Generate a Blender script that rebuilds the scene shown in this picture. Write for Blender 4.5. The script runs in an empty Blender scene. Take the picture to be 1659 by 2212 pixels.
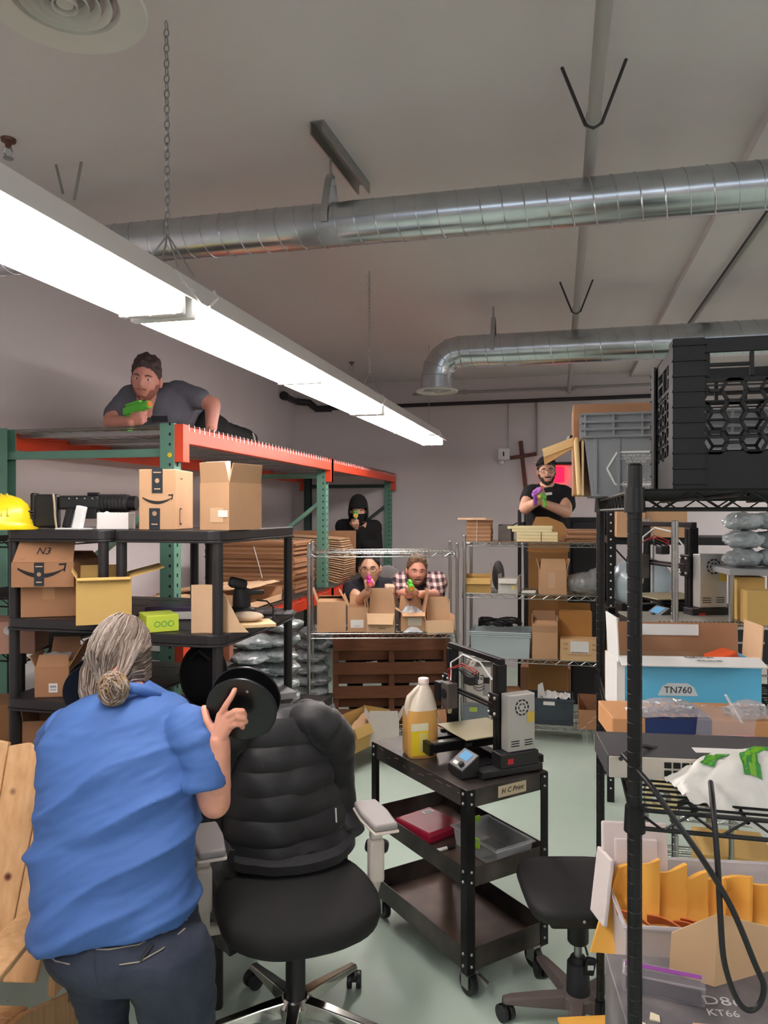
import bpy, math, random
from mathutils import Vector, Matrix, Euler, noise
random.seed(7)
C = bpy.context.scene.collection
PI = math.pi
# ---------------------------------------------------------------- camera
F, CX, CY, HC = 1600.0, 829.5, 1106.0, 1.75
YAW = math.radians(13.2)
SN, CS = math.sin(YAW), math.cos(YAW)
_cd = bpy.data.cameras.new('camera'); _cd.sensor_fit = 'VERTICAL'; _cd.sensor_height = 36.0
_cd.lens = 36.0 * F / 2212.0; _cd.clip_start = 0.05; _cd.clip_end = 60
_co = bpy.data.objects.new('camera', _cd); C.objects.link(_co)
_co.location = (0, 0, HC); _co.rotation_euler = (PI / 2, 0, YAW)
bpy.context.scene.camera = _co
# ---------------------------------------------------------------- world + exposure
_w = bpy.data.worlds.new('world'); bpy.context.scene.world = _w; _w.use_nodes = True
_w.node_tree.nodes['Background'].inputs[0].default_value = (0.72, 0.84, 1.0, 1)
_w.node_tree.nodes['Background'].inputs[1].default_value = 1.5
_vs = bpy.context.scene.view_settings
_vs.view_transform = 'Standard'; _vs.look = 'None'; _vs.gamma = 1.0; _vs.use_curve_mapping = False
_vs.exposure = 0.95
TUBE_EMIT = 13.0
# ---------------------------------------------------------------- frames
def cam(r, d, z):                       # camera right / depth / height -> world
    return Vector((r * CS - d * SN, r * SN + d * CS, z))
def rdz(px, py, d):                     # photo position at a depth -> (right, depth, height)
    return Vector(((px - CX) * d / F, d, HC - (py - CY) * d / F))
def at(px, py, d):
    v = rdz(px, py, d); return cam(v.x, v.y, v.z)
def col(px, d, z=0.0):
    return cam((px - CX) * d / F, d, z)
def dep(py, z):                         # depth of a photo row on a horizontal plane
    return (HC - z) * F / (py - CY)
# ---------------------------------------------------------------- colour + materials
def lin(c):
    o = []
    for x in c[:3]:
        x = x / 255.0
        o.append(x / 12.92 if x <= 0.04045 else ((x + 0.055) / 1.055) ** 2.4)
    return tuple(o) + (1.0,)
MATS = {}
def mat(name, rgb, rough=0.6, metal=0.0, var=0.0, scale=6.0, bump=0.0, bscale=40.0, emit=None, estr=0.0,
        alpha=1.0, trans=0.0, spec=0.5, stretch=(1, 1, 1), coat=0.0, sheen=0.0, rgb2=None, sss=0.0):
    if name in MATS: return MATS[name]
    m = bpy.data.materials.new(name); m.use_nodes = True
    nt = m.node_tree; b = nt.nodes['Principled BSDF']
    c = lin(rgb)
    b.inputs['Base Color'].default_value = c
    b.inputs['Roughness'].default_value = rough; b.inputs['Metallic'].default_value = metal
    b.inputs['Specular IOR Level'].default_value = spec
    b.inputs['Coat Weight'].default_value = coat
    b.inputs['Sheen Weight'].default_value = sheen
    if sss: b.inputs['Subsurface Weight'].default_value = sss; b.inputs['Subsurface Radius'].default_value = (.01, .004, .002)
    if trans: b.inputs['Transmission Weight'].default_value = trans
    if alpha < 1: b.inputs['Alpha'].default_value = alpha
    if emit:
        b.inputs['Emission Color'].default_value = lin(emit); b.inputs['Emission Strength'].default_value = estr
    if var or bump or rgb2:
        tc = nt.nodes.new('ShaderNodeTexCoord'); mp = nt.nodes.new('ShaderNodeMapping')
        mp.inputs['Scale'].default_value = stretch
        nt.links.new(tc.outputs['Object'], mp.inputs['Vector'])
    if var or rgb2:
        n = nt.nodes.new('ShaderNodeTexNoise'); n.inputs['Scale'].default_value = scale; n.inputs['Detail'].default_value = 4
        nt.links.new(mp.outputs[0], n.inputs['Vector'])
        r = nt.nodes.new('ShaderNodeValToRGB'); r.color_ramp.elements[0].position = .3; r.color_ramp.elements[1].position = .7
        c2 = lin(rgb2) if rgb2 else c
        r.color_ramp.elements[0].color = tuple(x * (1 - var) for x in c[:3]) + (1,)
        r.color_ramp.elements[1].color = tuple(min(1, x * (1 + var)) for x in c2[:3]) + (1,)
        nt.links.new(n.outputs['Fac'], r.inputs[0]); nt.links.new(r.outputs[0], b.inputs['Base Color'])
    if bump:
        n2 = nt.nodes.new('ShaderNodeTexNoise'); n2.inputs['Scale'].default_value = bscale; n2.inputs['Detail'].default_value = 3
        nt.links.new(mp.outputs[0], n2.inputs['Vector'])
        bp = nt.nodes.new('ShaderNodeBump'); bp.inputs['Strength'].default_value = bump; bp.inputs['Distance'].default_value = .01
        nt.links.new(n2.outputs['Fac'], bp.inputs['Height']); nt.links.new(bp.outputs[0], b.inputs['Normal'])
    MATS[name] = m
    return m
# ---------------------------------------------------------------- mesh builder
class MB:
    def __init__(s): s.v, s.f, s.m, s.k = [], [], [], 0
    def add(s, vs, fs, M=None):
        o = len(s.v)
        s.v.extend([tuple(M @ Vector(p)) for p in vs] if M else [tuple(p) for p in vs])
        s.f.extend([tuple(i + o for i in f) for f in fs]); s.m.extend([s.k] * len(fs)); return s
    def box(s, x0, x1, y0, y1, z0, z1, M=None):
        vs = [(x, y, z) for z in (z0, z1) for y in (y0, y1) for x in (x0, x1)]
        return s.add(vs, [(0, 2, 3, 1), (4, 5, 7, 6), (0, 1, 5, 4), (2, 6, 7, 3), (0, 4, 6, 2), (1, 3, 7, 5)], M)
    def cbox(s, c, sz, rot=(0, 0, 0)):
        M = Matrix.Translation(c) @ Euler(rot).to_matrix().to_4x4()
        x, y, z = [q / 2 for q in sz]; return s.box(-x, x, -y, y, -z, z, M)
    def bar(s, a, b, w, h, up=(0, 0, 1)):           # rectangular bar between two points
        a, b = Vector(a), Vector(b); d = b - a; L = d.length; y = d / L
        x = y.cross(Vector(up))
        if x.length < 1e-4: x = y.cross(Vector((1, 0, 0)))
        x.normalize(); z = x.cross(y)
        M = Matrix((x, y, z)).transposed().to_4x4(); M.translation = a
        return s.box(-w / 2, w / 2, 0, L, -h / 2, h / 2, M)
    def tube(s, pts, r, n=8, cap=True, closed=False):
        P = [Vector(p) for p in pts]; R = r if isinstance(r, (list, tuple)) else [r] * len(P)
        m = len(P); vs, fs = [], []
        t0 = (P[1] - P[0]).normalized(); a = t0.cross(Vector((0, 0, 1)))
        if a.length < 1e-3: a = t0.cross(Vector((1, 0, 0)))
        a.normalize()
        for i in range(m):
            if closed: t = (P[(i + 1) % m] - P[i - 1])
            elif i == 0: t = P[1] - P[0]
            elif i == m - 1: t = P[-1] - P[-2]
            else: t = P[i + 1] - P[i - 1]
            t.normalize(); a = (a - t * a.dot(t))
            if a.length < 1e-5: a = t.orthogonal()
            a.normalize(); b = t.cross(a)
            for j in range(n):
                q = 2 * PI * j / n; vs.append(P[i] + (a * math.cos(q) + b * math.sin(q)) * R[i])
        for i in range(m if closed else m - 1):
            k = (i + 1) % m
            for j in range(n):
                fs.append((i * n + j, i * n + (j + 1) % n, k * n + (j + 1) % n, k * n + j))
        if cap and not closed:
            fs.append(tuple(range(n - 1, -1, -1))); fs.append(tuple((m - 1) * n + j for j in range(n)))
        return s.add(vs, fs)
    def cyl(s, a, b, r, n=16, r2=None): return s.tube([a, b], [r, r if r2 is None else r2], n)
    def lathe(s, prof, n=24, M=None, cap=True, arc=2 * PI):
        vs, fs = [], []; full = abs(arc - 2 * PI) < 1e-6; cols = n if full else n + 1
        for (r, z) in prof:
            for j in range(cols):
                q = arc * j / n; vs.append((r * math.cos(q), r * math.sin(q), z))
        for i in range(len(prof) - 1):
            for j in range(n):
                k = (j + 1) % cols
                fs.append((i * cols + j, i * cols + k, (i + 1) * cols + k, (i + 1) * cols + j))
        if cap and full:
            if prof[0][0] > 1e-6: fs.append(tuple(range(n - 1, -1, -1)))
            if prof[-1][0] > 1e-6: fs.append(tuple((len(prof) - 1) * n + j for j in range(n)))
        return s.add(vs, fs, M)
    def prism(s, poly, z0, z1, M=None):
        n = len(poly); vs = [(x, y, z0) for x, y in poly] + [(x, y, z1) for x, y in poly]
        fs = [tuple(range(n - 1, -1, -1)), tuple(range(n, 2 * n))] + [(i, (i + 1) % n, n + (i + 1) % n, n + i) for i in range(n)]
        return s.add(vs, fs, M)
    def sph(s, c, rad, nu=16, nv=10, M=None):
        rx, ry, rz = rad if isinstance(rad, (tuple, list)) else (rad,) * 3
        vs = [(c[0], c[1], c[2] - rz)]
        for i in range(1, nv):
            p = -PI / 2 + PI * i / nv
            for j in range(nu):
                q = 2 * PI * j / nu
                vs.append((c[0] + rx * math.cos(p) * math.cos(q), c[1] + ry * math.cos(p) * math.sin(q), c[2] + rz * math.sin(p)))
        vs.append((c[0], c[1], c[2] + rz)); fs = []
        for j in range(nu):
            k = (j + 1) % nu
            fs.append((0, 1 + k, 1 + j)); fs.append((len(vs) - 1, 1 + (nv - 2) * nu + j, 1 + (nv - 2) * nu + k))
            for i in range(nv - 2): fs.append((1 + i * nu + j, 1 + i * nu + k, 1 + (i + 1) * nu + k, 1 + (i + 1) * nu + j))
        return s.add(vs, fs, M)
    def caps(s, a, b, ra, rb, n=14):                # tapered capsule
        a, b = Vector(a), Vector(b); t = (b - a).normalized(); pts, rs = [], []
        for q in (-90, -60, -30): pts.append(a + t * (math.sin(math.radians(q)) * ra * .999)); rs.append(max(1e-4, ra * math.cos(math.radians(q))))
        pts += [a, b]; rs += [ra, rb]
        for q in (30, 60, 90): pts.append(b + t * (math.sin(math.radians(q)) * rb * .999)); rs.append(max(1e-4, rb * math.cos(math.radians(q))))
        return s.tube(pts, rs, n)
    def grid(s, fn, nu, nv, thick=0.0, M=None):     # sheet from fn(u,v)->(x,y,z); thick adds a second skin
        P = [[Vector(fn(i / nu, j / nv)) for i in range(nu + 1)] for j in range(nv + 1)]
        def nrm(i, j):
            du = P[j][min(i + 1, nu)] - P[j][max(i - 1, 0)]; dv = P[min(j + 1, nv)][i] - P[max(j - 1, 0)][i]
            c = du.cross(dv); return c.normalized() if c.length > 1e-9 else Vector((0, 0, 1))
        W = nu + 1; vs = [P[j][i] for j in range(nv + 1) for i in range(nu + 1)]
        fs = [(j * W + i, j * W + i + 1, (j + 1) * W + i + 1, (j + 1) * W + i) for j in range(nv) for i in range(nu)]
        if thick:
            o = len(vs); vs += [P[j][i] - nrm(i, j) * thick for j in range(nv + 1) for i in range(nu + 1)]
            fs += [tuple(o + q for q in reversed(f)) for f in fs]
            for i in range(nu): fs.append((i + 1, i, o + i, o + i + 1)); a = nv * W; fs.append((a + i, a + i + 1, o + a + i + 1, o + a + i))
            for j in range(nv): fs.append((j * W, (j + 1) * W, o + (j + 1) * W, o + j * W)); fs.append(((j + 1) * W + nu, j * W + nu, o + j * W + nu, o + (j + 1) * W + nu))
        return s.add(vs, fs, M)
    def mesh(s, name):
        me = bpy.data.meshes.new(name); me.from_pydata(s.v, [], s.f); me.validate(); return me
    def build(s, name, mats, parent=None, smooth=None, bevel=0.0, seg=2):
        me = bpy.data.meshes.new(name); me.from_pydata(s.v, [], s.f)
        ms = mats if isinstance(mats, (list, tuple)) else [mats]
        for q in ms: me.materials.append(q)
        if len(ms) > 1: me.polygons.foreach_set('material_index', s.m)
        me.update()
        if smooth is not None:
            me.polygons.foreach_set('use_smooth', [True] * len(me.polygons)); me.set_sharp_from_angle(angle=math.radians(smooth))
        o = bpy.data.objects.new(name, me); C.objects.link(o); o.parent = parent
        if bevel:
            b = o.modifiers.new('bevel', 'BEVEL'); b.width = bevel; b.segments = seg; b.limit_method = 'ANGLE'; b.angle_limit = math.radians(40)
        return o
def tag(o, label=None, cat=None, group=None, kind=None):
    if label: o['label'] = label
    if cat: o['category'] = cat
    if group: o['group'] = group
    if kind: o['kind'] = kind
    return o
def thing(name, label, cat, loc=(0, 0, 0), rz=0.0, group=None):
    o = bpy.data.objects.new(name, None); o.empty_display_size = .05; C.objects.link(o)
    o.location = loc; o.rotation_euler = (0, 0, rz)
    return tag(o, label, cat, group)
def dup(root, loc, rz, label, group=None):
    r = root.copy(); C.objects.link(r); r.location = loc; r.rotation_euler = (0, 0, rz); r['label'] = label
    if group: r['group'] = group
    for ch in list(root.children):
        c = ch.copy(); C.objects.link(c); c.parent = r
        for g in list(ch.children):
            d = g.copy(); C.objects.link(d); d.parent = c
    return r
_FS = bpy.data.scenes.new('scratch')
def _baked(o):                          # evaluated mesh of one object, in a scratch scene to keep it quick
    _FS.collection.objects.link(o); _FS.view_layers[0].update(); dg = _FS.view_layers[0].depsgraph
    me = bpy.data.meshes.new_from_object(o.evaluated_get(dg)); bpy.data.objects.remove(o); return me
def text(body, size, m, parent, loc, rot=(PI / 2, 0, 0), name='printed_text', sx=1.0, shear=0.0, align='CENTER', ext=.0003):
    cu = bpy.data.curves.new('t', 'FONT'); cu.body = body; cu.size = size; cu.extrude = ext; cu.align_x = align; cu.align_y = 'CENTER'
    cu.shear = shear; cu.resolution_u = 2
    me = _baked(bpy.data.objects.new('t', cu)); me.materials.clear(); me.materials.append(m)
    q = bpy.data.objects.new(name, me); C.objects.link(q); q.parent = parent; q.location = loc; q.rotation_euler = rot; q.scale = (sx, 1, 1)
    return q
def patch(name, w, h, m, parent, loc, rot=(PI / 2, 0, 0), t=.0006):     # thin sticker / print
    o = MB().box(-w / 2, w / 2, -h / 2, h / 2, -t * .5, t).build(name, m, parent); o.location = loc; o.rotation_euler = rot; return o
def fuse(mb, voxel, it=4, fac=.5):       # one continuous skin over overlapping volumes
    me = mb.mesh('f'); o = bpy.data.objects.new('f', me)
    q = o.modifiers.new('r', 'REMESH'); q.mode = 'VOXEL'; q.voxel_size = voxel
    if it:
        q = o.modifiers.new('s', 'SMOOTH'); q.factor = fac; q.iterations = it
    return _baked(o)
def from_mesh(mb, me):
    mb.add([tuple(v.co) for v in me.vertices], [tuple(p.vertices) for p in me.polygons]); return mb
def displace(me, fn):                    # push vertices along their normals by fn(co)
    N = [v.normal.copy() for v in me.vertices]; P = [v.co.copy() for v in me.vertices]
    out = []
    for p, n in zip(P, N): out.extend(p + n * fn(p))
    me.vertices.foreach_set('co', out); me.update(); return me
def nz(x, y, z, s=1.0): return noise.noise(Vector((x * s, y * s, z * s)))
# ---------------------------------------------------------------- shared materials
wall_m = mat('wall_paint', (216, 208, 208), .75, var=.03, scale=1.5, bump=.04, bscale=60)
ceil_m = mat('ceiling_paint', (216, 210, 209), .85, var=.03, scale=1.0)
card = mat('cardboard', (196, 154, 116), .8, var=.06, scale=5, bump=.05, bscale=30)
card_d = mat('cardboard_brown', (168, 122, 88), .8, var=.07, scale=5, bump=.05, bscale=30)
card_l = mat('cardboard_light', (214, 178, 140), .8, var=.05, scale=5, bump=.05, bscale=30)
card_y = mat('cardboard_yellow', (200, 164, 96), .8, var=.06, scale=5, bump=.05, bscale=30)
card_i = mat('cardboard_inside', (176, 136, 102), .85, var=.05, scale=5)
paper_w = mat('white_paper', (226, 224, 220), .7)
black_p = mat('black_plastic', (24, 23, 25), .45, var=.1, scale=8)
black_m = mat('black_metal', (20, 19, 20), .4, metal=.3, var=.15, scale=10)
black_i = mat('black_ink', (34, 30, 30), .7)
chrome = mat('chrome_wire', (172, 172, 169), .28, metal=1.0)
steel = mat('brushed_steel', (170, 170, 168), .35, metal=.9, var=.06, scale=20)
galv = mat('galvanised_duct', (196, 200, 204), .24, metal=1.0, var=.10, scale=9, bump=.02, bscale=12)
white_p = mat('white_plastic', (226, 226, 224), .4)
grey_p = mat('grey_plastic', (150, 151, 152), .5)
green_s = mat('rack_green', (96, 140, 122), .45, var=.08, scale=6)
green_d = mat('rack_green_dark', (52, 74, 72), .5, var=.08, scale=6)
orange_s = mat('rack_orange', (222, 74, 42), .45, var=.08, scale=5)
clear_p = mat('clear_plastic_film', (214, 218, 220), .18, alpha=.55, bump=.35, bscale=26, var=.1, scale=12)
frost_p = mat('frosted_plastic', (206, 216, 218), .35, alpha=.5)
# ================================================================ room
H, XL, XR, YB, YF = 3.267, -3.09, 4.6, 8.45, -3.6
fm = bpy.data.materials.new('painted_floor'); fm.use_nodes = True
def _floor():
    nt = fm.node_tree; b = nt.nodes['Principled BSDF']; tc = nt.nodes.new('ShaderNodeTexCoord')
    n1 = nt.nodes.new('ShaderNodeTexNoise'); n1.inputs['Scale'].default_value = 1.2; n1.inputs['Detail'].default_value = 5
    r1 = nt.nodes.new('ShaderNodeValToRGB'); r1.color_ramp.elements[0].position = .3; r1.color_ramp.elements[1].position = .7
    r1.color_ramp.elements[0].color = lin((184, 204, 190)); r1.color_ramp.elements[1].color = lin((200, 217, 204))
    n2 = nt.nodes.new('ShaderNodeTexVoronoi'); n2.inputs['Scale'].default_value = 9; n2.inputs['Randomness'].default_value = 1
    r2 = nt.nodes.new('ShaderNodeValToRGB'); r2.color_ramp.elements[0].position = .03; r2.color_ramp.elements[1].position = .07
    r2.color_ramp.elements[0].color = (.35, .36, .34, 1); r2.color_ramp.elements[1].color = (1, 1, 1, 1)
    n3 = nt.nodes.new('ShaderNodeTexNoise'); n3.inputs['Scale'].default_value = 5
    r3 = nt.nodes.new('ShaderNodeValToRGB'); r3.color_ramp.elements[0].position = .5; r3.color_ramp.elements[1].position = .62
    mx = nt.nodes.new('ShaderNodeMixRGB'); mx.blend_type = 'MULTIPLY'
    for n in (n1, n2, n3): nt.links.new(tc.outputs['Object'], n.inputs['Vector'])
    nt.links.new(n1.outputs['Fac'], r1.inputs[0]); nt.links.new(n2.outputs['Distance'], r2.inputs[0]); nt.links.new(n3.outputs['Fac'], r3.inputs[0])
    nt.links.new(r3.outputs[0], mx.inputs[0]); nt.links.new(r1.outputs[0], mx.inputs[1]); nt.links.new(r2.outputs[0], mx.inputs[2])
    nt.links.new(mx.outputs[0], b.inputs['Base Color']); b.inputs['Roughness'].default_value = .32
    bp = nt.nodes.new('ShaderNodeBump'); bp.inputs['Strength'].default_value = .06; bp.inputs['Distance'].default_value = .02
    nt.links.new(n3.outputs['Fac'], bp.inputs['Height']); nt.links.new(bp.outputs[0], b.inputs['Normal'])
_floor()
def struct(name, mb, m, **k): return tag(mb.build(name, m, **k), kind='structure')
struct('floor', MB().box(XL - .1, XR + .1, YF - .1, YB + .1, -.1, 0), fm)
struct('ceiling', MB().box(XL - .1, XR + .1, YF - .1, YB + .1, H, H + .1), ceil_m)
struct('wall_left', MB().box(XL - .1, XL, YF, YB, 0, H), wall_m)
struct('wall_right', MB().box(XR, XR + .1, YF, YB, 0, H), wall_m)
struct('wall_back', MB().box(XL - .1, XR + .1, YB, YB + .1, 0, H), wall_m)
_wf = MB(); _wf.box(XL - .1, XR + .1, YF - .1, YF, 0, 2.35); _wf.box(XL - .1, XR + .1, YF - .1, YF, 3.12, H); _wf.box(XL - .1, -1.6, YF - .1, YF, 2.35, 3.12); _wf.box(3.9, XR + .1, YF - .1, YF, 2.35, 3.12)
struct('wall_front', _wf, wall_m)
_win = struct('window_1', MB().box(-1.6, 3.9, YF - .09, YF - .02, 2.35, 2.39), white_p)
MB().box(-1.6, 3.9, YF - .09, YF - .02, 3.08, 3.12).build('window_head', white_p, _win)
for k in range(6): MB().box(-1.6 + k * 1.092, -1.56 + k * 1.092, YF - .09, YF - .02, 2.39, 3.08).build('mullion', white_p, _win)

# ================================================================ ceiling services
pipe_m = mat('painted_pipe', (168, 165, 160), .5)
dark_pipe = mat('dark_pipe', (46, 40, 44), .5)
tube_m = mat('fluorescent_tube', (255, 255, 255), .4, emit=(255, 247, 245), estr=TUBE_EMIT)
reflect_m = mat('white_enamel', (238, 236, 232), .35)
def fixture(label, x, y0, L=2.42, z=2.41, first=False):
    t = thing('fluorescent_light', label, 'light', (x, y0, z), 0, 'hanging fluorescent lights')
    w, tw, h = .135, .05, .105
    prof = [(-w, 0), (-tw, h), (tw, h), (w, 0), (w - .006, -.001), (tw - .004, h - .045), (-tw + .004, h - .045), (-w + .006, -.001)]
    M = Matrix(((1, 0, 0, 0), (0, 0, 1, 0), (0, 1, 0, 0), (0, 0, 0, 1)))
    MB().prism([(p[0], p[1]) for p in prof][::-1], 0, L, M).build('reflector_housing', reflect_m, t)
    for xx in (-.075, 0, .075):
        for k in range(2):
            a = k * L / 2 + .03; b = (k + 1) * L / 2 - .03
            MB().cyl((xx, a, -.024), (xx, b, -.024), .0165, 12).build('tube', tube_m, t, smooth=50)
    for yy in (.02, L / 2, L - .02):
        MB().cbox((0, yy, .005), (.2, .028, .09)).build('lamp_holder', white_p, t, bevel=.004)
    for yy in (.05,):
        mb = MB(); zt = H - z
        n = 28; z0 = h + .12; st = (zt - z0) / n
        for i in range(n):
            zc = z0 + (i + .5) * st; q = (0, PI / 2)[i % 2]; pts = []
            for k in range(8):
                a = 2 * PI * k / 8; pts.append((math.cos(a) * .008 * math.cos(q), yy + math.cos(a) * .008 * math.sin(q), zc + math.sin(a) * st * .62))
            mb.tube(pts, .0022, 5, closed=True)
        for sx, sy in ((-1, -.5), (-1, .5), (1, -.5), (1, .5)):
            mb.tube([(0, yy, z0), (sx * .06, yy + sy * .10, h + .005)], .0028, 5)
        mb.build('chain', steel, t)
    return t
FX = -1.135
def ZF(y): return 2.345 + .0118 * (y - 1.3)
f1 = fixture('fluorescent light nearest the yellow hard hat, hanging over the blue shirt man', FX, 1.96)
f2 = dup(f1, (FX, 4.40, ZF(4.40)), 0, 'far end fluorescent light hanging in front of the hooded person')
f3 = dup(f1, (FX, -.48, ZF(-.48)), 0, 'fluorescent light behind the camera in line with the bright row')
f4 = dup(f1, (2.75, .3, 2.41), 0, 'fluorescent light high on the right side beyond the crate')
f5 = dup(f1, (2.75, 5.55, 2.41), 0, 'far right fluorescent light beyond the picture edge')
fill_fixture = dup(f1, (1.1, -3.1, 2.62), 0, 'added unseen fill light behind the camera, built like the fluorescent lights')  # added out of view to fill the room from behind the camera
f1.location.z = ZF(1.96)
for q in (f1, f2, f3): q.rotation_euler.x = .0118
tag(MB().cyl((FX, 6.63, ZF(6.63) + .1), (FX, 6.63, H), .0025, 6).build('hanging_wire', steel), 'thin wire holding up the far end of the light', 'wire')
# little white clips on the light's edge
for (yy, lab) in ((2.0, 'bent white wire clip on the light above the grey shirt man'), (4.2, 'small white wire clip halfway along the bright light'), (6.3, 'bent white wire clip near the far end of the light')):
    tag(MB().tube([(FX + .14, yy, ZF(yy)), (FX + .15, yy + .03, ZF(yy) + .03), (FX + .13, yy + .05, ZF(yy) + .06)], .004, 6).build('wire_clip', reflect_m), lab, 'clip')
# ---- spiral ducts
def duct(label, y, z, r, x0, x1, elbow=False):
    t = thing('spiral_duct', label, 'duct', (x0, y, z), 0)
    L = x1 - x0; mb = MB(); mb.tube([(0, 0, 0), (L, 0, 0)], r, 40); mb.build('duct_pipe', galv, t, smooth=50)
    sp = r * .96; mb = MB(); pts = []; n = 20
    for i in range(int(L / sp * n)):
        a = 2 * PI * i / n; pts.append((i * sp / n, math.cos(a) * r * 1.004, math.sin(a) * r * 1.004))
    mb.tube(pts, .003, 5); mb.build('spiral_seam', galv, t, smooth=60)
    return t
duct('near spiral galvanised duct crossing under the ceiling channel', 2.93, 2.935, .087, XL, 4.55)
ey, ez, er = 5.31, 2.90, .115
x_e = col(1000, 5.3).x
d2 = duct('far spiral galvanised duct ending in an elbow', ey, ez, er, x_e, 4.55)
# elbow + diffuser
mb = MB(); Re = .17; pts = [(0, 0, 0)]
for k in range(5):
    a = math.radians(k * 22.5); pts.append((-.02 - math.sin(a) * Re, 0, -(1 - math.cos(a)) * Re))
pts.append((pts[-1][0], 0, pts[-1][2] - .10)); mb.tube(pts, er, 32)
mb.build('elbow', galv, d2, smooth=18)
for k in (1, 2, 3, 4, 5):
    p = Vector(pts[k]); t_ = (Vector(pts[k + 1]) - Vector(pts[k - 1])).normalized(); u = Vector((0, 1, 0)); w_ = t_.cross(u); ring = [p + (u * math.cos(2 * PI * j / 28) + w_ * math.sin(2 * PI * j / 28)) * er * 1.01 for j in range(28)]
    MB().tube(ring, .0035, 5, closed=True).build('elbow_seam', galv, d2, smooth=60)
duct_white = mat('diffuser_white', (214, 210, 202), .5)
dark_in = mat('diffuser_dark', (22, 21, 22), .8)
def diffuser(label, loc, R, neck, cones=4):
    t = thing('ceiling_diffuser', label, 'air diffuser', loc)
    MB().lathe([(R * .60, .03), (R * .66, .012), (R * .98, .0), (R, .006), (R * .98, .013), (R * .70, .022), (R * .62, .05)], 48).build('rim', duct_white, t, smooth=40)
    MB().lathe([(R * .62, .022), (R * .62, neck)], 40).build('neck', galv, t, smooth=40)
    MB().lathe([(.001, .045), (R * .64, .045)], 40).build('throat', dark_in, t)
    for k in range(cones):
        r1 = R * (.56 - .135 * k)
        MB().lathe([(r1 * .72, .034), (r1, .008 - .004 * k), (r1 * 1.01, .012 - .004 * k), (r1 * .74, .038)], 40, cap=False).build('cone_ring', duct_white, t, smooth=40)
    MB().lathe([(.001, .0), (R * .1, .004), (R * .12, .02)], 24).build('centre_button', duct_white, t, smooth=40)
    return t
diffuser('white round air diffuser under the elbow duct', (x_e + pts[-1][0], ey, ez + pts[-1][2] - .012), .152, .06)
v = at(140, 14, 1.72)
diffuser('large white round air diffuser overhead by the hanging chain', (v.x, v.y, v.z), .185, H - v.z)
# ---- strut channel + duct hanger
v = at(684, 268, 2.87); w = at(786, 395, 3.42)
t = thing('strut_channel', 'grey metal strut channel bolted to the ceiling', 'channel', (v.x, v.y, H), math.atan2(w.y - v.y, w.x - v.x) - PI / 2)
L = (w - v).length
MB().box(-.026, .026, 0, L, -.006, -.0005).build('web', steel, t)
for sx in (-1, 1): MB().box(sx * .026 - .003, sx * .026 + .003, 0, L, -.05, -.0005).build('flange', steel, t)
def hanger(label, x, y, zduct, r):
    t = thing('duct_hanger', label, 'hanger', (x, y, zduct))
    MB().cyl((0, 0, r + .10), (0, 0, H - zduct - .055), .006, 8).build('rod', steel, t)
    for s in (-1, 1):
        pts = [(0, s * .008, r + .12), (0, s * .03, r + .09), (0, s * (r + .006), r * .3), (0, s * (r + .006), -.02)]
        mb = MB()
        for a, b in zip(pts[:-1], pts[1:]): mb.bar(a, b, .03, .003, up=(0, 1, 0))
        mb.build('strap', galv, t)
hanger('strap hanger holding the near duct under the channel', at(714, 480, 3.06).x, 2.93, 2.935, .087)
hanger('strap hanger holding the far elbow duct', at(1066, 757, 5.27).x, 5.31, 2.90, .115)
# ---- sprinkler pipe with wire hangers
px_ = col(1277, 2.7).x; zp = 3.085
t = thing('sprinkler_pipe', 'long grey ceiling pipe running towards the back wall', 'pipe', (px_, YF, zp))
MB().cyl((0, .01, 0), (0, YB - YF - .01, 0), .022, 20).build('pipe', pipe_m, t, smooth=50)
for yy in (2.62, 5.05): MB().cyl((0, yy - YF - .03, 0), (0, yy - YF + .03, 0), .027, 20).build('coupling', pipe_m, t, smooth=50)
for yy, lab in ((2.60, 'wire V hanger above the near duct'), (5.02, 'wire V hanger above the far elbow duct')):
    MBh = MB().tube([(px_ - .105, yy, H), (px_ - .027, yy + .01, zp - .018), (px_, yy + .012, zp - .03), (px_ + .027, yy + .01, zp - .018), (px_ + .105, yy, H)], .006, 6)
    tag(MBh.build('pipe_hanger', dark_pipe, smooth=50), lab, 'hanger')
v = at(125, 355, 2.9)
for p_, q_, lab in (((121, 356), (136, 418), 'left thin rod above the bright light'), ((176, 350), (160, 432), 'right thin rod above the bright light')):
    d_ = (H - HC) * F / (CY - p_[1]); a = at(p_[0], p_[1], d_); b = at(q_[0], q_[1], d_)
    tag(MB().cyl(a, b, .006, 6).build('hanger_rod', steel), lab, 'rod')
# ---- sprinkler head
def sprinkler(label, px, py):
    d_ = (H - HC) * F / (CY - py + 18); v = col(px, d_)
    t = thing('fire_sprinkler', label, 'sprinkler', (v.x, v.y, H))
    MB().lathe([(.001, -.0005), (.03, -.0005), (.028, -.012), (.012, -.016), (.012, -.035), (.001, -.036)], 20).build('escutcheon', mat('brass_dull', (120, 84, 74), .4, metal=.6), t, smooth=40)
    for s in (-1, 1): MB().tube([(s * .010, 0, -.034), (s * .02, 0, -.055), (s * .004, 0, -.078)], .0035, 6).build('frame_arm', steel, t)
    MB().lathe([(.001, -.078), (.02, -.078), (.02, -.081), (.001, -.082)], 16).build('deflector', steel, t)
sprinkler('small pendent sprinkler head left of the thin rods', 18, 318)
sprinkler('tiny sprinkler head behind the middle of the light', 760, 800)
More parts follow.
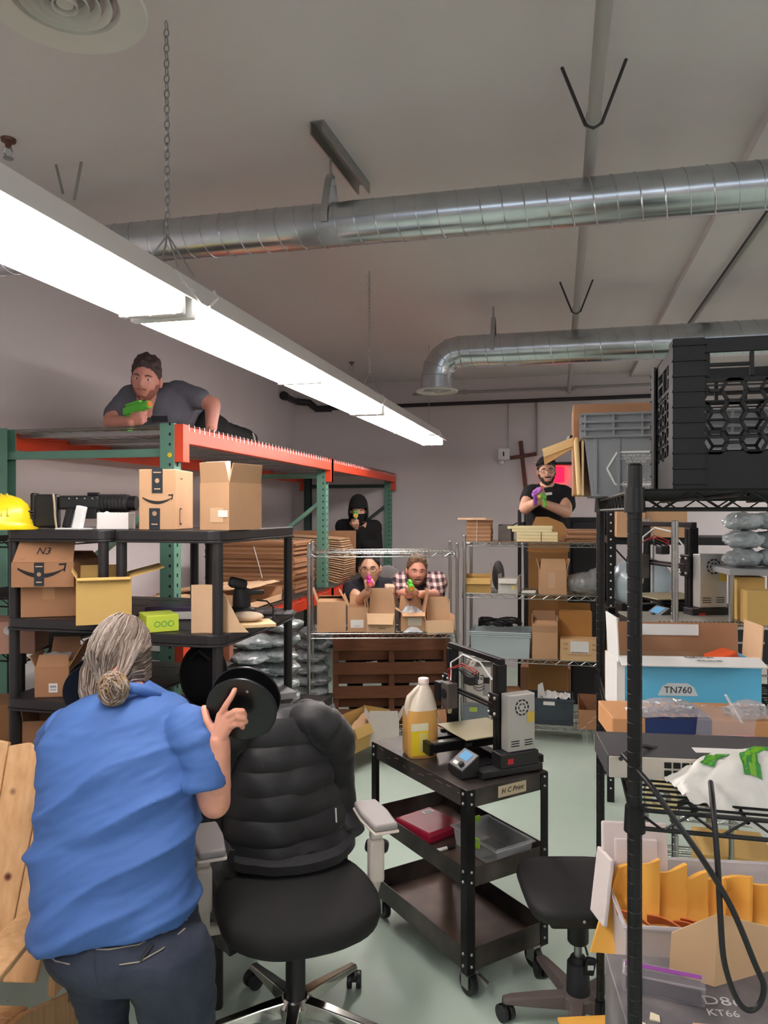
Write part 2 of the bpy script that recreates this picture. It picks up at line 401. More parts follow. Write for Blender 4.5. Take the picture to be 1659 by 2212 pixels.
# ---- services on the back wall
zb = HC + (CY - 861) * 8.4 / F
t = thing('wall_pipe', 'black pipe running along the top of the back wall', 'pipe', (XL, YB - .05, zb))
xA = col(690, 8.4).x - XL
MB().cyl((xA, 0, -.06), (7.6, 0, -.02), .022, 14).build('long_run', dark_pipe, t, smooth=50)
MB().tube([(xA + .02, 0, -.06), (xA - .16, 0, -.06), (xA - .26, 0, .02), (xA - .30, -.02, .02), (.06, -.05, .03)], .04, 12).build('bend', dark_pipe, t, smooth=40)
MB().tube([(.06, -.05, .03), (.05, -.42, .04)], .034, 12).build('wall_run', dark_pipe, t, smooth=40)
MB().cyl((.05, -.45, .04), (.05, -.40, .04), .05, 14).build('end_flange', dark_pipe, t, smooth=40)
t = thing('conduit', 'pale conduit along the back wall above the black pipe', 'conduit', (XL, YB - .02, zb + .075))
MB().cyl((xA + 1.0, 0, 0), (7.6, 0, .03), .014, 10).build('run', pipe_m, t, smooth=50)
for k in range(4): MB().cbox((xA + 1.6 + k * 1.2, 0, .008), (.03, .035, .045)).build('clamp', pipe_m, t)
def wallpipe(px, py0, py1, r, lab):
    a = at(px, py0, 8.36); b = at(px, py1, 8.36)
    tag(MB().cyl((a.x, YB - .02, a.z), (b.x, YB - .02, b.z), r, 8).build('vertical_conduit', pipe_m, smooth=50), lab, 'conduit')
wallpipe(1098, 868, 968, .006, 'thin vertical conduit left above the wooden cross')
wallpipe(1161, 868, 985, .012, 'thick vertical conduit right above the wooden cross')
# ceiling beam + conduit at far right
bx = at(1600, 600, 3.7).x
tag(MB().box(bx - .12, bx + .10, 2.2, YB - .001, H - .05, H - .0005).build('ceiling_batten', ceil_m), 'shallow painted ceiling batten in the upper right corner', 'beam')
tag(MB().cyl((bx + .13, 2.0, H - .035), (bx + .13, YB - .01, H - .035), .018, 10).build('corner_conduit', pipe_m, smooth=50), 'pale conduit beside the ceiling batten', 'conduit')
tag(MB().tube([(bx + .08, 2.2, H - .075), (bx + .09, 4.0, H - .07), (bx + .085, 6, H - .07), (bx + .085, YB - .02, H - .07)], .007, 6).build('black_cable', black_p), 'black cable strapped along the ceiling batten', 'cable')
# ---- cross, junction box, emergency light, red lamp
v = at(1128, 952, 8.38); v2 = at(1134, 1060, 8.38); wood_dk = mat('dark_wood', (96, 52, 40), .6, var=.15, scale=10, stretch=(8, 8, 1))
t = thing('wooden_cross', 'dark brown wooden cross leaning slightly on the back wall', 'cross', (at(1131, 1000, 8.38).x, YB - .03, at(1131, 1062, 8.38).z), 0)
hh = v.z - v2.z
MB().cbox((0, 0, hh / 2), (.045, .03, hh), (0, math.radians(-6), 0)).build('upright', wood_dk, t, bevel=.003)
MB().cbox((.0, -.004, hh * .70), (.29, .03, .04), (0, math.radians(-8), 0)).build('crossbar', wood_dk, t, bevel=.003)
v = at(1101, 982, 8.4)
t = thing('junction_box', 'white junction box on the wall left of the cross', 'box', (v.x - .06, YB - .001, v.z))
MB().cbox((0, -.03, 0), (.13, .06, .13)).build('case', white_p, t, bevel=.008)
MB().cbox((-.0, -.062, .0), (.016, .004, .05)).build('slot', black_p, t)
MB().sph((-.03, -.04, -.09), (.035, .035, .03)).build('lamp_head', white_p, t, smooth=60)
v = at(1212, 1010, 8.35)
t = thing('shop_lamp', 'red glowing lamp with black shade behind the black shirt man', 'lamp', (v.x, YB - .012, v.z))
MB().cbox((.0, -.06, .03), (.24, .12, .03)).build('shade', black_m, t, bevel=.004)
red_m = mat('red_lamp_glow', (255, 20, 50), .5, emit=(255, 6, 36), estr=3.2)
MB().cbox((-.03, -.06, -.09), (.13, .03, .17)).build('glowing_panel', red_m, t, bevel=.01)
v = at(1158, 1001, 8.35)
tag(MB().cbox((v.x, YB - .05, v.z), (.05, .1, .012)).build('wall_bracket', white_p, bevel=.002), 'tiny white bracket on the wall by the black shirt man', 'bracket')
# ================================================================ pallet rack
RX, RXB = -1.867, -2.92
RY = (3.364, 5.853, 8.30); ZD, ZL = 2.19, 1.12
t = thing('pallet_rack', 'tall pallet rack with teal uprights and orange beams along the left wall', 'rack', (RX, RY[0], 0))
dots = mat('hole_dark', (14, 16, 16), .9)
PW = .078
for i, y in enumerate(RY):
    for k, x in enumerate((0, RXB - RX)):
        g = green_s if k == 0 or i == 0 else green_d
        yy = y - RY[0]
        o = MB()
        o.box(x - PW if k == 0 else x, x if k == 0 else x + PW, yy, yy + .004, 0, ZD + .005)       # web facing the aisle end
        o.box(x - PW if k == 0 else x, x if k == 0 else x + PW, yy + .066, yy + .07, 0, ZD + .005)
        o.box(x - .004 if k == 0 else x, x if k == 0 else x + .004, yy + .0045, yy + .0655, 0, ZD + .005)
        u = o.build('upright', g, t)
        h = MB()
        n = int(ZD / .0508)
        for j in range(n):
            z = .05 + j * .0508
            if k == 0:
                h.box(x - .028, x - .018, yy - .0008, yy, z, z + .014)
                h.box(x, x + .0008, yy + .028, yy + .04, z, z + .018)
            else: h.box(x + .02, x + .03, yy - .0008, yy, z, z + .014)
        tag(h.build('hole_row', dots, u), kind='stuff')
    # frame bracing
    xb = RXB - RX
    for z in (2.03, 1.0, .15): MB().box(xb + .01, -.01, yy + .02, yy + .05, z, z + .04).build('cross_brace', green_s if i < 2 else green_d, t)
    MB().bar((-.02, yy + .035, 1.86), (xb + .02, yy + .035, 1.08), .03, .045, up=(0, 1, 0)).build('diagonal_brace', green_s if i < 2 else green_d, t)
MB().lathe([(.001, 0), (.012, 0), (.012, .003), (.001, .004)], 16, Matrix.Translation((-.023, -.0012, ZD - .155)) @ Euler((PI / 2, 0, 0)).to_matrix().to_4x4()).build('sticker', mat('yellow_sticker', (228, 200, 40), .5), t)
for z, nm in ((ZD, 'top'), (ZL, 'low')):
    for i in range(2):
        y0, y1 = RY[i] - RY[0] + .07, RY[i + 1] - RY[0]
        for x in (.0, RXB - RX):
            sg = 1 if x == 0 else -1
            mb = MB(); xo = x + (.002 if sg > 0 else -.045)
            mb.box(xo, xo + .043, y0, y1, z - .095, z - .022); mb.box(xo + (.0 if sg > 0 else .018), xo + (.025 if sg > 0 else .043), y0, y1, z - .022, z - .004)
            be = mb.build('beam', orange_s, t, bevel=.003)
            for ye in (y0, y1):
                s_ = -1 if ye == y0 else 1
                MB().box(xo - .003, xo + .046, ye + min(0, s_ * .065), ye + max(0, s_ * .065), z - .19, z).build('end_plate', orange_s, be, bevel=.002)
        # wire deck
        mb = MB(); n = int((y1 - y0) / .055)
        for j in range(n + 1):
            yy = y0 + (y1 - y0) * j / n
            mb.tube([(.047, yy, z - .03), (.047, yy, z + .002), (RXB - RX - .03, yy, z + .002)], .0028, 4, cap=False)
        for j in range(11):
            xx = .03 + (RXB - RX - .04) * j / 10
            mb.tube([(xx, y0, z - .002), (xx, y1, z - .002)], .0028, 4, cap=False)
        mb.build('wire_deck', chrome, t)
        for j in range(6):
            yy = y0 + .12 + (y1 - y0 - .24) * j / 5
            MB().box(RXB - RX + .01, -.01, yy - .022, yy + .022, z - .03, z - .008).build('deck_channel', steel, t)
# ================================================================ wire racks
def post_mesh(mb, x, y, h, r):
    prof = [(r * .9, 0.0), (r, .01)]
    z = .06
    while z < h - .03:
        prof += [(r, z), (r * .955, z + .0008), (r * .955, z + .0022), (r, z + .003)]; z += .0254
    prof += [(r, h - .004), (r * .8, h), (.0005, h)]
    mb.lathe(prof, 14, Matrix.Translation((x, y, 0)))
def wire_shelf(rt, w, d, z, m, pitch=.0254, along='y', truss=.032, r=.0026):
    mb = MB()
    if along == 'y':
        n = int(w / pitch)
        for i in range(n + 1):
            x = -w / 2 + w * i / n; mb.tube([(x, 0, z), (x, d, z)], r, 5, cap=False)
        for y in (d * .33, d * .66): mb.tube([(-w / 2, y, z - .006), (w / 2, y, z - .006)], r * 1.5, 5, cap=False)
    else:
        n = int(d / pitch)
        for i in range(n + 1):
            y = d * i / n; mb.tube([(-w / 2, y, z), (w / 2, y, z)], r, 5, cap=False)
        for x in (-w * .2, w * .2): mb.tube([(x, 0, z - .006), (x, d, z - .006)], r * 1.5, 5, cap=False)
    sh = mb.build('shelf', m, rt)
    def tr(a, b):
        mb = MB(); a, b = Vector(a), Vector(b); L = (b - a).length; dn = Vector((0, 0, -truss))
        mb.tube([a, b], r * 1.5, 6); mb.tube([a + dn, b + dn], r * 1.5, 6)
        k = max(2, int(L / .045)); pts = [a + (b - a) * (i / k) + (dn if i % 2 else dn * 0) for i in range(k + 1)]
        mb.tube(pts, r * 1.1, 5); mb.build('edge_truss', m, sh)
    tr((-w / 2, 0, z), (w / 2, 0, z)); tr((-w / 2, d, z), (w / 2, d, z)); tr((-w / 2, 0, z), (-w / 2, d, z)); tr((w / 2, 0, z), (w / 2, d, z))
    for x in (-w / 2, w / 2):
        for y in (0, d): MB().cyl((x, y, z - truss - .006), (x, y, z + .006), .0185, 12, r2=.0165).build('collar', m, sh, smooth=50)
    return sh
def wire_rack(label, loc, rz, w, d, zs, ph, m, pr=.0127, along='y', pitch=.0254):
    t = thing('wire_rack', label, 'rack', loc, rz)
    for x in (-w / 2, w / 2):
        for y in (0, d):
            mb = MB(); post_mesh(mb, x, y, ph, pr); mb.build('post', m, t, smooth=22)
    for z in zs: wire_shelf(t, w, d, z, m, along=along, pitch=pitch)
    return t
RLd = 5.24
RL_rot = YAW + math.radians(2)
RLp = col(828, RLd)
wire_rack('chrome wire rack with open cartons in front of the glasses man', (RLp.x, RLp.y, 0), RL_rot, 1.05, .40, (.13, .89, 1.465), 1.53, chrome)
RRd = 5.64
RRp = col(1159, RRd)
wire_rack('chrome four shelf wire rack in front of the black shirt man', (RRp.x, RRp.y, 0), 0, 1.10, .46, (.126, .627, 1.118, 1.517), 1.57, chrome)
# near black rack on the right: long side runs away from the camera
NB = cam(.44, 1.3, 0); NBL, NBW = 1.07, .61
wire_rack('black wire rack nearest the camera holding the milk crate', (NB.x + NBW / 2, NB.y, 0), 0, NBW, NBL, (.20, .657, 1.228, 1.787), 1.835, black_m, along='x')
# chrome rack behind it
E0 = cam(1.06, 2.7, 0)
wire_rack('chrome wire rack behind the near black rack, holding a second printer', (E0.x + .2, E0.y, 0), 0, .40, .90, (.15, .66, 1.20), 1.72, chrome, along='x')
# ================================================================ black boltless rack far right
def angle_rack(label, loc, rz, w, d, zs, ph, m):
    t = thing('boltless_rack', label, 'rack', loc, rz)
    for sx in (-1, 1):
        for sy in (0, 1):
            x, y = sx * w / 2, sy * d; mb = MB()
            mb.box(min(x, x - sx * .04), max(x, x - sx * .04), y - .0015, y + .0015, 0, ph)
            mb.box(x - .0015, x + .0015, min(y, y + (.04 if sy == 0 else -.04)), max(y, y + (.04 if sy == 0 else -.04)), 0, ph)
            u = mb.build('upright', m, t); h = MB(); z = .08
            while z < ph - .03:
                h.box(x - sx * .024, x - sx * .014, y - .0028, y - .0016, z, z + .01); z += .05
            tag(h.build('hole_row', paper_w if sy == 0 else dots, u), kind='stuff')
    for z in zs:
        MB().box(-w / 2 + .002, w / 2 - .002, .002, d - .002, z - .045, z).build('shelf', m, t, bevel=.002)
        MB().bar((-w / 2 + .02, .01, z - .045), (-w / 2 + .16, .01, z - .20), .01, .025, up=(0, 1, 0)).build('gusset', m, t)
    return t
G0 = cam(1.86, 4.35, 0)
angle_rack('black boltless rack with punched uprights behind the chrome printer rack', (G0.x, G0.y, 0), 0, 1.05, .5, (.5, 1.16, 1.60), 2.0, black_m)
# ================================================================ black plastic shelving
def plastic_shelf(label, loc, rz, w, d, zs, ph, m):
    t = thing('plastic_shelving', label, 'shelving', loc, rz)
    for x in (-w / 2 + .03, w / 2 - .03):
        for y in (.03, d - .03):
            MB().lathe([(.017, 0), (.019, .01), (.019, ph - .02), (.001, ph - .02)], 16, Matrix.Translation((x, y, 0))).build('post', m, t, smooth=40)
    c = .055
    def ring(i):
        pts = []
        for (cx, cy, a0) in ((w / 2 - c, c, -90), (w / 2 - c, d - c, 0), (-w / 2 + c, d - c, 90), (-w / 2 + c, c, 180)):
            for k in range(5):
                a = math.radians(a0 + k * 22.5); pts.append((cx + math.cos(a) * (c - i), cy + math.sin(a) * (c - i)))
        return pts
    for z in zs:
        sh = MB().prism(ring(0), z - .036, z).build('shelf', m, t, bevel=.004)
        MB().prism(ring(-.004), z - .044, z - .036).build('rim', m, sh, bevel=.002)
        for k in range(4): MB().box(-w / 2 + .06, w / 2 - .06, .08 + k * (d - .16) / 3.2, .09 + k * (d - .16) / 3.2, z, z + .0012).build('rib', m, sh)
    return t
shelf_blk = mat('shelf_black', (40, 37, 38), .42, var=.1, scale=6)
SB = cam(-.565, 2.58, 0)
PBw, PBd = .44, .76
plastic_shelf('black plastic shelving unit holding the tall open carton', (SB.x - PBw / 2, SB.y, 0), 0, PBw, PBd, (.45, .95, 1.318, 1.684), 1.70, shelf_blk)
SAx1 = SB.x - PBw - .015; PAw = .44
plastic_shelf('black plastic shelving unit below the toy rifle', (SAx1 - PAw / 2, SB.y, 0), 0, PAw, PBd, (.55, 1.05, 1.352, 1.684), 1.70, shelf_blk)
# rack at the picture's left edge
LC = cam(-1.72, 2.95, 0)
wire_rack('black wire rack at the left edge beside the black plastic shelving', (SAx1 - PAw - .03 - .23, SB.y + .18, 0), 0, .40, .70, (.30, .78, 1.18, 1.40, 1.64), 1.68, black_m, along='x')
# ================================================================ cartons
TH = .004
def place(px, d, z, yaw=0.0):
    p = col(px, d, z); return (p.x, p.y, p.z), YAW + math.radians(yaw)
def carton(label, px, d, z, w, dp, h, yaw=0, m=None, flaps=None, cat='box', name='cardboard_box', fl=None, group=None, tape=True, mi=None, rx=0.0, world=None):
    """front-bottom-centre at photo column px, depth d, height z; flaps: side -> angle (0 shut, 90 upright, 180 flat out)"""
    m = m or card; mi = mi or card_i
    loc, rz = place(px, d, z, yaw)
    if world: loc = world
    t = thing(name, label, cat, loc, rz, group)
    if rx: t.rotation_euler.x = rx
    if flaps is None:
        MB().box(-w / 2, w / 2, 0, dp, 0.001, h).build('body', m, t, bevel=.003)
        if tape: MB().box(-w * .05 - .012, w * .05 + .012, -.0007, dp + .0007, h - .05, h + .0007).build('tape_strip', mat('brown_tape', (188, 142, 100), .25), t)
        return t
    mb = MB(); mb.k = 0
    mb.box(-w / 2, w / 2, 0, TH, .001, h); mb.box(-w / 2, w / 2, dp - TH, dp, .001, h)
    mb.box(-w / 2, -w / 2 + TH, TH, dp - TH, .001, h); mb.box(w / 2 - TH, w / 2, TH, dp - TH, .001, h)
    mb.k = 1; mb.box(-w / 2 + TH, w / 2 - TH, TH, dp - TH, .001, .006)
    mb.build('body', [m, mi], t)
    for sd, a in flaps.items():
        a = math.radians(a); L = (fl or {}).get(sd, dp * .48 if sd in 'fb' else min(w * .5, dp * .48))
        dirv = {'f': Vector((0, math.cos(a), math.sin(a))), 'b': Vector((0, -math.cos(a), math.sin(a))),
                'l': Vector((math.cos(a), 0, math.sin(a))), 'r': Vector((-math.cos(a), 0, math.sin(a)))}[sd]
        if sd in 'fb':
            y = TH / 2 if sd == 'f' else dp - TH / 2
            P = [Vector((-w / 2 + .003, y, h)), Vector((w / 2 - .003, y, h))]
        else:
            x = -w / 2 + TH / 2 if sd == 'l' else w / 2 - TH / 2
            P = [Vector((x, .003, h)), Vector((x, dp - .003, h))]
        e = (P[1] - P[0]).normalized(); n = e.cross(dirv).normalized() * (TH * .45); g = e * min(.012, L * .1)
        q = [P[0], P[1], P[1] + dirv * L - g, P[0] + dirv * L + g]
        vs = [p + n for p in q] + [p - n for p in q]
        MB().add(vs, [(0, 1, 2, 3), (7, 6, 5, 4), (0, 4, 5, 1), (1, 5, 6, 2), (2, 6, 7, 3), (3, 7, 4, 0)]).build('flap', m, t)
    return t
def smile(t, w, cx, cz, y, m, name='printed_arrow', W=None):       # curved arrow print
    W = W or w; mb = MB(); n = 14; vs = []
    for i in range(n + 1):
        u = i / n; x = cx - W / 2 + W * u; zc = cz - W * .16 * (1 - (2 * u - 1) ** 2); th = W * .045 * (1 - abs(2 * u - .9) ** 2 * .75) + .0006
        vs += [(x, y, zc - th), (x, y, zc + th)]
    mb.add(vs, [(2 * i, 2 * i + 2, 2 * i + 3, 2 * i + 1) for i in range(n)])
    e = Vector((cx + W / 2, y, cz)); s = W * .12
    mb.add([(e.x - s * 1.1, y, e.z + s * .9), (e.x + s * .35, y, e.z + s * 1.0), (e.x + s * .05, y, e.z - s * .6), (e.x - s * .25, y, e.z - s * .5), (e.x - s * .05, y, e.z + s * .6), (e.x - s * 1.0, y, e.z + s * .55)], [(0, 5, 4, 1), (1, 4, 3, 2)])
    return mb.build(name, m, t)
tape_b = mat('printed_black_tape', (44, 50, 56), .3)
def logo_tape(t, cx, z0, z1, w, y):
    tp = patch('printed_tape', w, z1 - z0, tape_b, t, (cx, y, (z0 + z1) / 2))
    k = int((z1 - z0) / .028)
    for i in range(k):
        zz = -(z1 - z0) / 2 + (i + .5) * (z1 - z0) / k
        if i % 3 == 1: o = MB().lathe([(.001, 0), (w * .22, 0)], 14).build('tape_print', card_l, tp)
        else: o = MB().box(-w * (.36 if i % 3 else .28), w * (.36 if i % 3 else .28), -.0018, .0018, 0, .0003).build('tape_print', card_l, tp)
        o.location = (0, zz, .0012)
ZT, ZS = 1.684, 1.318
# --- top of the plastic shelves
b = carton('cardboard box with black arrow print standing left on the top shelf', 340, 2.70, ZT, .138, .20, .222, -3, m=card)
logo_tape(b, .0, .135, .2255, .04, -.0012); logo_tape(b, -.01, 0.002, .08, .04, -.0012); smile(b, .11, 0, .118, -.0012, black_i)
side = (0, 0)
patch('barcode_print', .022, .06, black_i, b, (.0698, .05, .05), (PI / 2, 0, PI / 2)); patch('barcode_gap', .016, .05, card, b, (.0705, .05, .05), (PI / 2, 0, PI / 2))
patch('arrow_print', .02, .003, black_i, b, (.0698, .06, .19), (PI / 2, 0, PI / 2))
b = carton('tall scuffed carton with open upright flaps at the corner of the top shelf', 463, 2.675, ZT, .14, .18, .172, -30, m=card, flaps={'f': 101, 'r': 100, 'l': 78, 'b': 70}, fl={'f': .075, 'r': .07, 'l': .06, 'b': .06})
patch('white_label', .045, .024, paper_w, b, (.042, -.0016, .06)); patch('pale_sticker', .062, .052, card_l, b, (.012, -.0006, .055))
MB().box(-.06, .06, .02, .15, .15, .17).build('white_insert', paper_w, b)
MB().box(-.06, .055, .02, .026, .172, .25).build('white_sheet', paper_w, b)
# --- left shelf second level
ZA = 1.352
b = carton('closed plain carton under the marked cardboard box on the left shelf', 105, 2.80, ZA, .195, .22, .118, 14, m=card_d)
b = carton('cardboard box marked N3 with black arrow print and a raised flap', 92, 2.74, ZA + .119, .225, .30, .092, 4, m=card_d, flaps={'f': 58, 'b': 30, 'l': 20, 'r': 20}, fl={'f': .088, 'b': .06, 'l': .05, 'r': .05})
smile(b, .17, -.005, .07, -.0012, black_i); logo_tape(b, -.012, .005, .092, .036, -.0016)
a_ = math.radians(58)
text('N3', .04, black_i, b, (-.005, math.cos(a_) * .046 - math.sin(a_) * .003, .092 + math.sin(a_) * .046 + math.cos(a_) * .003), (a_, 0, 0), name='hand_lettering', shear=.2)
b = carton('yellowed open carton beside the box marked N3', 225, 2.62, ZA, .185, .25, .165, 22, m=card_y, flaps={'f': 200, 'r': 165, 'l': 120, 'b': 95}, fl={'f': .02, 'r': .12, 'l': .03, 'b': .03})
# --- green box, pine board, foam etc on the corner shelf
b = carton('small lime green product box on the corner shelf', 352, 2.66, ZS, .115, .13, .062, 30, m=mat('lime_card', (196, 214, 72), .4), tape=False, cat='box', name='product_box')
g_ = mat('green_ink', (90, 170, 70), .5)
for i in range(3): o = MB().lathe([(.008, 0), (.011, 0)], 18, cap=False).build('printed_ring', g_, b); o.location = (-.02 + i * .024, -.001, .03); o.rotation_euler = (PI / 2, 0, 0)
b = carton('purple and white flat box behind the lime green box', 380, 2.95, ZS, .24, .16, .055, 8, m=mat('violet_card', (66, 48, 84), .4), tape=False, name='product_box')
patch('white_band', .22, .03, paper_w, b, (0, -.001, .02)); o = MB().lathe([(.001, 0), (.008, 0)], 16).build('pink_dot', mat('pink_ink', (200, 70, 150), .5), b); o.location = (.08, -.002, .02); o.rotation_euler = (PI / 2, 0, 0)
pine = mat('pine_board', (222, 186, 140), .55, var=.06, scale=4, stretch=(1, 9, 1))
p = at(432, 1330, 2.60)
v0 = col(436, 2.63, ZS)
t = thing('kraft_sheet', 'curled light brown card sheet leaning by the round shelf post', 'card sheet', tuple(v0), YAW)
def _sh(u, v): return ((-.04 + .078 * u), .01 + .012 * math.sin(u * 3), .172 * v)
MB().grid(_sh, 8, 4, .003).build('sheet', card_l, t, smooth=60)
v0 = col(492, 2.66, ZS)
t = thing('kraft_offcut', 'slanted triangular light brown card panel right of the round shelf post', 'card panel', tuple(v0), YAW)
MB().prism([(-.03, 0), (.075, 0), (.045, .03), (-.012, .14), (-.03, .15)], 0, .004, Matrix.Rotation(PI / 2, 4, 'X')).build('panel', card_l, t)
v0 = col(545, 2.78, ZS)
t = thing('pine_board', 'flat pale pine board lying on the corner shelf', 'board', tuple(v0), YAW + math.radians(20))
MB().box(-.09, .085, -.03, .11, 0.001, .014).build('plank', pine, t, bevel=.002)
t = thing('foam_block', 'lumpy beige foam block lying on the pine board', 'foam', tuple(col(530, 2.80, ZS + .0145)), YAW)
mb = MB(); mb.sph((0, .03, .018), (.066, .04, .02), 20, 10); me = fuse(mb, .006, 3)
from_mesh(MB(), me).build('foam', mat('beige_foam', (206, 186, 160), .9, bump=.3, bscale=60), t, smooth=60)
t = thing('sander', 'black power tool with cord standing on the foam block', 'power tool', tuple(col(522, 2.88, ZS + .035)), YAW + .3)
MB().lathe([(.001, 0), (.05, 0), (.05, .02), (.035, .03), (.034, .085), (.028, .10), (.001, .105)], 24).build('body', black_p, t, smooth=40)
MB().cbox((.03, 0, .085), (.11, .05, .018)).build('handle', black_p, t, bevel=.006)
MB().cbox((-.015, 0, .12), (.07, .055, .04), (0, .25, 0)).build('motor_cap', black_p, t, bevel=.012)
MB().tube([(.06, .02, .05), (.10, .02, .045), (.125, .01, .02), (.12, -.01, -.028)], .004, 6).build('cord', black_p, t, smooth=60)
t = thing('vent_grille', 'black grille panel lying at the far end of the corner shelf', 'grille', tuple(col(588, 3.08, ZS)), YAW)
mb = MB(); mb.box(-.09, .09, 0, .12, .0012, .006); g = mb.build('plate', black_p, t)
for i in range(4):
    for j in range(6): MB().box(-.08 + i * .042, -.05 + i * .042, .01 + j * .018, .02 + j * .018, .0062, .009).build('slot', steel, g)
# --- left, lower shelf
b = carton('brown open carton with white barcode label on the lower left shelf', 112, 2.80, 1.05, .125, .16, .112, 6, m=card_d, flaps={'f': 60, 'b': 105, 'l': 118, 'r': 120}, fl={'f': .05, 'b': .09, 'l': .05, 'r': .11})
patch('barcode_label', .032, .034, paper_w, b, (.005, -.001, .035)); patch('barcode_lines', .022, .008, grey_p, b, (.005, -.0018, .04)); patch('barcode_lines', .022, .004, grey_p, b, (.005, -.0018, .028))
MB().grid(lambda u, v: (-.055 + .105 * u, .01 + .07 * v, .125 + .03 * v + .006 * nz(u * 4, v * 4, 1)), 10, 8, .001).build('bubble_wrap', clear_p, b, smooth=60)
MB().cbox((.045, .03, .118), (.03, .03, .02)).build('yellow_packet', mat('yellow_sticker', (228, 200, 40), .5), b)
b = carton('pinkish brown carton with a round white sticker at the left edge', 18, 2.95, 1.183, .20, .2, .13, 10, m=mat('cardboard_pink', (176, 132, 112), .8, var=.05), tape=False)
o = MB().lathe([(.001, 0), (.018, 0)], 20).build('round_sticker', paper_w, b); o.location = (.0, -.0012, .095); o.rotation_euler = (PI / 2, 0, 0)
b = carton('open carton with a long slanted flap low behind the blue shirt shoulder', 92, 2.86, .783, .15, .2, .16, 8, m=card_d, flaps={'r': 150, 'b': 95, 'l': 100}, fl={'r': .14, 'b': .05, 'l': .06})
b = carton('dark brown carton low at the left edge beside the slanted flap', 10, 2.98, .783, .16, .22, .19, 20, m=mat('cardboard_dark', (142, 100, 62), .8, var=.08), tape=False)
# --- things on the left top shelf
t = thing('toy_rifle', 'black toy blaster rifle with tan strap lying on the top shelf', 'toy gun', tuple(col(180, 2.86, ZT)), YAW)
MB().box(-.205, -.10, 0, .04, .004, .135).build('stock', black_p, t, bevel=.01)
MB().box(-.205, -.185, -.006, .046, .004, .14).build('butt_pad', black_m, t, bevel=.008)
MB().box(-.10, .06, .002, .038, .075, .13).build('receiver', black_p, t, bevel=.01)
mb = MB(); mb.cyl((.06, .02, .10), (.17, .02, .10), .034, 20); mb.build('handguard', black_p, t, smooth=40)
for k in range(7): MB().cyl((.066 + k * .014, .02, .10), (.071 + k * .014, .02, .10), .036, 20).build('handguard_ring', black_m, t, smooth=40)
MB().cyl((.17, .02, .10), (.20, .02, .10), .029, 18).build('muzzle', black_m, t, smooth=40)
MB().cbox((-.065, .02, .045), (.026, .03, .085), (0, math.radians(14), 0)).build('pistol_grip', black_p, t, bevel=.006)
MB().cbox((.025, .02, .065), (.045, .03, .05)).build('magazine_well', black_p, t, bevel=.004)
MB().box(.01, .055, .01, .03, .13, .142).build('sight', black_m, t, bevel=.003)
MB().tube([(-.115, -.004, .137), (-.11, -.004, .10), (-.108, -.004, .05), (-.102, -.004, .004)], .004, 6).build('strap', mat('tan_strap', (176, 158, 136), .8), t)
for k in range(5): MB().sph((-.055 + k * .03, .0, .118), .003, 8, 6).build('screw', steel, t)
b = carton('white foam box on the top shelf in front of the toy rifle', 243, 2.74, ZT, .115, .10, .064, 4, m=mat('white_foam', (226, 220, 216), .7), tape=False, name='foam_box')
t = thing('white_stand', 'white plastic wedge stand behind the foam box', 'stand', tuple(col(172, 2.80, ZT)), YAW)
MB().cbox((0, 0, .045), (.034, .03, .088), (0, math.radians(12), 0)).build('post', white_p, t, bevel=.004)
MB().box(-.08, .06, -.03, .03, .0012, .006).build('base_plate', white_p, t)
MB().prism([(.06, 0), (.15, 0), (.125, .05), (.10, .07), (.07, .05)], 0, .02, Matrix.Translation((0, .02, 0)) @ Matrix.Rotation(PI / 2, 4, 'X')).build('cheek', white_p, t, bevel=.003)
hat = mat('yellow_hard_hat', (232, 200, 22), .3)
t = thing('hard_hat', 'yellow hard hat at the left end of the top shelf', 'hard hat', tuple(col(2, 2.83, ZT)), YAW + .5)
prof = [(.125, .004), (.118, .008), (.112, .03), (.108, .06), (.095, .095), (.07, .118), (.035, .130), (.001, .133)]
MB().lathe(prof, 32).build('shell', hat, t, smooth=60)
MB().lathe([(.112, .004), (.135, .0), (.136, .004), (.114, .014)], 32, cap=False).build('brim', hat, t, smooth=60)
mb = MB()
for k in (-1, 0, 1): mb.tube([(k * .02 + math.sin(a) * 0, -math.cos(a) * .115, .006 + math.sin(a) * .128) for a in [math.radians(20 + q * 14) for q in range(11)]], .005, 6)
mb.build('ridge', hat, t, smooth=60)
for k in range(3): MB().cbox((.10, -.035 + k * .0, .045 + k * .012), (.02, .03, .005)).build('vent_slot', black_p, t)
# --- added pale sheet: brightness of the lit lower left wall put into colour
tag(MB().box(XL + .004, XL + .02, 2.6, 5.5, .002, 1.0).build('lit_wall_sheet', mat('lit_wall_sheet', (232, 230, 228), .5)), 'added white sheet painting the lit lower part of the left wall', 'panel')
# ================================================================ rack L cartons (middle shelf)
def rl(px, off): return RLd + off
Z2 = .895
b = carton('plain square carton leftmost on the glasses mans rack', 716, 5.26, Z2, .205, .20, .215, 3, m=card, flaps={'f': 8, 'b': 20, 'l': 110, 'r': 60}, fl={'l': .10, 'r': .09})
b = carton('open carton with a white shipping label below the pointing arm', 773, 5.27, Z2, .145, .2, .175, 0, m=card, flaps={'f': 95, 'l': 112, 'r': 80, 'b': 100}, fl={'f': .0, 'l': .09, 'r': .07, 'b': .07})
patch('shipping_label', .092, .056, paper_w, b, (-.005, -.001, .06)); patch('label_line', .04, .003, grey_p, b, (-.005, -.0018, .045))
b = carton('wide open carton with its front flap folded out in the rack centre', 822, 5.25, Z2, .20, .22, .135, -3, m=card_l, flaps={'f': 238, 'b': 86, 'l': 100, 'r': 84}, fl={'f': .085, 'b': .16, 'l': .10, 'r': .15})
patch('printed_mark', .05, .012, card_i, b, (.01, -.001, .03))
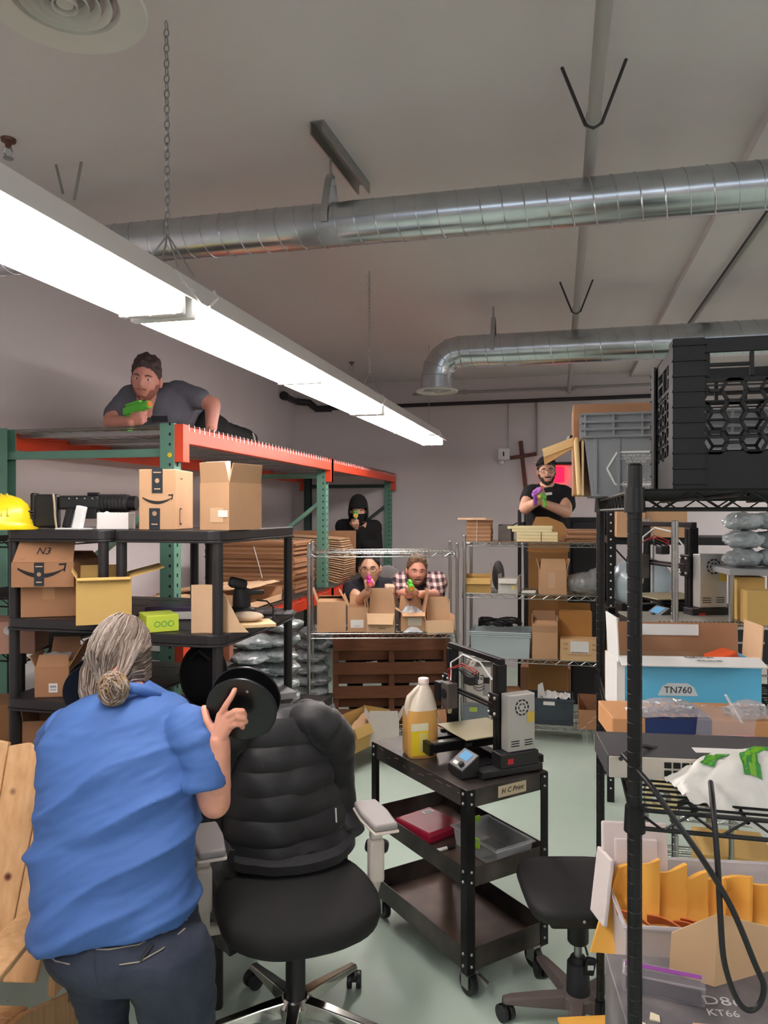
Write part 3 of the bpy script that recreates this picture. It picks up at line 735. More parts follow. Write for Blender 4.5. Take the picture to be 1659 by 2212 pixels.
b = carton('open carton stuffed with clear bags beneath the plaid shirt man', 893, 5.30, Z2, .175, .2, .135, 4, m=card, flaps={'f': 205, 'b': 95, 'l': 150, 'r': 100}, fl={'f': .05, 'b': .10, 'l': .05, 'r': .16})
patch('pale_tape', .10, .06, mat('pale_tape', (196, 186, 166), .4), b, (.01, -.001, .07))
MB().grid(lambda u, v: (-.08 + .16 * u, .02 + .16 * v, .12 + .05 * math.sin(PI * u) * math.sin(PI * v) + .03 * nz(u * 5, v * 5, 3)), 14, 12, .001).build('clear_bag', clear_p, b, smooth=40)
b = carton('low carton with a big front flap rightmost on the glasses mans rack', 951, 5.27, Z2, .21, .24, .085, 6, m=card_l, flaps={'f': 262, 'b': 95, 'l': 110, 'r': 95}, fl={'f': .10, 'b': .08, 'l': .03, 'r': .03})
# front flap shown raised upright like a lid
b = carton('narrow pale carton behind the low carton at the rack end', 947, 5.45, Z2 + .005, .17, .1, .165, 2, m=card_l, flaps={'f': 90, 'b': 90, 'l': 90, 'r': 90}, fl={'f': .02, 'b': .05, 'l': .04, 'r': .04})
t = thing('clear_bag', 'small clear bag lying flat on the rack below the plaid shirt man', 'bag', tuple(col(893, 5.235, Z2)), YAW)
MB().grid(lambda u, v: (-.07 + .14 * u, .0 + .06 * v, .003 + .035 * math.sin(PI * u) * math.sin(PI * v) + .008 * abs(nz(u * 9, v * 9, 2))), 14, 8, .001).build('film', clear_p, t, smooth=40)
# rack L bottom shelf
b = carton('long shallow open carton on the bottom shelf beside the puffer jacket', 734, 5.0, .135, .235, .46, .165, -32, m=card_y, flaps={'f': 255, 'r': 250, 'l': 92, 'b': 95}, fl={'f': .09, 'r': .07, 'l': .02, 'b': .03})
MB().grid(lambda u, v: (-.09 + .18 * u, .15 + .28 * v, .06 + .09 * v + .03 * nz(u * 3, v * 4, 7)), 10, 10, .002).build('kraft_filler', card_l, b, smooth=60)
b = carton('white square carton with its lid upright on the bottom shelf', 829, 5.1, .135, .21, .18, .175, 0, m=mat('white_card', (212, 204, 196), .7, var=.03), flaps={'f': 92, 'b': 100, 'l': 120, 'r': 120}, fl={'f': .07, 'b': .02, 'l': .06, 'r': .07})
b = carton('small open kraft carton behind the jug on the bottom shelf', 968, 5.12, .135, .13, .16, .13, 20, m=card, flaps={'f': 235, 'l': 215, 'r': 110, 'b': 95}, fl={'f': .06, 'l': .09})
t = thing('clear_bag', 'crumpled clear bag beside the small kraft carton', 'bag', tuple(col(935, 5.16, .135)), YAW)
MB().sph((0, .07, .10), (.06, .06, .10), 14, 10).build('film', clear_p, t, smooth=50)
# ================================================================ rack R contents
def rr(px, dy): # depth along the rack's front edge (room aligned)
    u = (px - CX) / F; return (RRp.y + dy) / (CS + u * SN)
Z1, Z2r, Z3, Z0 = 1.518, 1.119, .628, .127
b = carton('bundle base of tied flat cartons at the left end of the top shelf', 1034, rr(1034, .05), Z1, .19, .2, .012, -13, m=card_d, tape=False, name='flat_carton_bundle', cat='cardboard')
for k in range(15):
    o = MB().box(-.095 + random.uniform(-.004, .004), .095 + random.uniform(-.004, .004), random.uniform(-.004, .002), .2, .013 + k * .0105, .022 + k * .0105).build('flat_carton', card_d if k % 3 else card, b)
b['label'] = 'tied bundle of flat cartons at the left end of the top shelf'
MB().tube([(-.015, -.006, .001), (-.012, -.007, .09), (-.012, -.006, .175)], .0022, 5).build('string', paper_w, b)
MB().prism([(-.16, -.02), (.06, -.06), (.09, -.01), (-.02, .05)], .173, .186).build('loose_sheet', card_l, b)
b = carton('small leaning dark printed carton on the top shelf', 1090, rr(1090, .05), Z1, .10, .12, .125, -20, m=mat('grey_printed_card', (88, 80, 76), .7, var=.25, scale=18), flaps={'r': 150, 'b': 90, 'l': 80}, fl={'r': .05, 'b': .01, 'l': .01})
t = thing('pale_tray_stack', 'stack of cream shallow box lids on the top shelf', 'box lids', tuple(col(1163, rr(1163, .04), Z1)), 0)
cream = mat('cream_card', (232, 218, 168), .6, var=.04)
for k, (x0, x1, z0, z1) in enumerate(((-.165, .145, 0.001, .026), (-.165, .145, .027, .052), (-.165, .145, .053, .078), (-.20, .10, .079, .100), (-.235, .105, .101, .123))):
    MB().box(x0, x1, 0, .2, z0, z1).build('lid', cream, t, bevel=.002)
MB().tube([(.02, -.002, .0), (.02, -.002, .078)], .002, 5).build('string', black_p, t)
t = thing('flat_carton_pile', 'loose pile of brown flattened cartons on the top shelf', 'cardboard', tuple(col(1262, rr(1262, .02), Z1)), 0)
for k in range(9):
    MB().box(-.14 + random.uniform(-.03, .03), .165 + random.uniform(-.05, .01), random.uniform(-.02, .02), .28, .001 + k * .011, .010 + k * .011).build('flat_carton', (card_d, card, card_d)[k % 3], t)
t = thing('card_sheet', 'thin flat cardboard sheet under the cream lids', 'cardboard', tuple(col(1150, rr(1150, -.005), Z1 - .006)), 0)
MB().box(-.33, .30, -.012, .03, .009, .0125).build('sheet', card_d, t)
b = carton('open cream brown carton at the left of the second shelf', 1033, rr(1033, .03), Z2r, .20, .2, .115, -8, m=card_y, flaps={'f': 245, 'l': 88, 'r': 92, 'b': 100}, fl={'f': .05, 'l': .10, 'r': .11, 'b': .02})
b = carton('small open white printed carton on the second shelf', 1097, rr(1097, .04), Z2r, .15, .16, .115, -18, m=mat('grey_white_card', (196, 192, 184), .7, var=.06, scale=14), flaps={'f': 235, 'l': 95, 'r': 110}, fl={'f': .045, 'l': .03, 'r': .03})
patch('yellow_sticker', .03, .03, mat('pale_yellow', (222, 206, 120), .6), b, (.04, -.001, .05))
t = thing('mesh_bag', 'dark mesh bag behind the open cream brown carton', 'bag', tuple(col(1075, rr(1075, .22), Z2r)), 0)
MB().sph((0, .06, .12), (.05, .05, .12), 16, 10).build('mesh', mat('grey_mesh', (92, 88, 88), .6, alpha=.8), t, smooth=60)
t = thing('white_pouch', 'small white pouch lying on the second shelf', 'pouch', tuple(col(1142, rr(1142, .05), Z2r)), 0)
MB().cbox((0, .04, .012), (.11, .07, .022)).build('pouch', paper_w, t, bevel=.009)
b = carton('tall light brown carton with raised flap on the second shelf', 1195, rr(1195, .03), Z2r, .20, .2, .185, -9, m=card, flaps={'f': 80, 'l': 105, 'r': 108, 'b': 95}, fl={'f': .09, 'l': .09, 'r': .09, 'b': .06})
patch('clear_tape', .05, .12, mat('tape_sheen', (206, 170, 140), .2), b, (-.01, -.001, .11))
t = thing('plastic_bag', 'big shiny clear plastic bag sagging at the right of the second shelf', 'bag', tuple(col(1268, rr(1268, .06), Z2r)), 0)
mb = MB(); mb.sph((0, .10, .085), (.165, .11, .085), 24, 14); mb.sph((.08, .11, .12), (.09, .09, .08), 18, 12); me = fuse(mb, .008, 3)
displace(me, lambda c_: .018 * (abs(nz(c_.x, c_.y, c_.z, 16)) - .2))
from_mesh(MB(), me).build('film', mat('grey_film', (150, 152, 152), .15, alpha=.85, bump=.4, bscale=20, var=.2, scale=10), t, smooth=40)
# third shelf
t = thing('storage_tote', 'translucent plastic tote topped with black cables on the third shelf', 'tote', tuple(col(1080, rr(1080, .0), Z3)), 0)
def tote(t, w, d, h, m, tap=.03, rims=3):
    mb = MB(); q = tap
    for (a, b_) in ((0, 1),):
        P = [(-w / 2 + q, q * .5, .002), (w / 2 - q, q * .5, .002), (w / 2 - q, d - q * .5, .002), (-w / 2 + q, d - q * .5, .002), (-w / 2, 0, h), (w / 2, 0, h), (w / 2, d, h), (-w / 2, d, h)]
    mb.add(P, [(3, 2, 1, 0), (0, 1, 5, 4), (1, 2, 6, 5), (2, 3, 7, 6), (3, 0, 4, 7)]); mb.build('tub', m, t)
    for k in range(rims):
        z = h - .008 - k * .014; e = .006 - k * .001
        MB().tube([(-w / 2 - e, -e, z), (w / 2 + e, -e, z), (w / 2 + e, d + e, z), (-w / 2 - e, d + e, z)], .004, 5, closed=True).build('rim', m, t)
tote(t, .46, .33, .20, mat('tote_plastic', (190, 206, 208), .35, alpha=.8), .010)
for sx in (-.08, .08): MB().prism([(-.09, .0), (.09, .0), (.05, .04), (-.05, .04)], -.004, -.001, Matrix.Translation((sx, 0.008, .012)) @ Matrix.Rotation(PI / 2, 4, 'X')).build('moulded_foot', frost_p, t)
MB().box(-.2, .2, .02, .31, .01, .14).build('contents', mat('grey_contents', (150, 158, 160), .8, var=.15), t)
cb = thing('cable_pile', 'tangled pile of black power cables on the translucent tote', 'cables', tuple(col(1078, rr(1078, .04), Z3 + .205)), 0)
random.seed(3)
for k in range(9):
    cx_, w_ = random.uniform(-.15, .12), random.uniform(.05, .11); pts = []
    for i in range(22):
        a = i / 21 * 2 * PI * 1.6 + k; pts.append((cx_ + math.cos(a) * w_, .12 + math.sin(a) * .06 + random.uniform(-.01, .01), .012 + .006 * k * .7 + .03 * abs(math.sin(a * .9 + k))))
    MB().tube(pts, .0075, 6).build('cable', black_p, cb, smooth=60)
b = carton('tall plain carton with cut flap on the third shelf', 1177, rr(1177, .02), Z3, .19, .2, .265, -10, m=card, flaps={'f': 20, 'b': 95, 'l': 90, 'r': 95}, fl={'f': .06, 'b': .08, 'l': .06, 'r': .05})
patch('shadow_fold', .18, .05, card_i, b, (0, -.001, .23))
b = carton('amber envelope carton standing behind the labelled box on the third shelf', 1243, rr(1243, .22), Z3, .25, .12, .34, -12, m=mat('amber_card', (190, 136, 72), .8, var=.06), flaps={'f': 10, 'b': 85}, fl={'f': .05, 'b': .06})
b = carton('taped carton with white shipping label at the right of the third shelf', 1252, rr(1252, .0), Z3, .285, .2, .155, -13, m=mat('cardboard_taped', (206, 170, 124), .45, var=.07), tape=False)
patch('shipping_label', .135, .088, paper_w, b, (.0, -.001, .105)); patch('label_line', .12, .004, black_i, b, (.0, -.0018, .066))
text('MADE IN CHINA', .02, card_i, b, (.0, -.001, .045), sx=1.2); 
for z_ in (.09, .125): patch('carton_print', .03, .012, card_i, b, (-.1, -.001, z_)); patch('carton_print', .03, .012, card_i, b, (.105, -.001, z_))
# bottom shelf
t = thing('printed_carton', 'white carton printed with a black swirl logo behind the printer frame', 'box', tuple(col(1030, rr(1030, .02), Z0)), 0)
MB().box(-.12, .11, 0, .28, .001, .42).build('body', mat('white_card', (212, 204, 196), .7, var=.03), t, bevel=.003)
text('aida', .085, black_i, t, (-.01, -.001, .345), sx=1.1)
for k in range(3):
    MB().tube([(-.05 + .012 * k + (.11 - .012 * k) * i / 12, -.0015, .30 - k * .022 - .022 * math.sin(PI * i / 12)) for i in range(13)], .003, 5).build('logo_swoosh', black_i, t)
patch('side_panel_print', .055, .15, mat('grey_print', (150, 148, 146), .6), t, (.075, -.001, .27)); patch('black_icon', .045, .045, black_i, t, (.075, -.002, .315))
b = carton('plain brown carton with dark tape behind the power supply', 1105, rr(1105, .03), Z0, .16, .2, .235, -4, m=card_d, tape=False); patch('dark_tape', .155, .02, black_p, b, (0, -.001, .225))
b = carton('grey blue plastic case with green label beneath the swirl logo carton', 1028, rr(1028, -.03), Z0, .2, .2, .14, 0, m=mat('grey_blue_plastic', (120, 128, 136), .4), tape=False, name='plastic_case', cat='case'); patch('green_label', .06, .035, mat('green_label', (176, 196, 84), .5), b, (-.02, -.001, .1))
t = thing('fold_crate', 'dark blue grey folding crate filled with white paper on the bottom shelf', 'crate', tuple(col(1186, rr(1186, .03), Z0)), 0)
slate = mat('slate_plastic', (52, 62, 72), .45)
W_, D_, H_ = .36, .26, .20
for (x0, x1, y0, y1) in ((-W_ / 2, W_ / 2, 0, .008), (-W_ / 2, W_ / 2, D_ - .008, D_), (-W_ / 2, -W_ / 2 + .008, .008, D_ - .008), (W_ / 2 - .008, W_ / 2, .008, D_ - .008)):
    MB().box(x0, x1, y0, y1, .002, H_).build('side_wall', slate, t, bevel=.003)
MB().box(-W_ / 2 + .008, W_ / 2 - .008, .008, D_ - .008, .002, .01).build('base', slate, t)
MB().box(-.19, .19, -.006, .0, H_ - .02, H_).build('top_rail', slate, t, bevel=.002); MB().box(-.17, .17, -.005, .0, .03, .036).build('lower_rail', slate, t)
patch('hand_slot', .085, .03, paper_w, t, (0, -.001, H_ - .035))
for z_ in (.12, .135, .15):
    for sx in (-.11, .11): MB().box(sx - .02, sx + .02, -.004, 0, z_, z_ + .005).build('vent_rib', slate, t)
MB().prism([(-.09, 0), (-.02, 0), (-.05, .15), (-.085, .13)], .06, .075, Matrix.Rotation(PI / 2, 4, 'X') @ Matrix.Translation((0, .15, -.16))).build('paper_sheet', paper_w, t)
for k in range(4):
    x_ = -.03 + k * .05
    MB().grid(lambda u, v: (x_ + .08 * (u - .5), .06 + .1 * v, H_ - .01 + .03 * math.sin(PI * v) + .035 * nz(u * 3 + k, v * 3, k)), 8, 8, .001).build('paper_sheet', paper_w, t)
b = carton('open brown carton at the right end of the bottom shelf', 1275, rr(1275, -.03), Z0, .17, .36, .14, -14, m=card_d, flaps={'f': 92, 'l': 95, 'r': 100, 'b': 95}, fl={'f': .005, 'l': .04, 'r': .04, 'b': .04})
for x_ in (-.05, .0, .04): patch('clear_tape', .05, .006, mat('tape_sheen', (206, 170, 140), .2), b, (x_, -.001, .06 + x_), (PI / 2, -.6, 0))
# ================================================================ wrapped bags stacked under the pallet rack
film = mat('wrap_film', (150, 158, 160), .14, var=.45, scale=11, bump=.5, bscale=22, spec=.7)
spool_dk = mat('spool_grey', (70, 74, 76), .5)
def wrap_mesh(seed, w, d, h):
    mb = MB(); mb.sph((0, 0, h / 2), (w / 2, d / 2, h * .62), 48, 22)
    me = mb.mesh('wrap'); 
    for v in me.vertices:
        c = v.co; z = c.z
        k = 1 + .22 * nz(c.x * 14 + seed, c.y * 14, c.z * 22) + .20 * abs(nz(c.x * 34, c.y * 34 + seed, c.z * 40)) - .06
        c.x *= k; c.y *= k; c.z = min(max(h / 2 + (z - h / 2) * .85 * k, .002), h * 1.05)
    return me
WR = []
for s_ in range(4):
    me = wrap_mesh(s_ * 3.7, .26, .24, .085); q = from_mesh(MB(), me).build('wrap', film, None, smooth=35); WR.append(q.data); bpy.data.objects.remove(q)
k = 0
def bag_stack(px, d, z0, n, lab, sc=1.0):
    global k
    for i in range(n):
        p = col(px + random.uniform(-6, 6), d + random.uniform(-.02, .02), z0 + i * .082 * sc)
        w = ('bottom', 'second', 'third', 'fourth', 'fifth', 'sixth', 'seventh')[i]
        t = thing('wrapped_spool', f'{w} clear plastic wrapped spool {"up " if i else ""}in the stack {lab}', 'wrapped spool', tuple(p), random.uniform(0, 6), 'plastic wrapped spools')
        o = bpy.data.objects.new('wrap', WR[k % 4]); C.objects.link(o); o.parent = t; o.scale = (sc, sc, sc); k += 1
        e = MB().lathe([(.06 * sc, .024 * sc), (.105 * sc, .026 * sc), (.105 * sc, .034 * sc), (.06 * sc, .036 * sc)], 20).build('flange', spool_dk, t, smooth=40)
t = thing('low_platform', 'low dark platform under the wrapped spools', 'platform', tuple(col(560, 4.6, 0)), 0)
MB().box(-.75, .32, -.35, .45, .06, .52).build('deck', mat('dark_box', (44, 40, 40), .7), t, bevel=.01)
for x_ in (-.68, .25):
    for y_ in (-.28, .38): MB().box(x_ - .03, x_ + .03, y_ - .03, y_ + .03, .0, .06).build('foot', black_p, t)
bag_stack(428, 4.25, .521, 6, 'left of the held reel')
bag_stack(540, 4.35, .521, 6, 'above the held reel', 1.05)
bag_stack(600, 4.42, .521, 7, 'beside the shelf post', 1.05)
tt = thing('lidded_tote', 'grey tote stacked under the spools behind the chrome rack post', 'tote', tuple(col(672, 5.72, 0)), 0)
MB().box(-.16, .13, -.14, .14, .002, .30).build('tub', mat('grey_tote', (110, 116, 118), .5), tt, bevel=.01)
MB().box(-.17, .14, -.15, .15, .30, .325).build('lid', mat('grey_tote_lid', (92, 98, 100), .5), tt, bevel=.005)
bag_stack(675, 5.72, .326, 6, 'behind the chrome rack post', 1.1)
b = carton('small reddish carton behind the held reel', 450, 3.9, .96, .22, .2, .12, 6, m=mat('cardboard_red', (150, 92, 66), .8, var=.06), tape=False)
b['label'] = 'small reddish brown carton behind the held reel'
t = thing('black_backpack', 'black fabric bag half hidden behind the held reel', 'bag', tuple(col(440, 3.05, .951)), YAW)
mb = MB(); mb.sph((0, 0, .13), (.10, .07, .13), 20, 12); mb.sph((.06, .0, .07), (.09, .07, .07), 18, 10)
from_mesh(MB(), fuse(mb, .008, 3)).build('body', mat('black_fabric', (24, 23, 26), .9, bump=.2, bscale=50), t, smooth=60)
MB().tube([(-.04, -.06, .2), (0, -.075, .24), (.04, -.06, .2)], .008, 6).build('handle', black_p, t, smooth=60)
b = carton('flat grey document box on the low shelf end beside the jacket', 618, 3.15, .951, .10, .14, .03, 30, m=grey_p, tape=False, name='document_box')
# ================================================================ cardboard on the rack's lower deck
t = thing('cardboard_stack', 'big stack of flattened brown cartons on the lower rack deck', 'cardboard', (RX - .06, 5.35, ZL + .006), 0)
random.seed(11)
for i in range(24):
    z = .002 + i * .0165; MB().box(-.75 + random.uniform(-.02, .02), -.02 + random.uniform(-.02, .01), random.uniform(-.03, .0), .42 + random.uniform(-.02, .03), z, z + .0155).build('flat_carton', (card_d, mat('cardboard_dark', (142, 100, 62), .8), card_d)[i % 3], t)
MB().tube([(-.35, -.034, .36), (-.30, -.036, .20), (-.28, -.034, .12)], .004, 5).build('string', paper_w, t)
t = thing('bent_carton_stack', 'bulging stack of bent cartons spilling over the orange beam', 'cardboard', (RX - .05, 6.42, ZL + .006), 0)
for i in range(20):
    z = .10 + i * .0165; sag = .06 * math.sin(i / 19 * PI) + .02
    def fn(u, v, z=z, i=i): return (-.62 + .64 * u + sag * u * u, -.16 + .34 * v, z - .10 * u * u * (1 - i / 26) + .004 * nz(u * 3, v * 3, i))
    MB().grid(fn, 8, 1, .010).build('flat_carton', card if i % 2 else card_l, t)
MB().box(-.60, .0, -.14, .18, .003, .10).build('base_carton', card_d, t)
t = thing('upright_sheet', 'upright brown cardboard sheet behind the hooded person front', 'cardboard', (RX - .15, 7.02, ZL + .006), .05)
MB().cbox((-.28, .02, .22), (.72, .012, .44), (-.06, 0, 0)).build('sheet', card_d, t)
# two open shallow trays nearer
for i, (y_, lab) in enumerate(((4.62, 'pale shallow carton tray with torn flaps on the near lower rack deck'), (3.75, 'second shallow carton tray behind the lime green box'))):
    t = thing('carton_tray', lab, 'box', (RX - .03, y_, ZL + .006), 0)
    W, D, Hh = .62, .62, .10
    mb = MB(); mb.box(-W, 0, -D / 2, -D / 2 + .006, .001, Hh); mb.box(-W, 0, D / 2 - .006, D / 2, .001, Hh); mb.box(-W, -W + .006, -D / 2, D / 2, .001, Hh); mb.box(-W, 0, -D / 2, D / 2, .001, .006)
    mb.build('tray', card, t)
    MB().box(-.006, 0, -D / 2, D / 2, .001, Hh * .45).build('front_lip', card_l, t)
    for q in range(4):
        z = Hh + .002 + q * .005; x0 = -W + .02 + q * .11
        MB().grid(lambda u, v: (x0 + .26 * u, -D / 2 + .02 + (D - .04) * v, z + .03 * u * (1 - u) + .022 * u + .012 * nz(u * 3 + q, v * 4, q)), 6, 8, .004).build('torn_flap', card_l if q % 2 else card, t)
# ================================================================ wooden pallet leaning behind the left chrome rack
pal = mat('pallet_wood', (132, 84, 56), .75, var=.12, scale=6, stretch=(1, 6, 6))
p0 = col(846, 5.80, 0)
t = thing('wooden_pallet', 'brown wooden pallet standing on edge behind the chrome rack', 'pallet', tuple(p0), YAW + math.radians(3))
t.rotation_euler.x = -.035
Wp, Hp = .92, .80
for i, z in enumerate((.11, .29, .475, .66)):
    MB().box(-Wp / 2, Wp / 2, 0, .02, z, z + .095).build('slat', pal, t, bevel=.003)
for x in (-Wp / 2, -.02, Wp / 2 - .045): MB().box(x, x + .045, .0205, .11, .005, Hp).build('stringer', pal, t, bevel=.003)
for z in (.02, .20, .385, .57, .72): MB().box(-Wp / 2, Wp / 2, .1105, .13, z, z + .08).build('back_slat', pal, t, bevel=.003)
# dark cabinet and frame behind the right chrome rack
t = thing('dark_cabinet', 'tall black cabinet behind the right chrome rack', 'cabinet', tuple(col(1232, 6.75, 0)), 0)
MB().box(-.37, .40, 0, .4, .0, 1.70).build('body', mat('cabinet_black', (30, 28, 29), .5), t, bevel=.004)
for x_ in (-.36, .02): MB().box(x_, x_ + .36, -.012, -.0005, .04, 1.66).build('door', mat('cabinet_door', (36, 33, 34), .45), t, bevel=.003)
MB().cyl((0, -.02, 1.0), (0, -.02, 1.1), .008, 8).build('handle', steel, t)
t = thing('metal_frame', 'black metal door frame standing left of the black shirt man', 'frame', tuple(col(1143, 6.6, 0)), 0)
for x_ in (-.10, -.045): MB().box(x_, x_ + .03, 0, .05, 0, 1.77).build('stile', black_m, t, bevel=.003)
MB().box(-.07, .2, 0, .05, 1.62, 1.66).build('rail', black_m, t, bevel=.003)
t = thing('kraft_box', 'big upright kraft carton held in front of the black shirt man', 'box', tuple(col(1184, 6.16, 0)), 0)
MB().box(-.16, .16, -.03, .08, 0.002, 1.42).build('body', mat('kraft_brown', (170, 124, 72), .8, var=.05), t, bevel=.004)
MB().prism([(-.17, 1.42), (.17, 1.42), (.175, 1.58), (.12, 1.66), (.0, 1.71), (-.10, 1.71), (-.14, 1.62)], -.02, -.012, Matrix.Rotation(PI / 2, 4, 'X')).build('torn_top', mat('kraft_brown', (170, 124, 72), .8, var=.05), t)
t = thing('office_seat_back', 'grey rounded seat back behind the glasses man', 'chair', tuple(col(838, 6.6, 0)), YAW)
mb = MB(); mb.sph((0, 0, .95), (.20, .05, .33), 24, 14); from_mesh(MB(), fuse(mb, .012, 2)).build('back', mat('grey_fabric', (118, 114, 112), .9), t, smooth=60)
MB().cyl((0, .03, .0), (0, .03, .7), .03, 12).build('pillar', black_p, t, smooth=50); MB().lathe([(.24, 0.002), (.22, .03), (.03, .06)], 24).build('foot', black_p, t, smooth=40)
# ================================================================ utility cart
CN = (.296, 2.64); ca = math.radians(31.3); CW, CLn = .385, .665
o_ = cam(CN[0], CN[1], 0)
t = thing('utility_cart', 'black steel utility cart with three trays and a handwritten tape label', 'cart', (o_.x, o_.y, 0), YAW + ca)
worn = mat('worn_black_steel', (30, 28, 28), .38, metal=.4, rgb2=(92, 84, 78), var=.1, scale=5)
rust = mat('worn_tray', (66, 50, 46), .4, metal=.3, rgb2=(104, 84, 74), var=.12, scale=5)
ZC = .757
MB().box(-.002, CW + .002, -.002, CLn + .002, ZC - .003, ZC).build('top_sheet', worn, t, bevel=.002)
for (x0, x1, y0, y1) in ((0, CW, 0, .003), (0, CW, CLn - .003, CLn), (0, .003, .003, CLn - .003), (CW - .003, CW, .003, CLn - .003)):
    MB().box(x0, x1, y0, y1, ZC - .066, ZC - .003).build('top_lip', worn, t)
    for z0, z1 in ((.405, .475), (.105, .185)): MB().box(x0, x1, y0, y1, z0, z1).build('tray_lip', worn, t)
for z0 in (.405, .105): MB().box(.003, CW - .003, .003, CLn - .003, z0, z0 + .004).build('tray_floor', rust, t)
for sx in (0, 1):
    for sy in (0, 1):
        x, y = sx * CW, sy * CLn; ax = 1 if sx == 0 else -1; ay = 1 if sy == 0 else -1; e = .003
        mb = MB(); mb.box(min(x - ax * e, x + ax * .034), max(x - ax * e, x + ax * .034), min(y - ay * e, y), max(y - ay * e, y), .095, ZC - .004)
        mb.box(min(x - ax * e, x), max(x - ax * e, x), min(y, y + ay * .034), max(y, y + ay * .034), .095, ZC - .004)
        lg = mb.build('leg', black_m, t)
        for z in (.125, .168, .425, .462, .705, .74):
            for (bx_, by_) in ((x + ax * .017, y - ay * (e + .0015)), (x - ax * (e + .0015), y + ay * .017)): MB().sph((bx_, by_, z), .0058, 10, 6).build('bolt', steel, lg, smooth=60)
        cx_, cy_ = x + ax * .035, y + ay * .035
        cs = MB().cbox((cx_, cy_, .088), (.05, .05, .012)).build('caster_plate', steel, t, bevel=.002)
        MB().cyl((cx_ - .013, cy_, .042), (cx_ + .013, cy_, .042), .041, 24).build('caster_wheel', black_p, cs, smooth=40, bevel=.003)
        for q in (-.018, .018): MB().box(cx_ + q - .002, cx_ + q + .002, cy_ - .02, cy_ + .02, .03, .083).build('caster_fork', steel, cs)
        if sx == 0 and sy == 0: MB().cbox((cx_ + .03, cy_ - .045, .065), (.02, .05, .014), (.4, 0, .3)).build('brake_lever', steel, cs, bevel=.003)
patch('tape_label', .135, .042, mat('tan_tape', (196, 180, 148), .5), t, (.21, -.0012, ZC - .034))
text('H C Print', .027, black_i, t, (.21, -.0024, ZC - .034), shear=.25, name='hand_lettering')
for k in range(10): patch('scratch', random.uniform(.01, .04), .003, mat('bare_metal', (150, 140, 130), .4, metal=.5), t, (-.0012, .05 + k * .06, ZC - .006 - random.uniform(0, .03)), (PI / 2, random.uniform(-.2, .2), -PI / 2))
RC = YAW + ca
def oncart(px, py, z):
    d = dep(py, z); return col(px, d, z)
# jug
t = thing('jug', 'translucent gallon jug of amber liquid with yellow label on the cart', 'jug', tuple(oncart(907, 1628, ZC + .001)), YAW + .28)
def rrect(w, d, c, n=5):
    pts = []
    for (cx, cy, a0) in ((w / 2 - c, -d / 2 + c, -90), (w / 2 - c, d / 2 - c, 0), (-w / 2 + c, d / 2 - c, 90), (-w / 2 + c, -d / 2 + c, 180)):
        for k in range(n): a = math.radians(a0 + k * 90 / (n - 1)); pts.append((cx + math.cos(a) * c, cy + math.sin(a) * c))
    return pts
def loft(mb, secs):
    n = len(secs[0][0]); vs = []
    for pts, z, ox in secs: vs += [(x + ox, y, z) for x, y in pts]
    fs = [(i * n + j, i * n + (j + 1) % n, (i + 1) * n + (j + 1) % n, (i + 1) * n + j) for i in range(len(secs) - 1) for j in range(n)]
    fs += [tuple(range(n - 1, -1, -1)), tuple((len(secs) - 1) * n + j for j in range(n))]
    return mb.add(vs, fs)
jw = .128
S = [(rrect(jw * .92, jw * .92, .03), 0, 0), (rrect(jw, jw, .035), .012, 0), (rrect(jw, jw, .035), .155, 0), (rrect(jw * .97, jw * .97, .04), .19, .002), (rrect(jw * .84, jw * .84, .05), .228, .006), (rrect(jw * .58, jw * .58, .036), .262, .012), (rrect(.044, .044, .0215), .280, .016), (rrect(.038, .038, .0185), .290, .016)]
jug_m = mat('jug_plastic', (240, 214, 178), .3, trans=.25, sss=.0, rgb2=(244, 222, 190))
jug_liq = mat('amber_liquid', (232, 176, 98), .25, trans=.15)
loft(MB(), [(p, z, ox) for p, z, ox in S[3:]]).build('upper_body', mat('jug_translucent', (238, 224, 204), .3, trans=.3), t, smooth=50)
loft(MB(), S[:4]).build('filled_body', jug_liq, t, smooth=50)
MB().lathe([(.021, .287), (.0225, .29), (.0225, .307), (.020, .31), (.001, .31)], 24, Matrix.Translation((.016, 0, 0))).build('cap', mat('cap_pink', (236, 212, 208), .45), t, smooth=40)
MB().tube([(-.052, -.02, .165), (-.062, -.02, .20), (-.05, -.015, .238), (-.02, -.01, .262), (.0, 0, .272)], .013, 10).build('handle', mat('jug_translucent', (238, 224, 204), .3, trans=.3), t, smooth=60)
patch('yellow_label', .072, .115, mat('yellow_label', (236, 206, 40), .5), t, (-.022, -jw / 2 - .001, .072)); patch('label_header', .072, .03, mat('cream_label', (232, 224, 190), .5), t, (-.022, -jw / 2 - .0018, .128))
patch('label_column', .03, .075, mat('pale_yellow', (222, 206, 120), .6), t, (-.008, -jw / 2 - .0018, .065))
patch('side_label', .07, .06, mat('pink_label', (226, 190, 170), .5), t, (jw / 2 + .001, .0, .085), (PI / 2, 0, PI / 2)); patch('label_line', .04, .003, grey_p, t, (jw / 2 + .0018, 0, .09), (PI / 2, 0, PI / 2))
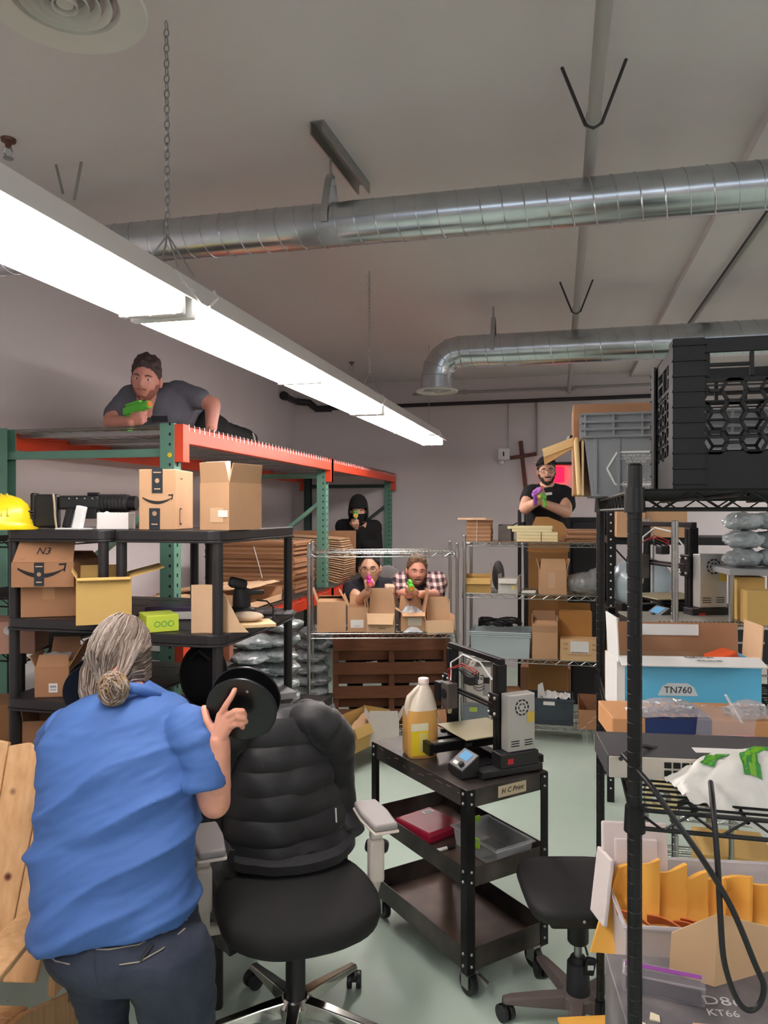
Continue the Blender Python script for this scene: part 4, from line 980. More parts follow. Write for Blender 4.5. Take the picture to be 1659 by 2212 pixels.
# ---- desktop 3D printer
gold = mat('bed_sheet', (176, 168, 138), .35, metal=.2, var=.05)
psu = mat('psu_metal', (190, 188, 184), .4, metal=.5)
def printer(label, loc, rz, group='desktop 3d printers'):
    t = thing('printer', label, '3d printer', loc, rz, group)
    W = .37; Hh = .405
    for x in (-W / 2, W / 2):
        p = MB().box(x - .02, x + .02, -.02, .02, .03, Hh).build('frame_post', black_m, t, bevel=.003)
        MB().box(x - .003, x + .003, -.0215, -.0205, .04, Hh - .01).build('slot', dots, p)
    MB().box(-W / 2 - .02, W / 2 + .02, -.012, .012, Hh, Hh + .022).build('top_bar', black_m, t, bevel=.002)
    for x in (-W / 2, W / 2): MB().box(x - .022, x + .022, -.19, .19, .006, .036).build('base_rail', black_m, t, bevel=.003)
    MB().box(-.022, .022, -.21, .2, .036, .072).build('bed_rail', black_m, t, bevel=.003); MB().box(-.016, .016, -.2, .19, .0722, .075).build('rail_slot', steel, t)
    MB().box(-W / 2, W / 2, -.02, .02, .006, .03).build('cross_rail', black_m, t)
    MB().box(-.03, .03, -.225, -.205, .03, .08).build('belt_tensioner', black_m, t, bevel=.003)
    MB().box(-.10, .10, -.08, .11, .085, .095).build('bed_carriage', black_m, t)
    MB().box(-.12, .12, -.11, .13, .102, .107).build('bed_plate', gold, t, bevel=.001)
    for sx in (-1, 1):
        for sy in (-.09, .11): MB().cyl((sx * .10, sy, .076), (sx * .10, sy, .09), .014, 14).build('levelling_knob', black_p, t, smooth=40)
    zx = .235
    g = MB().box(-W / 2 + .02, W / 2 - .0, -.034, -.022, zx, zx + .022).build('gantry_beam', black_m, t, bevel=.002)
    MB().box(-W / 2 + .04, W / 2 - .03, -.0352, -.0342, zx + .008, zx + .013).build('belt', steel, g)
    for x in (-W / 2, W / 2):
        pl = MB().box(x - .032, x + .032, -.032, -.022, zx - .03, zx + .06).build('gantry_plate', black_m, t, bevel=.003)
        for q in (-.02, .02):
            for z in (-.015, .045): MB().sph((x + q, -.036, zx + z), .007, 8, 6).build('wheel_bolt', steel, pl, smooth=60)
    MB().cyl((-W / 2 + .035, .025, .05), (-W / 2 + .035, .025, Hh - .02), .004, 8).build('lead_screw', steel, t)
    MB().box(-W / 2 - .03, -W / 2 + .02, -.075, -.034, zx - .05, zx + .03).build('extruder_motor', black_p, t, bevel=.003)
    hd = MB().box(-.135, -.075, -.085, -.037, zx - .06, zx + .045).build('print_head', mat('fan_shroud', (84, 76, 72), .5), t, bevel=.004)
    MB().cyl((-.105, -.09, zx), (-.105, -.085, zx), .02, 18).build('fan', black_p, hd, smooth=40)
    MB().cyl((-.105, -.06, zx - .085), (-.105, -.06, zx - .06), .008, 10, r2=.012).build('nozzle', gold, hd)
    random.seed(5)
    for q in range(5):
        MB().tube([(-.12 + q * .008, -.05, zx + .04), (-.14 + q * .02, -.05, zx + .09 + q * .006), (-.05, -.03, zx + .13 - q * .01), (.02, .0, zx + .11 - q * .012), (-.09, .02, zx + .06)], .0026, 6).build('wire', mat('red_wire', (170, 44, 40), .5) if q < 2 else black_p, t, smooth=60)
    MB().tube([(-.11, -.05, zx + .05), (-.13, -.04, zx + .12), (-.06, -.02, zx + .165), (.04, .0, zx + .15), (.10, .02, zx + .09)], .004, 6).build('filament_tube', white_p, t, smooth=60)
    MB().box(-.04, .01, -.03, .01, zx + .05, zx + .085).build('filament_motor', black_p, t, bevel=.003)
    ps = MB().box(W / 2 + .024, W / 2 + .075, -.01, .11, .085, .30).build('power_supply', psu, t, bevel=.003)
    for k_ in range(10):
        a = 2 * PI * k_ / 10; MB().cbox((W / 2 + .0765, .05 + math.cos(a) * .028, .25 + math.sin(a) * .028), (.001, .012, .005), (a + PI / 2, 0, 0)).build('fan_slot', dots, ps)
    for k_ in range(6): 
        a = 2 * PI * k_ / 6; MB().cbox((W / 2 + .0765, .05 + math.cos(a) * .014, .25 + math.sin(a) * .014), (.001, .009, .004), (a + PI / 2, 0, 0)).build('fan_slot', dots, ps)
    for k_ in range(3):
        for y_ in (.02, .08): MB().box(W / 2 + .0755, W / 2 + .0768, y_ - .018, y_ + .018, .105 + k_ * .009, .108 + k_ * .009).build('vent_slot', dots, ps)
    patch('yellow_sticker', .035, .04, mat('yellow_fade', (206, 180, 84), .6), ps, (W / 2 + .0762, .09, .21), (PI / 2, 0, PI / 2))
    MB().box(W / 2 + .02, W / 2 + .085, -.05, .12, .03, .084).build('supply_base', black_p, t, bevel=.003)
    MB().box(W / 2 + .0852, W / 2 + .087, -.02, .005, .045, .065).build('rocker_switch', mat('red_switch', (190, 30, 36), .4), t)
    MB().box(W / 2 - .06, W / 2 + .085, -.13, .14, .004, .030).build('control_case', black_p, t, bevel=.003)
    ck = MB(); ck.prism([(-.20, .006), (-.125, .006), (-.125, .085), (-.20, .034)], W / 2 - .05, W / 2 + .055, Matrix(((0, 0, 1, 0), (1, 0, 0, 0), (0, 1, 0, 0), (0, 0, 0, 1))))
    lc = ck.build('control_panel', black_p, t, bevel=.002)
    ang = math.atan2(.051, .075); M_ = (PI / 2 - (PI / 2 - ang), 0, 0)
    cy, cz = -.1625, .0595
    patch('panel_face', .10, .082, mat('panel_grey', (120, 122, 124), .4, metal=.3), lc, (W / 2 + .0025, cy - .0006, cz + .001), (ang, 0, 0))
    patch('lcd_screen', .062, .036, mat('lcd_blue', (86, 138, 176), .25, emit=(86, 138, 176), estr=.25), lc, (W / 2 + .0, cy + .012, cz + .0115), (ang, 0, 0))
    kn = MB().lathe([(.011, 0), (.011, .012), (.009, .015), (.001, .015)], 18).build('dial', black_p, lc, smooth=40); kn.location = (W / 2 + .028, cy - .02, cz - .013); kn.rotation_euler = (ang, 0, 0)
    patch('printed_logo', .03, .014, paper_w, lc, (W / 2 - .018, cy - .022, cz - .0130), (ang, 0, 0))
    return t
pc = cam(.372, 3.03, ZC + .001)
pr1 = printer('black framed desktop 3D printer standing on the utility cart', tuple(pc), YAW - math.radians(66))
# ---- on the cart's middle tray
ZM = .4095
t = thing('bathroom_scale', 'dark red square scale with a small display on the middle tray', 'scale', tuple(oncart(934, 1797, ZM + .001)), YAW + ca + .12)
MB().box(-.10, .10, -.09, .13, .0, .045).build('platform', mat('maroon_plastic', (150, 26, 52), .35), t, bevel=.012)
patch('display_frame', .055, .034, paper_w, t, (.05, .085, .0458), (0, 0, 0)); patch('display', .036, .018, grey_p, t, (.05, .085, .0466), (0, 0, 0))
tb = thing('clear_tub', 'clear plastic tub with lime green clips on the middle tray', 'tub', tuple(oncart(1068, 1845, ZM + .001)), YAW + ca)
tote(tb, .18, .27, .085, mat('clear_tub_plastic', (222, 226, 226), .12, alpha=.38), .012, 1)
for x_ in tb.children: x_.location = (.0, -.12, 0)
lime = mat('lime_clip', (150, 206, 40), .4)
MB().box(-.095, -.088, -.02, .06, .05, .085).build('clip', lime, tb); MB().box(-.03, .05, .149, .158, .05, .088).build('clip', lime, tb)
patch('label_sticker', .08, .04, black_p, tb, (.03, -.113, .04)); 
MB().box(-.07, .07, -.02, .10, .004, .012).build('contents', black_p, tb)
t = thing('marker_pen', 'white marker pen with black cap lying on the middle tray', 'pen', tuple(oncart(957, 1834, ZM + .008)), YAW + .5)
MB().cyl((-.045, 0, 0), (.018, 0, 0), .007, 14).build('barrel', white_p, t, smooth=50); MB().cyl((.018, 0, 0), (.055, 0, 0), .0078, 14).build('cap', black_p, t, smooth=50)
# ================================================================ office chair with puffer jacket
chair_rot = math.radians(20)
o_ = cam(-.295, 2.47, 0)
t = thing('office_chair', 'black office chair with white armrests and polished star base', 'chair', (o_.x, o_.y, 0), YAW + chair_rot)
seat_m = mat('seat_black', (20, 19, 19), .85, bump=.08, bscale=120)
alu = mat('polished_aluminium', (206, 204, 198), .18, metal=1.0)
arm_g = mat('arm_grey', (150, 144, 142), .5); arm_w = mat('arm_cream', (206, 196, 186), .45)
def superell(mb, cx, cy, a, b, z0, z1, n=40, p=2.6, dome=.012, taper=.86):
    ring = []
    for i in range(n):
        q = 2 * PI * i / n; c, s = math.cos(q), math.sin(q)
        ring.append((abs(c) ** (2 / p) * math.copysign(1, c), abs(s) ** (2 / p) * math.copysign(1, s)))
    secs = []
    for (k, z) in ((taper, z0), (.97, z0 + (z1 - z0) * .25), (1, z0 + (z1 - z0) * .55), (.985, z0 + (z1 - z0) * .82), (.93, z1), (.6, z1 + dome * .7), (.2, z1 + dome)):
        secs.append(([(cx + x * a * k, cy + y * b * k) for x, y in ring], z, 0))
    return loft(mb, secs)
superell(MB(), 0, -.02, .265, .275, .41, .50).build('seat', seat_m, t, smooth=60)
MB().box(-.12, .12, -.1, .14, .36, .41).build('tilt_mechanism', black_p, t, bevel=.01)
MB().lathe([(.03, .10), (.033, .12), (.033, .30), (.028, .31), (.028, .37)], 20).build('gas_column', black_p, t, smooth=40)
hub = MB().lathe([(.055, .075), (.06, .085), (.06, .12), (.04, .14), (.034, .14)], 28).build('hub', alu, t, smooth=40)
for i in range(5):
    a = math.radians(270 + 72 * i) - chair_rot; dx, dy = math.cos(a), math.sin(a)
    M = Matrix.Translation((0, 0, 0)) @ Matrix.Rotation(a, 4, 'Z')
    mb = MB(); vs = []
    for (r, w, zt, zb) in ((.04, .030, .135, .085), (.12, .026, .125, .088), (.22, .022, .108, .084), (.315, .019, .092, .076)):
        vs += [(r, -w, zb), (r, w, zb), (r, w * .7, zt), (r, -w * .7, zt)]
    fs = [(j * 4 + q, j * 4 + (q + 1) % 4, (j + 1) * 4 + (q + 1) % 4, (j + 1) * 4 + q) for j in range(3) for q in range(4)] + [(3, 2, 1, 0), (12, 13, 14, 15)]
    mb.add(vs, fs, M); mb.build('spoke', alu, t, bevel=.004)
    ca_ = a + 1.1 * i
    cst = MB().cyl((dx * .305, dy * .305, .06), (dx * .305, dy * .305, .085), .008, 8).build('caster', black_p, t)
    e = Vector((math.cos(ca_), math.sin(ca_), 0)); c0 = Vector((dx * .315, dy * .315, .031))
    for q in (-1, 1): MB().cyl(c0 + e * (q * .008), c0 + e * (q * .026), .03, 20).build('caster_wheel', black_p, cst, smooth=40, bevel=.003)
    MB().lathe([(.001, .062), (.022, .055), (.026, .035)], 14, Matrix.Translation((dx * .315, dy * .315, 0)), cap=False).build('caster_hood', black_p, cst, smooth=50)
# backrest
def bk(u, v):
    x = (u - .5) * .40 * (1 - .12 * v * v); return (x, .27 + .10 * v - .05 * math.cos((u - .5) * PI) + .03, .50 + .44 * v)
MB().grid(bk, 14, 12, .04).build('backrest', mat('mesh_black', (26, 25, 27), .85), t, smooth=60)
MB().bar((0, .22, .40), (0, .36, .66), .07, .02, up=(0, 1, 0)).build('back_spine', black_p, t, bevel=.006)
for sx in (-1, 1):
    x = sx * .285
    ar = MB().tube([(sx * .19, .05, .385), (x, .05, .385), (x + sx * .01, .045, .44), (x + sx * .012, .04, .56)], .022, 10).build('arm_bracket', arm_w, t, smooth=60)
    MB().box(x + sx * .012 - .028, x + sx * .012 + .028, .015, .06, .45, .60).build('arm_sleeve', arm_w, ar, bevel=.012)
    MB().box(x + sx * .012 - .022, x + sx * .012 + .022, .02, .055, .60, .675).build('arm_post', arm_w, ar, bevel=.01)
    MB().prism([(x - .045, -.11), (x + .045, -.11), (x + .052, .02), (x + .045, .13), (x - .045, .13), (x - .052, .02)], .675, .685).build('arm_tray', arm_w, ar, bevel=.006)
    MB().prism([(x - .042, -.105), (x + .042, -.105), (x + .05, .02), (x + .042, .125), (x - .042, .125), (x - .05, .02)], .6852, .708).build('arm_pad', arm_g, ar, bevel=.009, seg=3)
# jacket
jk = mat('puffer_nylon', (22, 21, 24), .55, bump=.25, bscale=26, var=.1, scale=10, sheen=.2)
j = thing('puffer_jacket', 'black quilted puffer jacket draped over the office chair back', 'jacket', (o_.x, o_.y, .0), YAW + chair_rot)
def puff(v, n): return abs(math.sin(v * n * PI)) ** .6
def front(u, v):                       # panel hanging over the chair's front side
    w = .40 + .10 * v; x = (u - .5) * w + .02; z = .985 - .52 * v
    y = .17 + .11 * (1 - v) - .05 * math.cos((u - .5) * PI * .9) - .016 * puff(v, 6.5) - .03 * nz(x * 5, z * 5, 2) - .012 * nz(x * 14, z * 11, 6) + (.12 * (abs(u - .5) * 2) ** 3)
    if v > .86: y -= (v - .86) * .55
    return (x + .012 * nz(x * 5, z * 7, 9), y, max(z, .525))
MB().grid(front, 40, 72, .03).build('front_panel', jk, j, smooth=70)
def back(u, v):
    w = .40 + .12 * v; x = (u - .5) * w; z = .985 - .70 * v
    y = .39 + .04 * v + .018 * puff(v, 6.5) + .03 * nz(x * 6, z * 6, 5) - (.14 * (abs(u - .5) * 2) ** 3)
    return (-x, y, z)
MB().grid(back, 30, 60, .03).build('back_panel', jk, j, smooth=70)
def collar(u, v):
    a = v * PI; x = (u - .5) * .36; return (x, .30 + .11 * math.cos(a) + .0, .965 + (.055 + .02 * math.sin(u * 9)) * math.sin(a) + .015 * nz(u * 6, v * 4, 1))
MB().grid(lambda u, v: collar(u, 1 - v), 24, 12, .02).build('collar', jk, j, smooth=70)
def sleeve(name, pts, rs):
    P, R = [], []
    n = 44
    for i in range(n + 1):
        s = i / n * (len(pts) - 1); k = min(int(s), len(pts) - 2); f = s - k; f2 = f * f * (3 - 2 * f)
        p = Vector(pts[k]).lerp(Vector(pts[k + 1]), f); r = rs[k] * (1 - f) + rs[k + 1] * f
        P.append(p + Vector((.006 * nz(i, 1, 2, .3), .006 * nz(i, 5, 2, .3), 0))); R.append(r * (.93 + .09 * puff(i / n, 6) + .08 * nz(i * .5, 3, 1)))
    MB().tube(P, R, 18).build(name, jk, j, smooth=70)
sleeve('sleeve', [(.06, .27, .975), (.13, .22, .985), (.19, .22, .93), (.22, .27, .85), (.235, .30, .72), (.25, .28, .60), (.27, .22, .55)], [.06, .07, .078, .075, .065, .055, .05])
sleeve('sleeve', [(-.06, .27, .975), (-.15, .26, .965), (-.21, .28, .89), (-.24, .30, .80), (-.26, .30, .68), (-.27, .28, .58)], [.06, .065, .07, .07, .06, .05])
MB().cbox((.33, .12, .535), (.10, .05, .05), (0, .3, .5)).build('cuff', jk, j, bevel=.018, seg=3)
MB().grid(lambda u, v: (-.20 - .10 * u + .02 * nz(u * 3, v * 5, 2), .12 + .22 * u + .02 * nz(u * 4, v * 4, 8), .60 - .36 * v), 10, 16, .03).build('hanging_tail', jk, j, smooth=70)
MB().tube([(.17, .105, .70), (.172, .103, .65)], .003, 6).build('zip_pull', paper_w, j)
# ================================================================ small task stool
o_ = cam(.668, 2.55, 0)
t = thing('task_stool', 'black task stool with brown grey star base by the near rack', 'stool', (o_.x, o_.y, 0), YAW)
st_m = mat('stool_black', (26, 24, 26), .7, bump=.05, bscale=90)
superell(MB(), .0, .01, .195, .205, .42, .472, p=4.2, dome=.006, taper=.93).build('seat', st_m, t, smooth=60)
MB().box(-.13, .13, -.16, .17, .40, .425).build('seat_pan', black_p, t, bevel=.01)
MB().sph((-.03, -.192, .445), .006, 10, 6).build('screw', steel, t, smooth=60)
MB().lathe([(.032, .27), (.036, .275), (.036, .40)], 20).build('column_head', black_p, t, smooth=40)
MB().cyl((0, 0, .2), (0, 0, .28), .014, 16).build('piston', steel, t, smooth=50)
MB().lathe([(.03, .20), (.028, .215), (.024, .222)], 20).build('collar', black_p, t, smooth=40)
MB().lathe([(.04, .075), (.041, .08), (.037, .2), (.03, .205)], 22).build('column', mat('column_black', (40, 40, 44), .6), t, smooth=40)
kn = MB().cbox((.032, -.03, .205), (.038, .02, .06), (0, .2, 0)).build('height_knob', black_p, t, bevel=.008)
MB().tube([(.022, -.01, .26), (.028, -.02, .235)], .004, 6).build('lever', black_p, t)
patch('printed_arrow', .02, .016, paper_w, kn, (.032, -.0405, .205))
spk = mat('stool_spoke', (104, 92, 88), .5)
MB().lathe([(.045, .05), (.06, .06), (.055, .09), (.042, .10)], 24).build('hub', spk, t, smooth=40)
for i in range(5):
    a = math.radians(180 + 72 * i); M = Matrix.Rotation(a, 4, 'Z'); mb = MB(); vs = []
    for (r, w, zt, zb) in ((.03, .028, .098, .05), (.13, .026, .094, .056), (.23, .022, .086, .062), (.26, .018, .080, .064)):
        vs += [(r, -w, zb), (r, w, zb), (r, w * .75, zt), (r, -w * .75, zt)]
    mb.add(vs, [(q * 4 + p, q * 4 + (p + 1) % 4, (q + 1) * 4 + (p + 1) % 4, (q + 1) * 4 + p) for q in range(3) for p in range(4)] + [(3, 2, 1, 0), (12, 13, 14, 15)], M)
    mb.build('spoke', spk, t, bevel=.006)
    c0 = Vector((math.cos(a) * .25, math.sin(a) * .25, .030)); e = Vector((math.cos(a + .5 + i), math.sin(a + .5 + i), 0))
    cs = MB().cyl(c0 + Vector((0, 0, .02)), c0 + Vector((0, 0, .045)), .012, 10).build('caster', black_p, t)
    for q in (-1, 1): MB().cyl(c0 + e * (q * .005), c0 + e * (q * .024), .029, 20).build('caster_wheel', black_p, cs, smooth=40, bevel=.003)
# ================================================================ wooden slat chair, far left
fir = bpy.data.materials.new('knotty_fir'); fir.use_nodes = True
def _fir():
    nt = fir.node_tree; b = nt.nodes['Principled BSDF']; tc = nt.nodes.new('ShaderNodeTexCoord'); mp = nt.nodes.new('ShaderNodeMapping'); mp.inputs['Scale'].default_value = (14, 14, 1.4)
    n = nt.nodes.new('ShaderNodeTexNoise'); n.inputs['Scale'].default_value = 3; n.inputs['Detail'].default_value = 5
    r = nt.nodes.new('ShaderNodeValToRGB'); r.color_ramp.elements[0].position = .32; r.color_ramp.elements[1].position = .68
    r.color_ramp.elements[0].color = lin((206, 158, 108)); r.color_ramp.elements[1].color = lin((226, 182, 134))
    v = nt.nodes.new('ShaderNodeTexVoronoi'); v.inputs['Scale'].default_value = 7.5
    r2 = nt.nodes.new('ShaderNodeValToRGB'); r2.color_ramp.elements[0].position = .05; r2.color_ramp.elements[1].position = .13
    r2.color_ramp.elements[0].color = lin((120, 74, 56)); r2.color_ramp.elements[1].color = (1, 1, 1, 1)
    m = nt.nodes.new('ShaderNodeMixRGB'); m.blend_type = 'MULTIPLY'; m.inputs[0].default_value = 1
    nt.links.new(tc.outputs['Object'], mp.inputs[0]); nt.links.new(mp.outputs[0], n.inputs['Vector']); nt.links.new(n.outputs['Fac'], r.inputs[0]); nt.links.new(tc.outputs['Object'], v.inputs['Vector']); nt.links.new(v.outputs['Distance'], r2.inputs[0])
    nt.links.new(r.outputs[0], m.inputs[1]); nt.links.new(r2.outputs[0], m.inputs[2]); nt.links.new(m.outputs[0], b.inputs['Base Color']); b.inputs['Roughness'].default_value = .55
_fir()
o_ = cam(-1.37, 2.10, 0)
t = thing('wooden_armchair', 'knotty pine slat armchair at the left edge behind the blue shirt man', 'chair', (o_.x, o_.y, 0), YAW - math.radians(2))
rec = math.radians(17)
Mb = Matrix.Translation((0, .24, .27)) @ Matrix.Rotation(-rec, 4, 'X')
for i, s in enumerate((-2, -1, 0, 1, 2)):
    mb = MB(); w0, w1 = .105, .135; x0, x1 = s * .108, s * .138; top = .72 - .012 * s * s
    mb.prism([(x0 - w0 / 2, 0), (x0 + w0 / 2, 0), (x1 + w1 / 2, top - (.03 if s > 0 else 0)), (x1, top + .012), (x1 - w1 / 2, top - (.03 if s < 0 else 0))], -.011, .011, Mb @ Matrix.Rotation(PI / 2, 4, 'X'))
    mb.build('back_slat', fir, t, bevel=.004)
for k in range(5):
    y = -.30 + k * .105; MB().cbox((0, y, .36 - k * .028), (.56, .092, .02), (-.26, 0, 0)).build('seat_slat', fir, t, bevel=.004)
for sx in (-1, 1):
    x = sx * .30
    MB().prism([(-.36, .25), (-.36, .38), (.1, .27), (.55, .07), (.55, .0), (.46, .0), (.1, .14)], x - .011, x + .011, Matrix(((0, 0, 1, 0), (1, 0, 0, 0), (0, 1, 0, 0), (0, 0, 0, 1)))).build('side_rail', fir, t, bevel=.003)
    MB().box(x + sx * .012 - .011, x + sx * .012 + .011, -.35, -.23, .0, .52).build('front_leg', fir, t, bevel=.003)
    MB().prism([(x - .06, -.42), (x + .075, -.42), (x + .075, -.1), (x + .05, .36), (x - .02, .36)], .521, .543).build('armrest', fir, t, bevel=.005)
    MB().bar((x, .30, .20), (x, .33, .521), .022, .06, up=(0, 1, 0)).build('rear_arm_post', fir, t, bevel=.003)
    for z in (.3, .38): MB().cyl((x + sx * .022, -.29, z), (x + sx * .028, -.29, z), .007, 10).build('bolt', black_p, t)
# ================================================================ things on the near black rack
NX0, NY0 = NB.x, NB.y
ZN3, ZN2, ZN1, ZN0 = 1.791, 1.232, .661, .204
def onr(px, py, z): d = dep(py, z); return col(px, d, z)
# ---- milk crate
crate_m = mat('crate_black', (16, 15, 16), .6, var=.1, scale=9)
p = cam((1462 - CX) * 1.43 / F, 1.43, ZN3)
t = thing('milk_crate', 'black lattice milk crate on top of the near rack', 'crate', (p.x, p.y, ZN3), 0)
W, D, Hc = .33, .33, .292
def crate_wall(M, w):
    o = MB(); 
    o.box(0, w, 0, .006, 0, .075, M)                                     # solid foot band
    o.box(0, w, 0, .006, Hc - .075, Hc - .0, M) if False else None
    o.box(0, w, 0, .006, Hc - .028, Hc, M); o.box(0, .06, 0, .006, Hc - .075, Hc - .0285, M); o.box(w - .06, w, 0, .006, Hc - .075, Hc - .0285, M)
    o.box(.0, w, 0, .006, Hc - .085, Hc - .0755, M)
    for x in (.06, w - .13): o.box(x, x + .07, 0, .006, Hc - .055, Hc - .048, M); o.box(x + .07, x + .078, 0, .006, Hc - .075, Hc - .0285, M) if x < w / 2 else o.box(x - .008, x, 0, .006, Hc - .075, Hc - .0285, M)
    wl = o.build('crate_wall', crate_m, t, bevel=.0015)
    lat = MB(); r = .023; z0, z1 = .075, Hc - .085
    nx = int(w / (r * 1.5)); 
    for i in range(nx + 1):
        for j in range(7):
            cx_, cz_ = i * r * 1.5, z0 - r + j * r * 1.732 + (r * .866 if i % 2 else 0)
            for q in range(3):
                a0, a1 = math.radians(60 * q), math.radians(60 * (q + 1))
                A = Vector((cx_ + r * math.cos(a0), .003, cz_ + r * math.sin(a0))); B = Vector((cx_ + r * math.cos(a1), .003, cz_ + r * math.sin(a1)))
                if min(A.z, B.z) < z0 - .004 or max(A.z, B.z) > z1 + .012 or max(A.x, B.x) > w or min(A.x, B.x) < 0: continue
                lat.bar(M @ A, M @ B, .006, .006)
    lat.build('lattice', crate_m, wl)
    rb = MB()
    for z in (.10, .135, .17, .20): rb.box(0, w, .001, .005, z, z + .003, M)
    rb.build('cross_ribs', crate_m, wl)
crate_wall(Matrix.Translation((0, 0, 0)), W)
crate_wall(Matrix.Translation((0, D - .006, 0)), W)
crate_wall(Matrix.Translation((0, D, 0)) @ Matrix.Rotation(-PI / 2, 4, 'Z'), D)
crate_wall(Matrix.Translation((W, 0, 0)) @ Matrix.Rotation(PI / 2, 4, 'Z'), D)
MB().box(.006, W - .006, .006, D - .006, .002, .008).build('crate_floor', crate_m, t)
for x in (-.006, W + .006):
    for y in (-.006, D + .006):
        cp = MB().box(min(x, x + (.055 if x < 0 else -.055)), max(x, x + (.055 if x < 0 else -.055)), y - .002, y + .002, 0, Hc).build('corner_post', crate_m, t)
        MB().box(x - .002, x + .002, min(y, y + (.055 if y < 0 else -.055)), max(y, y + (.055 if y < 0 else -.055)), 0, Hc).build('corner_web', crate_m, cp)
        for k in range(10):
            z = .012 + k * .0295
            MB().box(min(x, x + (.055 if x < 0 else -.055)) - .004, max(x, x + (.055 if x < 0 else -.055)) + .004, y - .006, y + .006, z, z + .003).build('corner_rib', crate_m, cp)
# ---- grey postal tub
p = cam((1262 - CX) * 2.02 / F, 2.02, ZN3)
t = thing('postal_tub', 'grey plastic postal tub with white hexagon print on the rack top', 'tub', (p.x, p.y, ZN3), 0)
gp = mat('postal_grey', (142, 143, 146), .5, var=.03)
wt = .52; q = .02
MB().add([(q, q, .002), (wt - q, q, .002), (wt - q, .34 - q, .002), (q, .34 - q, .002), (0, 0, .165), (wt, 0, .165), (wt, .34, .165), (0, .34, .165)], [(3, 2, 1, 0), (0, 1, 5, 4), (1, 2, 6, 5), (2, 3, 7, 6), (3, 0, 4, 7)]).build('tub_body', gp, t)
for z in (.165, .185, .205, .226): MB().box(-.008, wt + .008, -.012, .352, z, z + .004).build('rim_rail', gp, t) if False else None
for z in (.163, .183, .203, .224):
    MB().tube([(-.008, -.012, z), (wt + .008, -.012, z), (wt + .008, .352, z), (-.008, .352, z)], .0032, 5, closed=True).build('rim_rail', gp, t)
MB().box(0, wt, 0, .004, .163, .228).build('rim_wall', gp, t); MB().box(0, wt, .336, .34, .163, .228).build('rim_wall', gp, t); MB().box(0, .004, .004, .336, .163, .228).build('rim_wall', gp, t)
for k in range(8): MB().box(.0 + k * .074, .004 + k * .074, -.013, 0, .161, .228).build('rim_rib', gp, t)
for k in range(4): MB().box(-.012, 0, .01 + k * .1, .014 + k * .1, .161, .228).build('rim_rib', gp, t)
for x in (.03, .09, .18): MB().bar((x, .012 if x < .1 else .002, .012), (x, .001, .16), .008, .006, up=(0, 1, 0)).build('side_rib', gp, t) if x < .1 else MB().box(x, x + .008, -.006, .002, .115, .165).build('side_rib', gp, t)
tilt = -math.atan2(q, .163); FR = (PI / 2 + tilt * -1 * -1, 0, 0)
hexa = MB(); P = [(.060, .077), (.086, .121), (.40, .121), (.42, .077), (.40, .034), (.082, .034)]
for i in range(6):
    a, b = P[i], P[(i + 1) % 6]; f = lambda u: (u[0], q * (1 - u[1] / .163) - .0012, u[1]); hexa.bar(f(a), f(b), .005, .0015, up=(0, 1, 0))
hexa.build('printed_hexagon', paper_w, t)
for i, (s_, z_) in enumerate((('PROPRIETE DE LA', .111), ('SOCIETE CANADIENNE', .103), ('DES POSTES', .095), ('PROPERTY', .046), ('OF CANADA POST', .038), ('CORPORATION', .030))):
    text(s_, .0092, paper_w, t, (.135, q * (1 - z_ / .163) - .0018, z_), (PI / 2 - .12, 0, 0), sx=1.05)
for i in range(4): patch('printed_line', .07, .002, mat('grey_print', (150, 148, 146), .6), t, (.17, q * (1 - (.062 + i * .008) / .163) - .0014, .062 + i * .008), (PI / 2 - .12, 0, 0))
b = carton('brown carton sitting inside the grey postal tub', 1340, 2.10, ZN3 + .006, .26, .2, .262, -13.2, m=card_d, tape=False)
# ---- envelope and kraft strip hanging off the rack
t = thing('kraft_envelope', 'cream kraft envelope standing against the postal tub side', 'envelope', tuple(cam((1249 - CX) * 2.04 / F, 2.04, ZN3)), 0)
MB().cbox((0, .13, .085), (.012, .26, .16), (0, -.06, 0)).build('sleeve', mat('cream_kraft', (222, 188, 132), .7), t, bevel=.005); MB().cbox((.012, .13, .08), (.006, .26, .15)).build('inner_sheet', card_l, t)
t = thing('kraft_roll', 'folded tan envelope poking out towards the black shirt man', 'envelope', tuple(at(1245, 962, 2.15)), YAW)
MB().grid(lambda u, v: (-.095 * u, .0 + .02 * v, -.036 * u + .024 * v + .006 * math.sin(PI * v)), 6, 5, .003).build('fold', mat('cream_kraft', (222, 188, 132), .7), t, smooth=60)
MB().grid(lambda u, v: (-.095 * u, .0 - .012 * v, -.036 * u - .022 * v * u), 6, 3, .002).build('under_fold', mat('tan_kraft', (190, 148, 96), .8), t)
t = thing('black_block', 'small black plastic block above the folded tan envelope', 'block', tuple(at(1236, 950, 2.2)), YAW)
MB().cbox((0, 0, 0), (.028, .04, .018), (0, .35, 0)).build('block', black_p, t, bevel=.002)
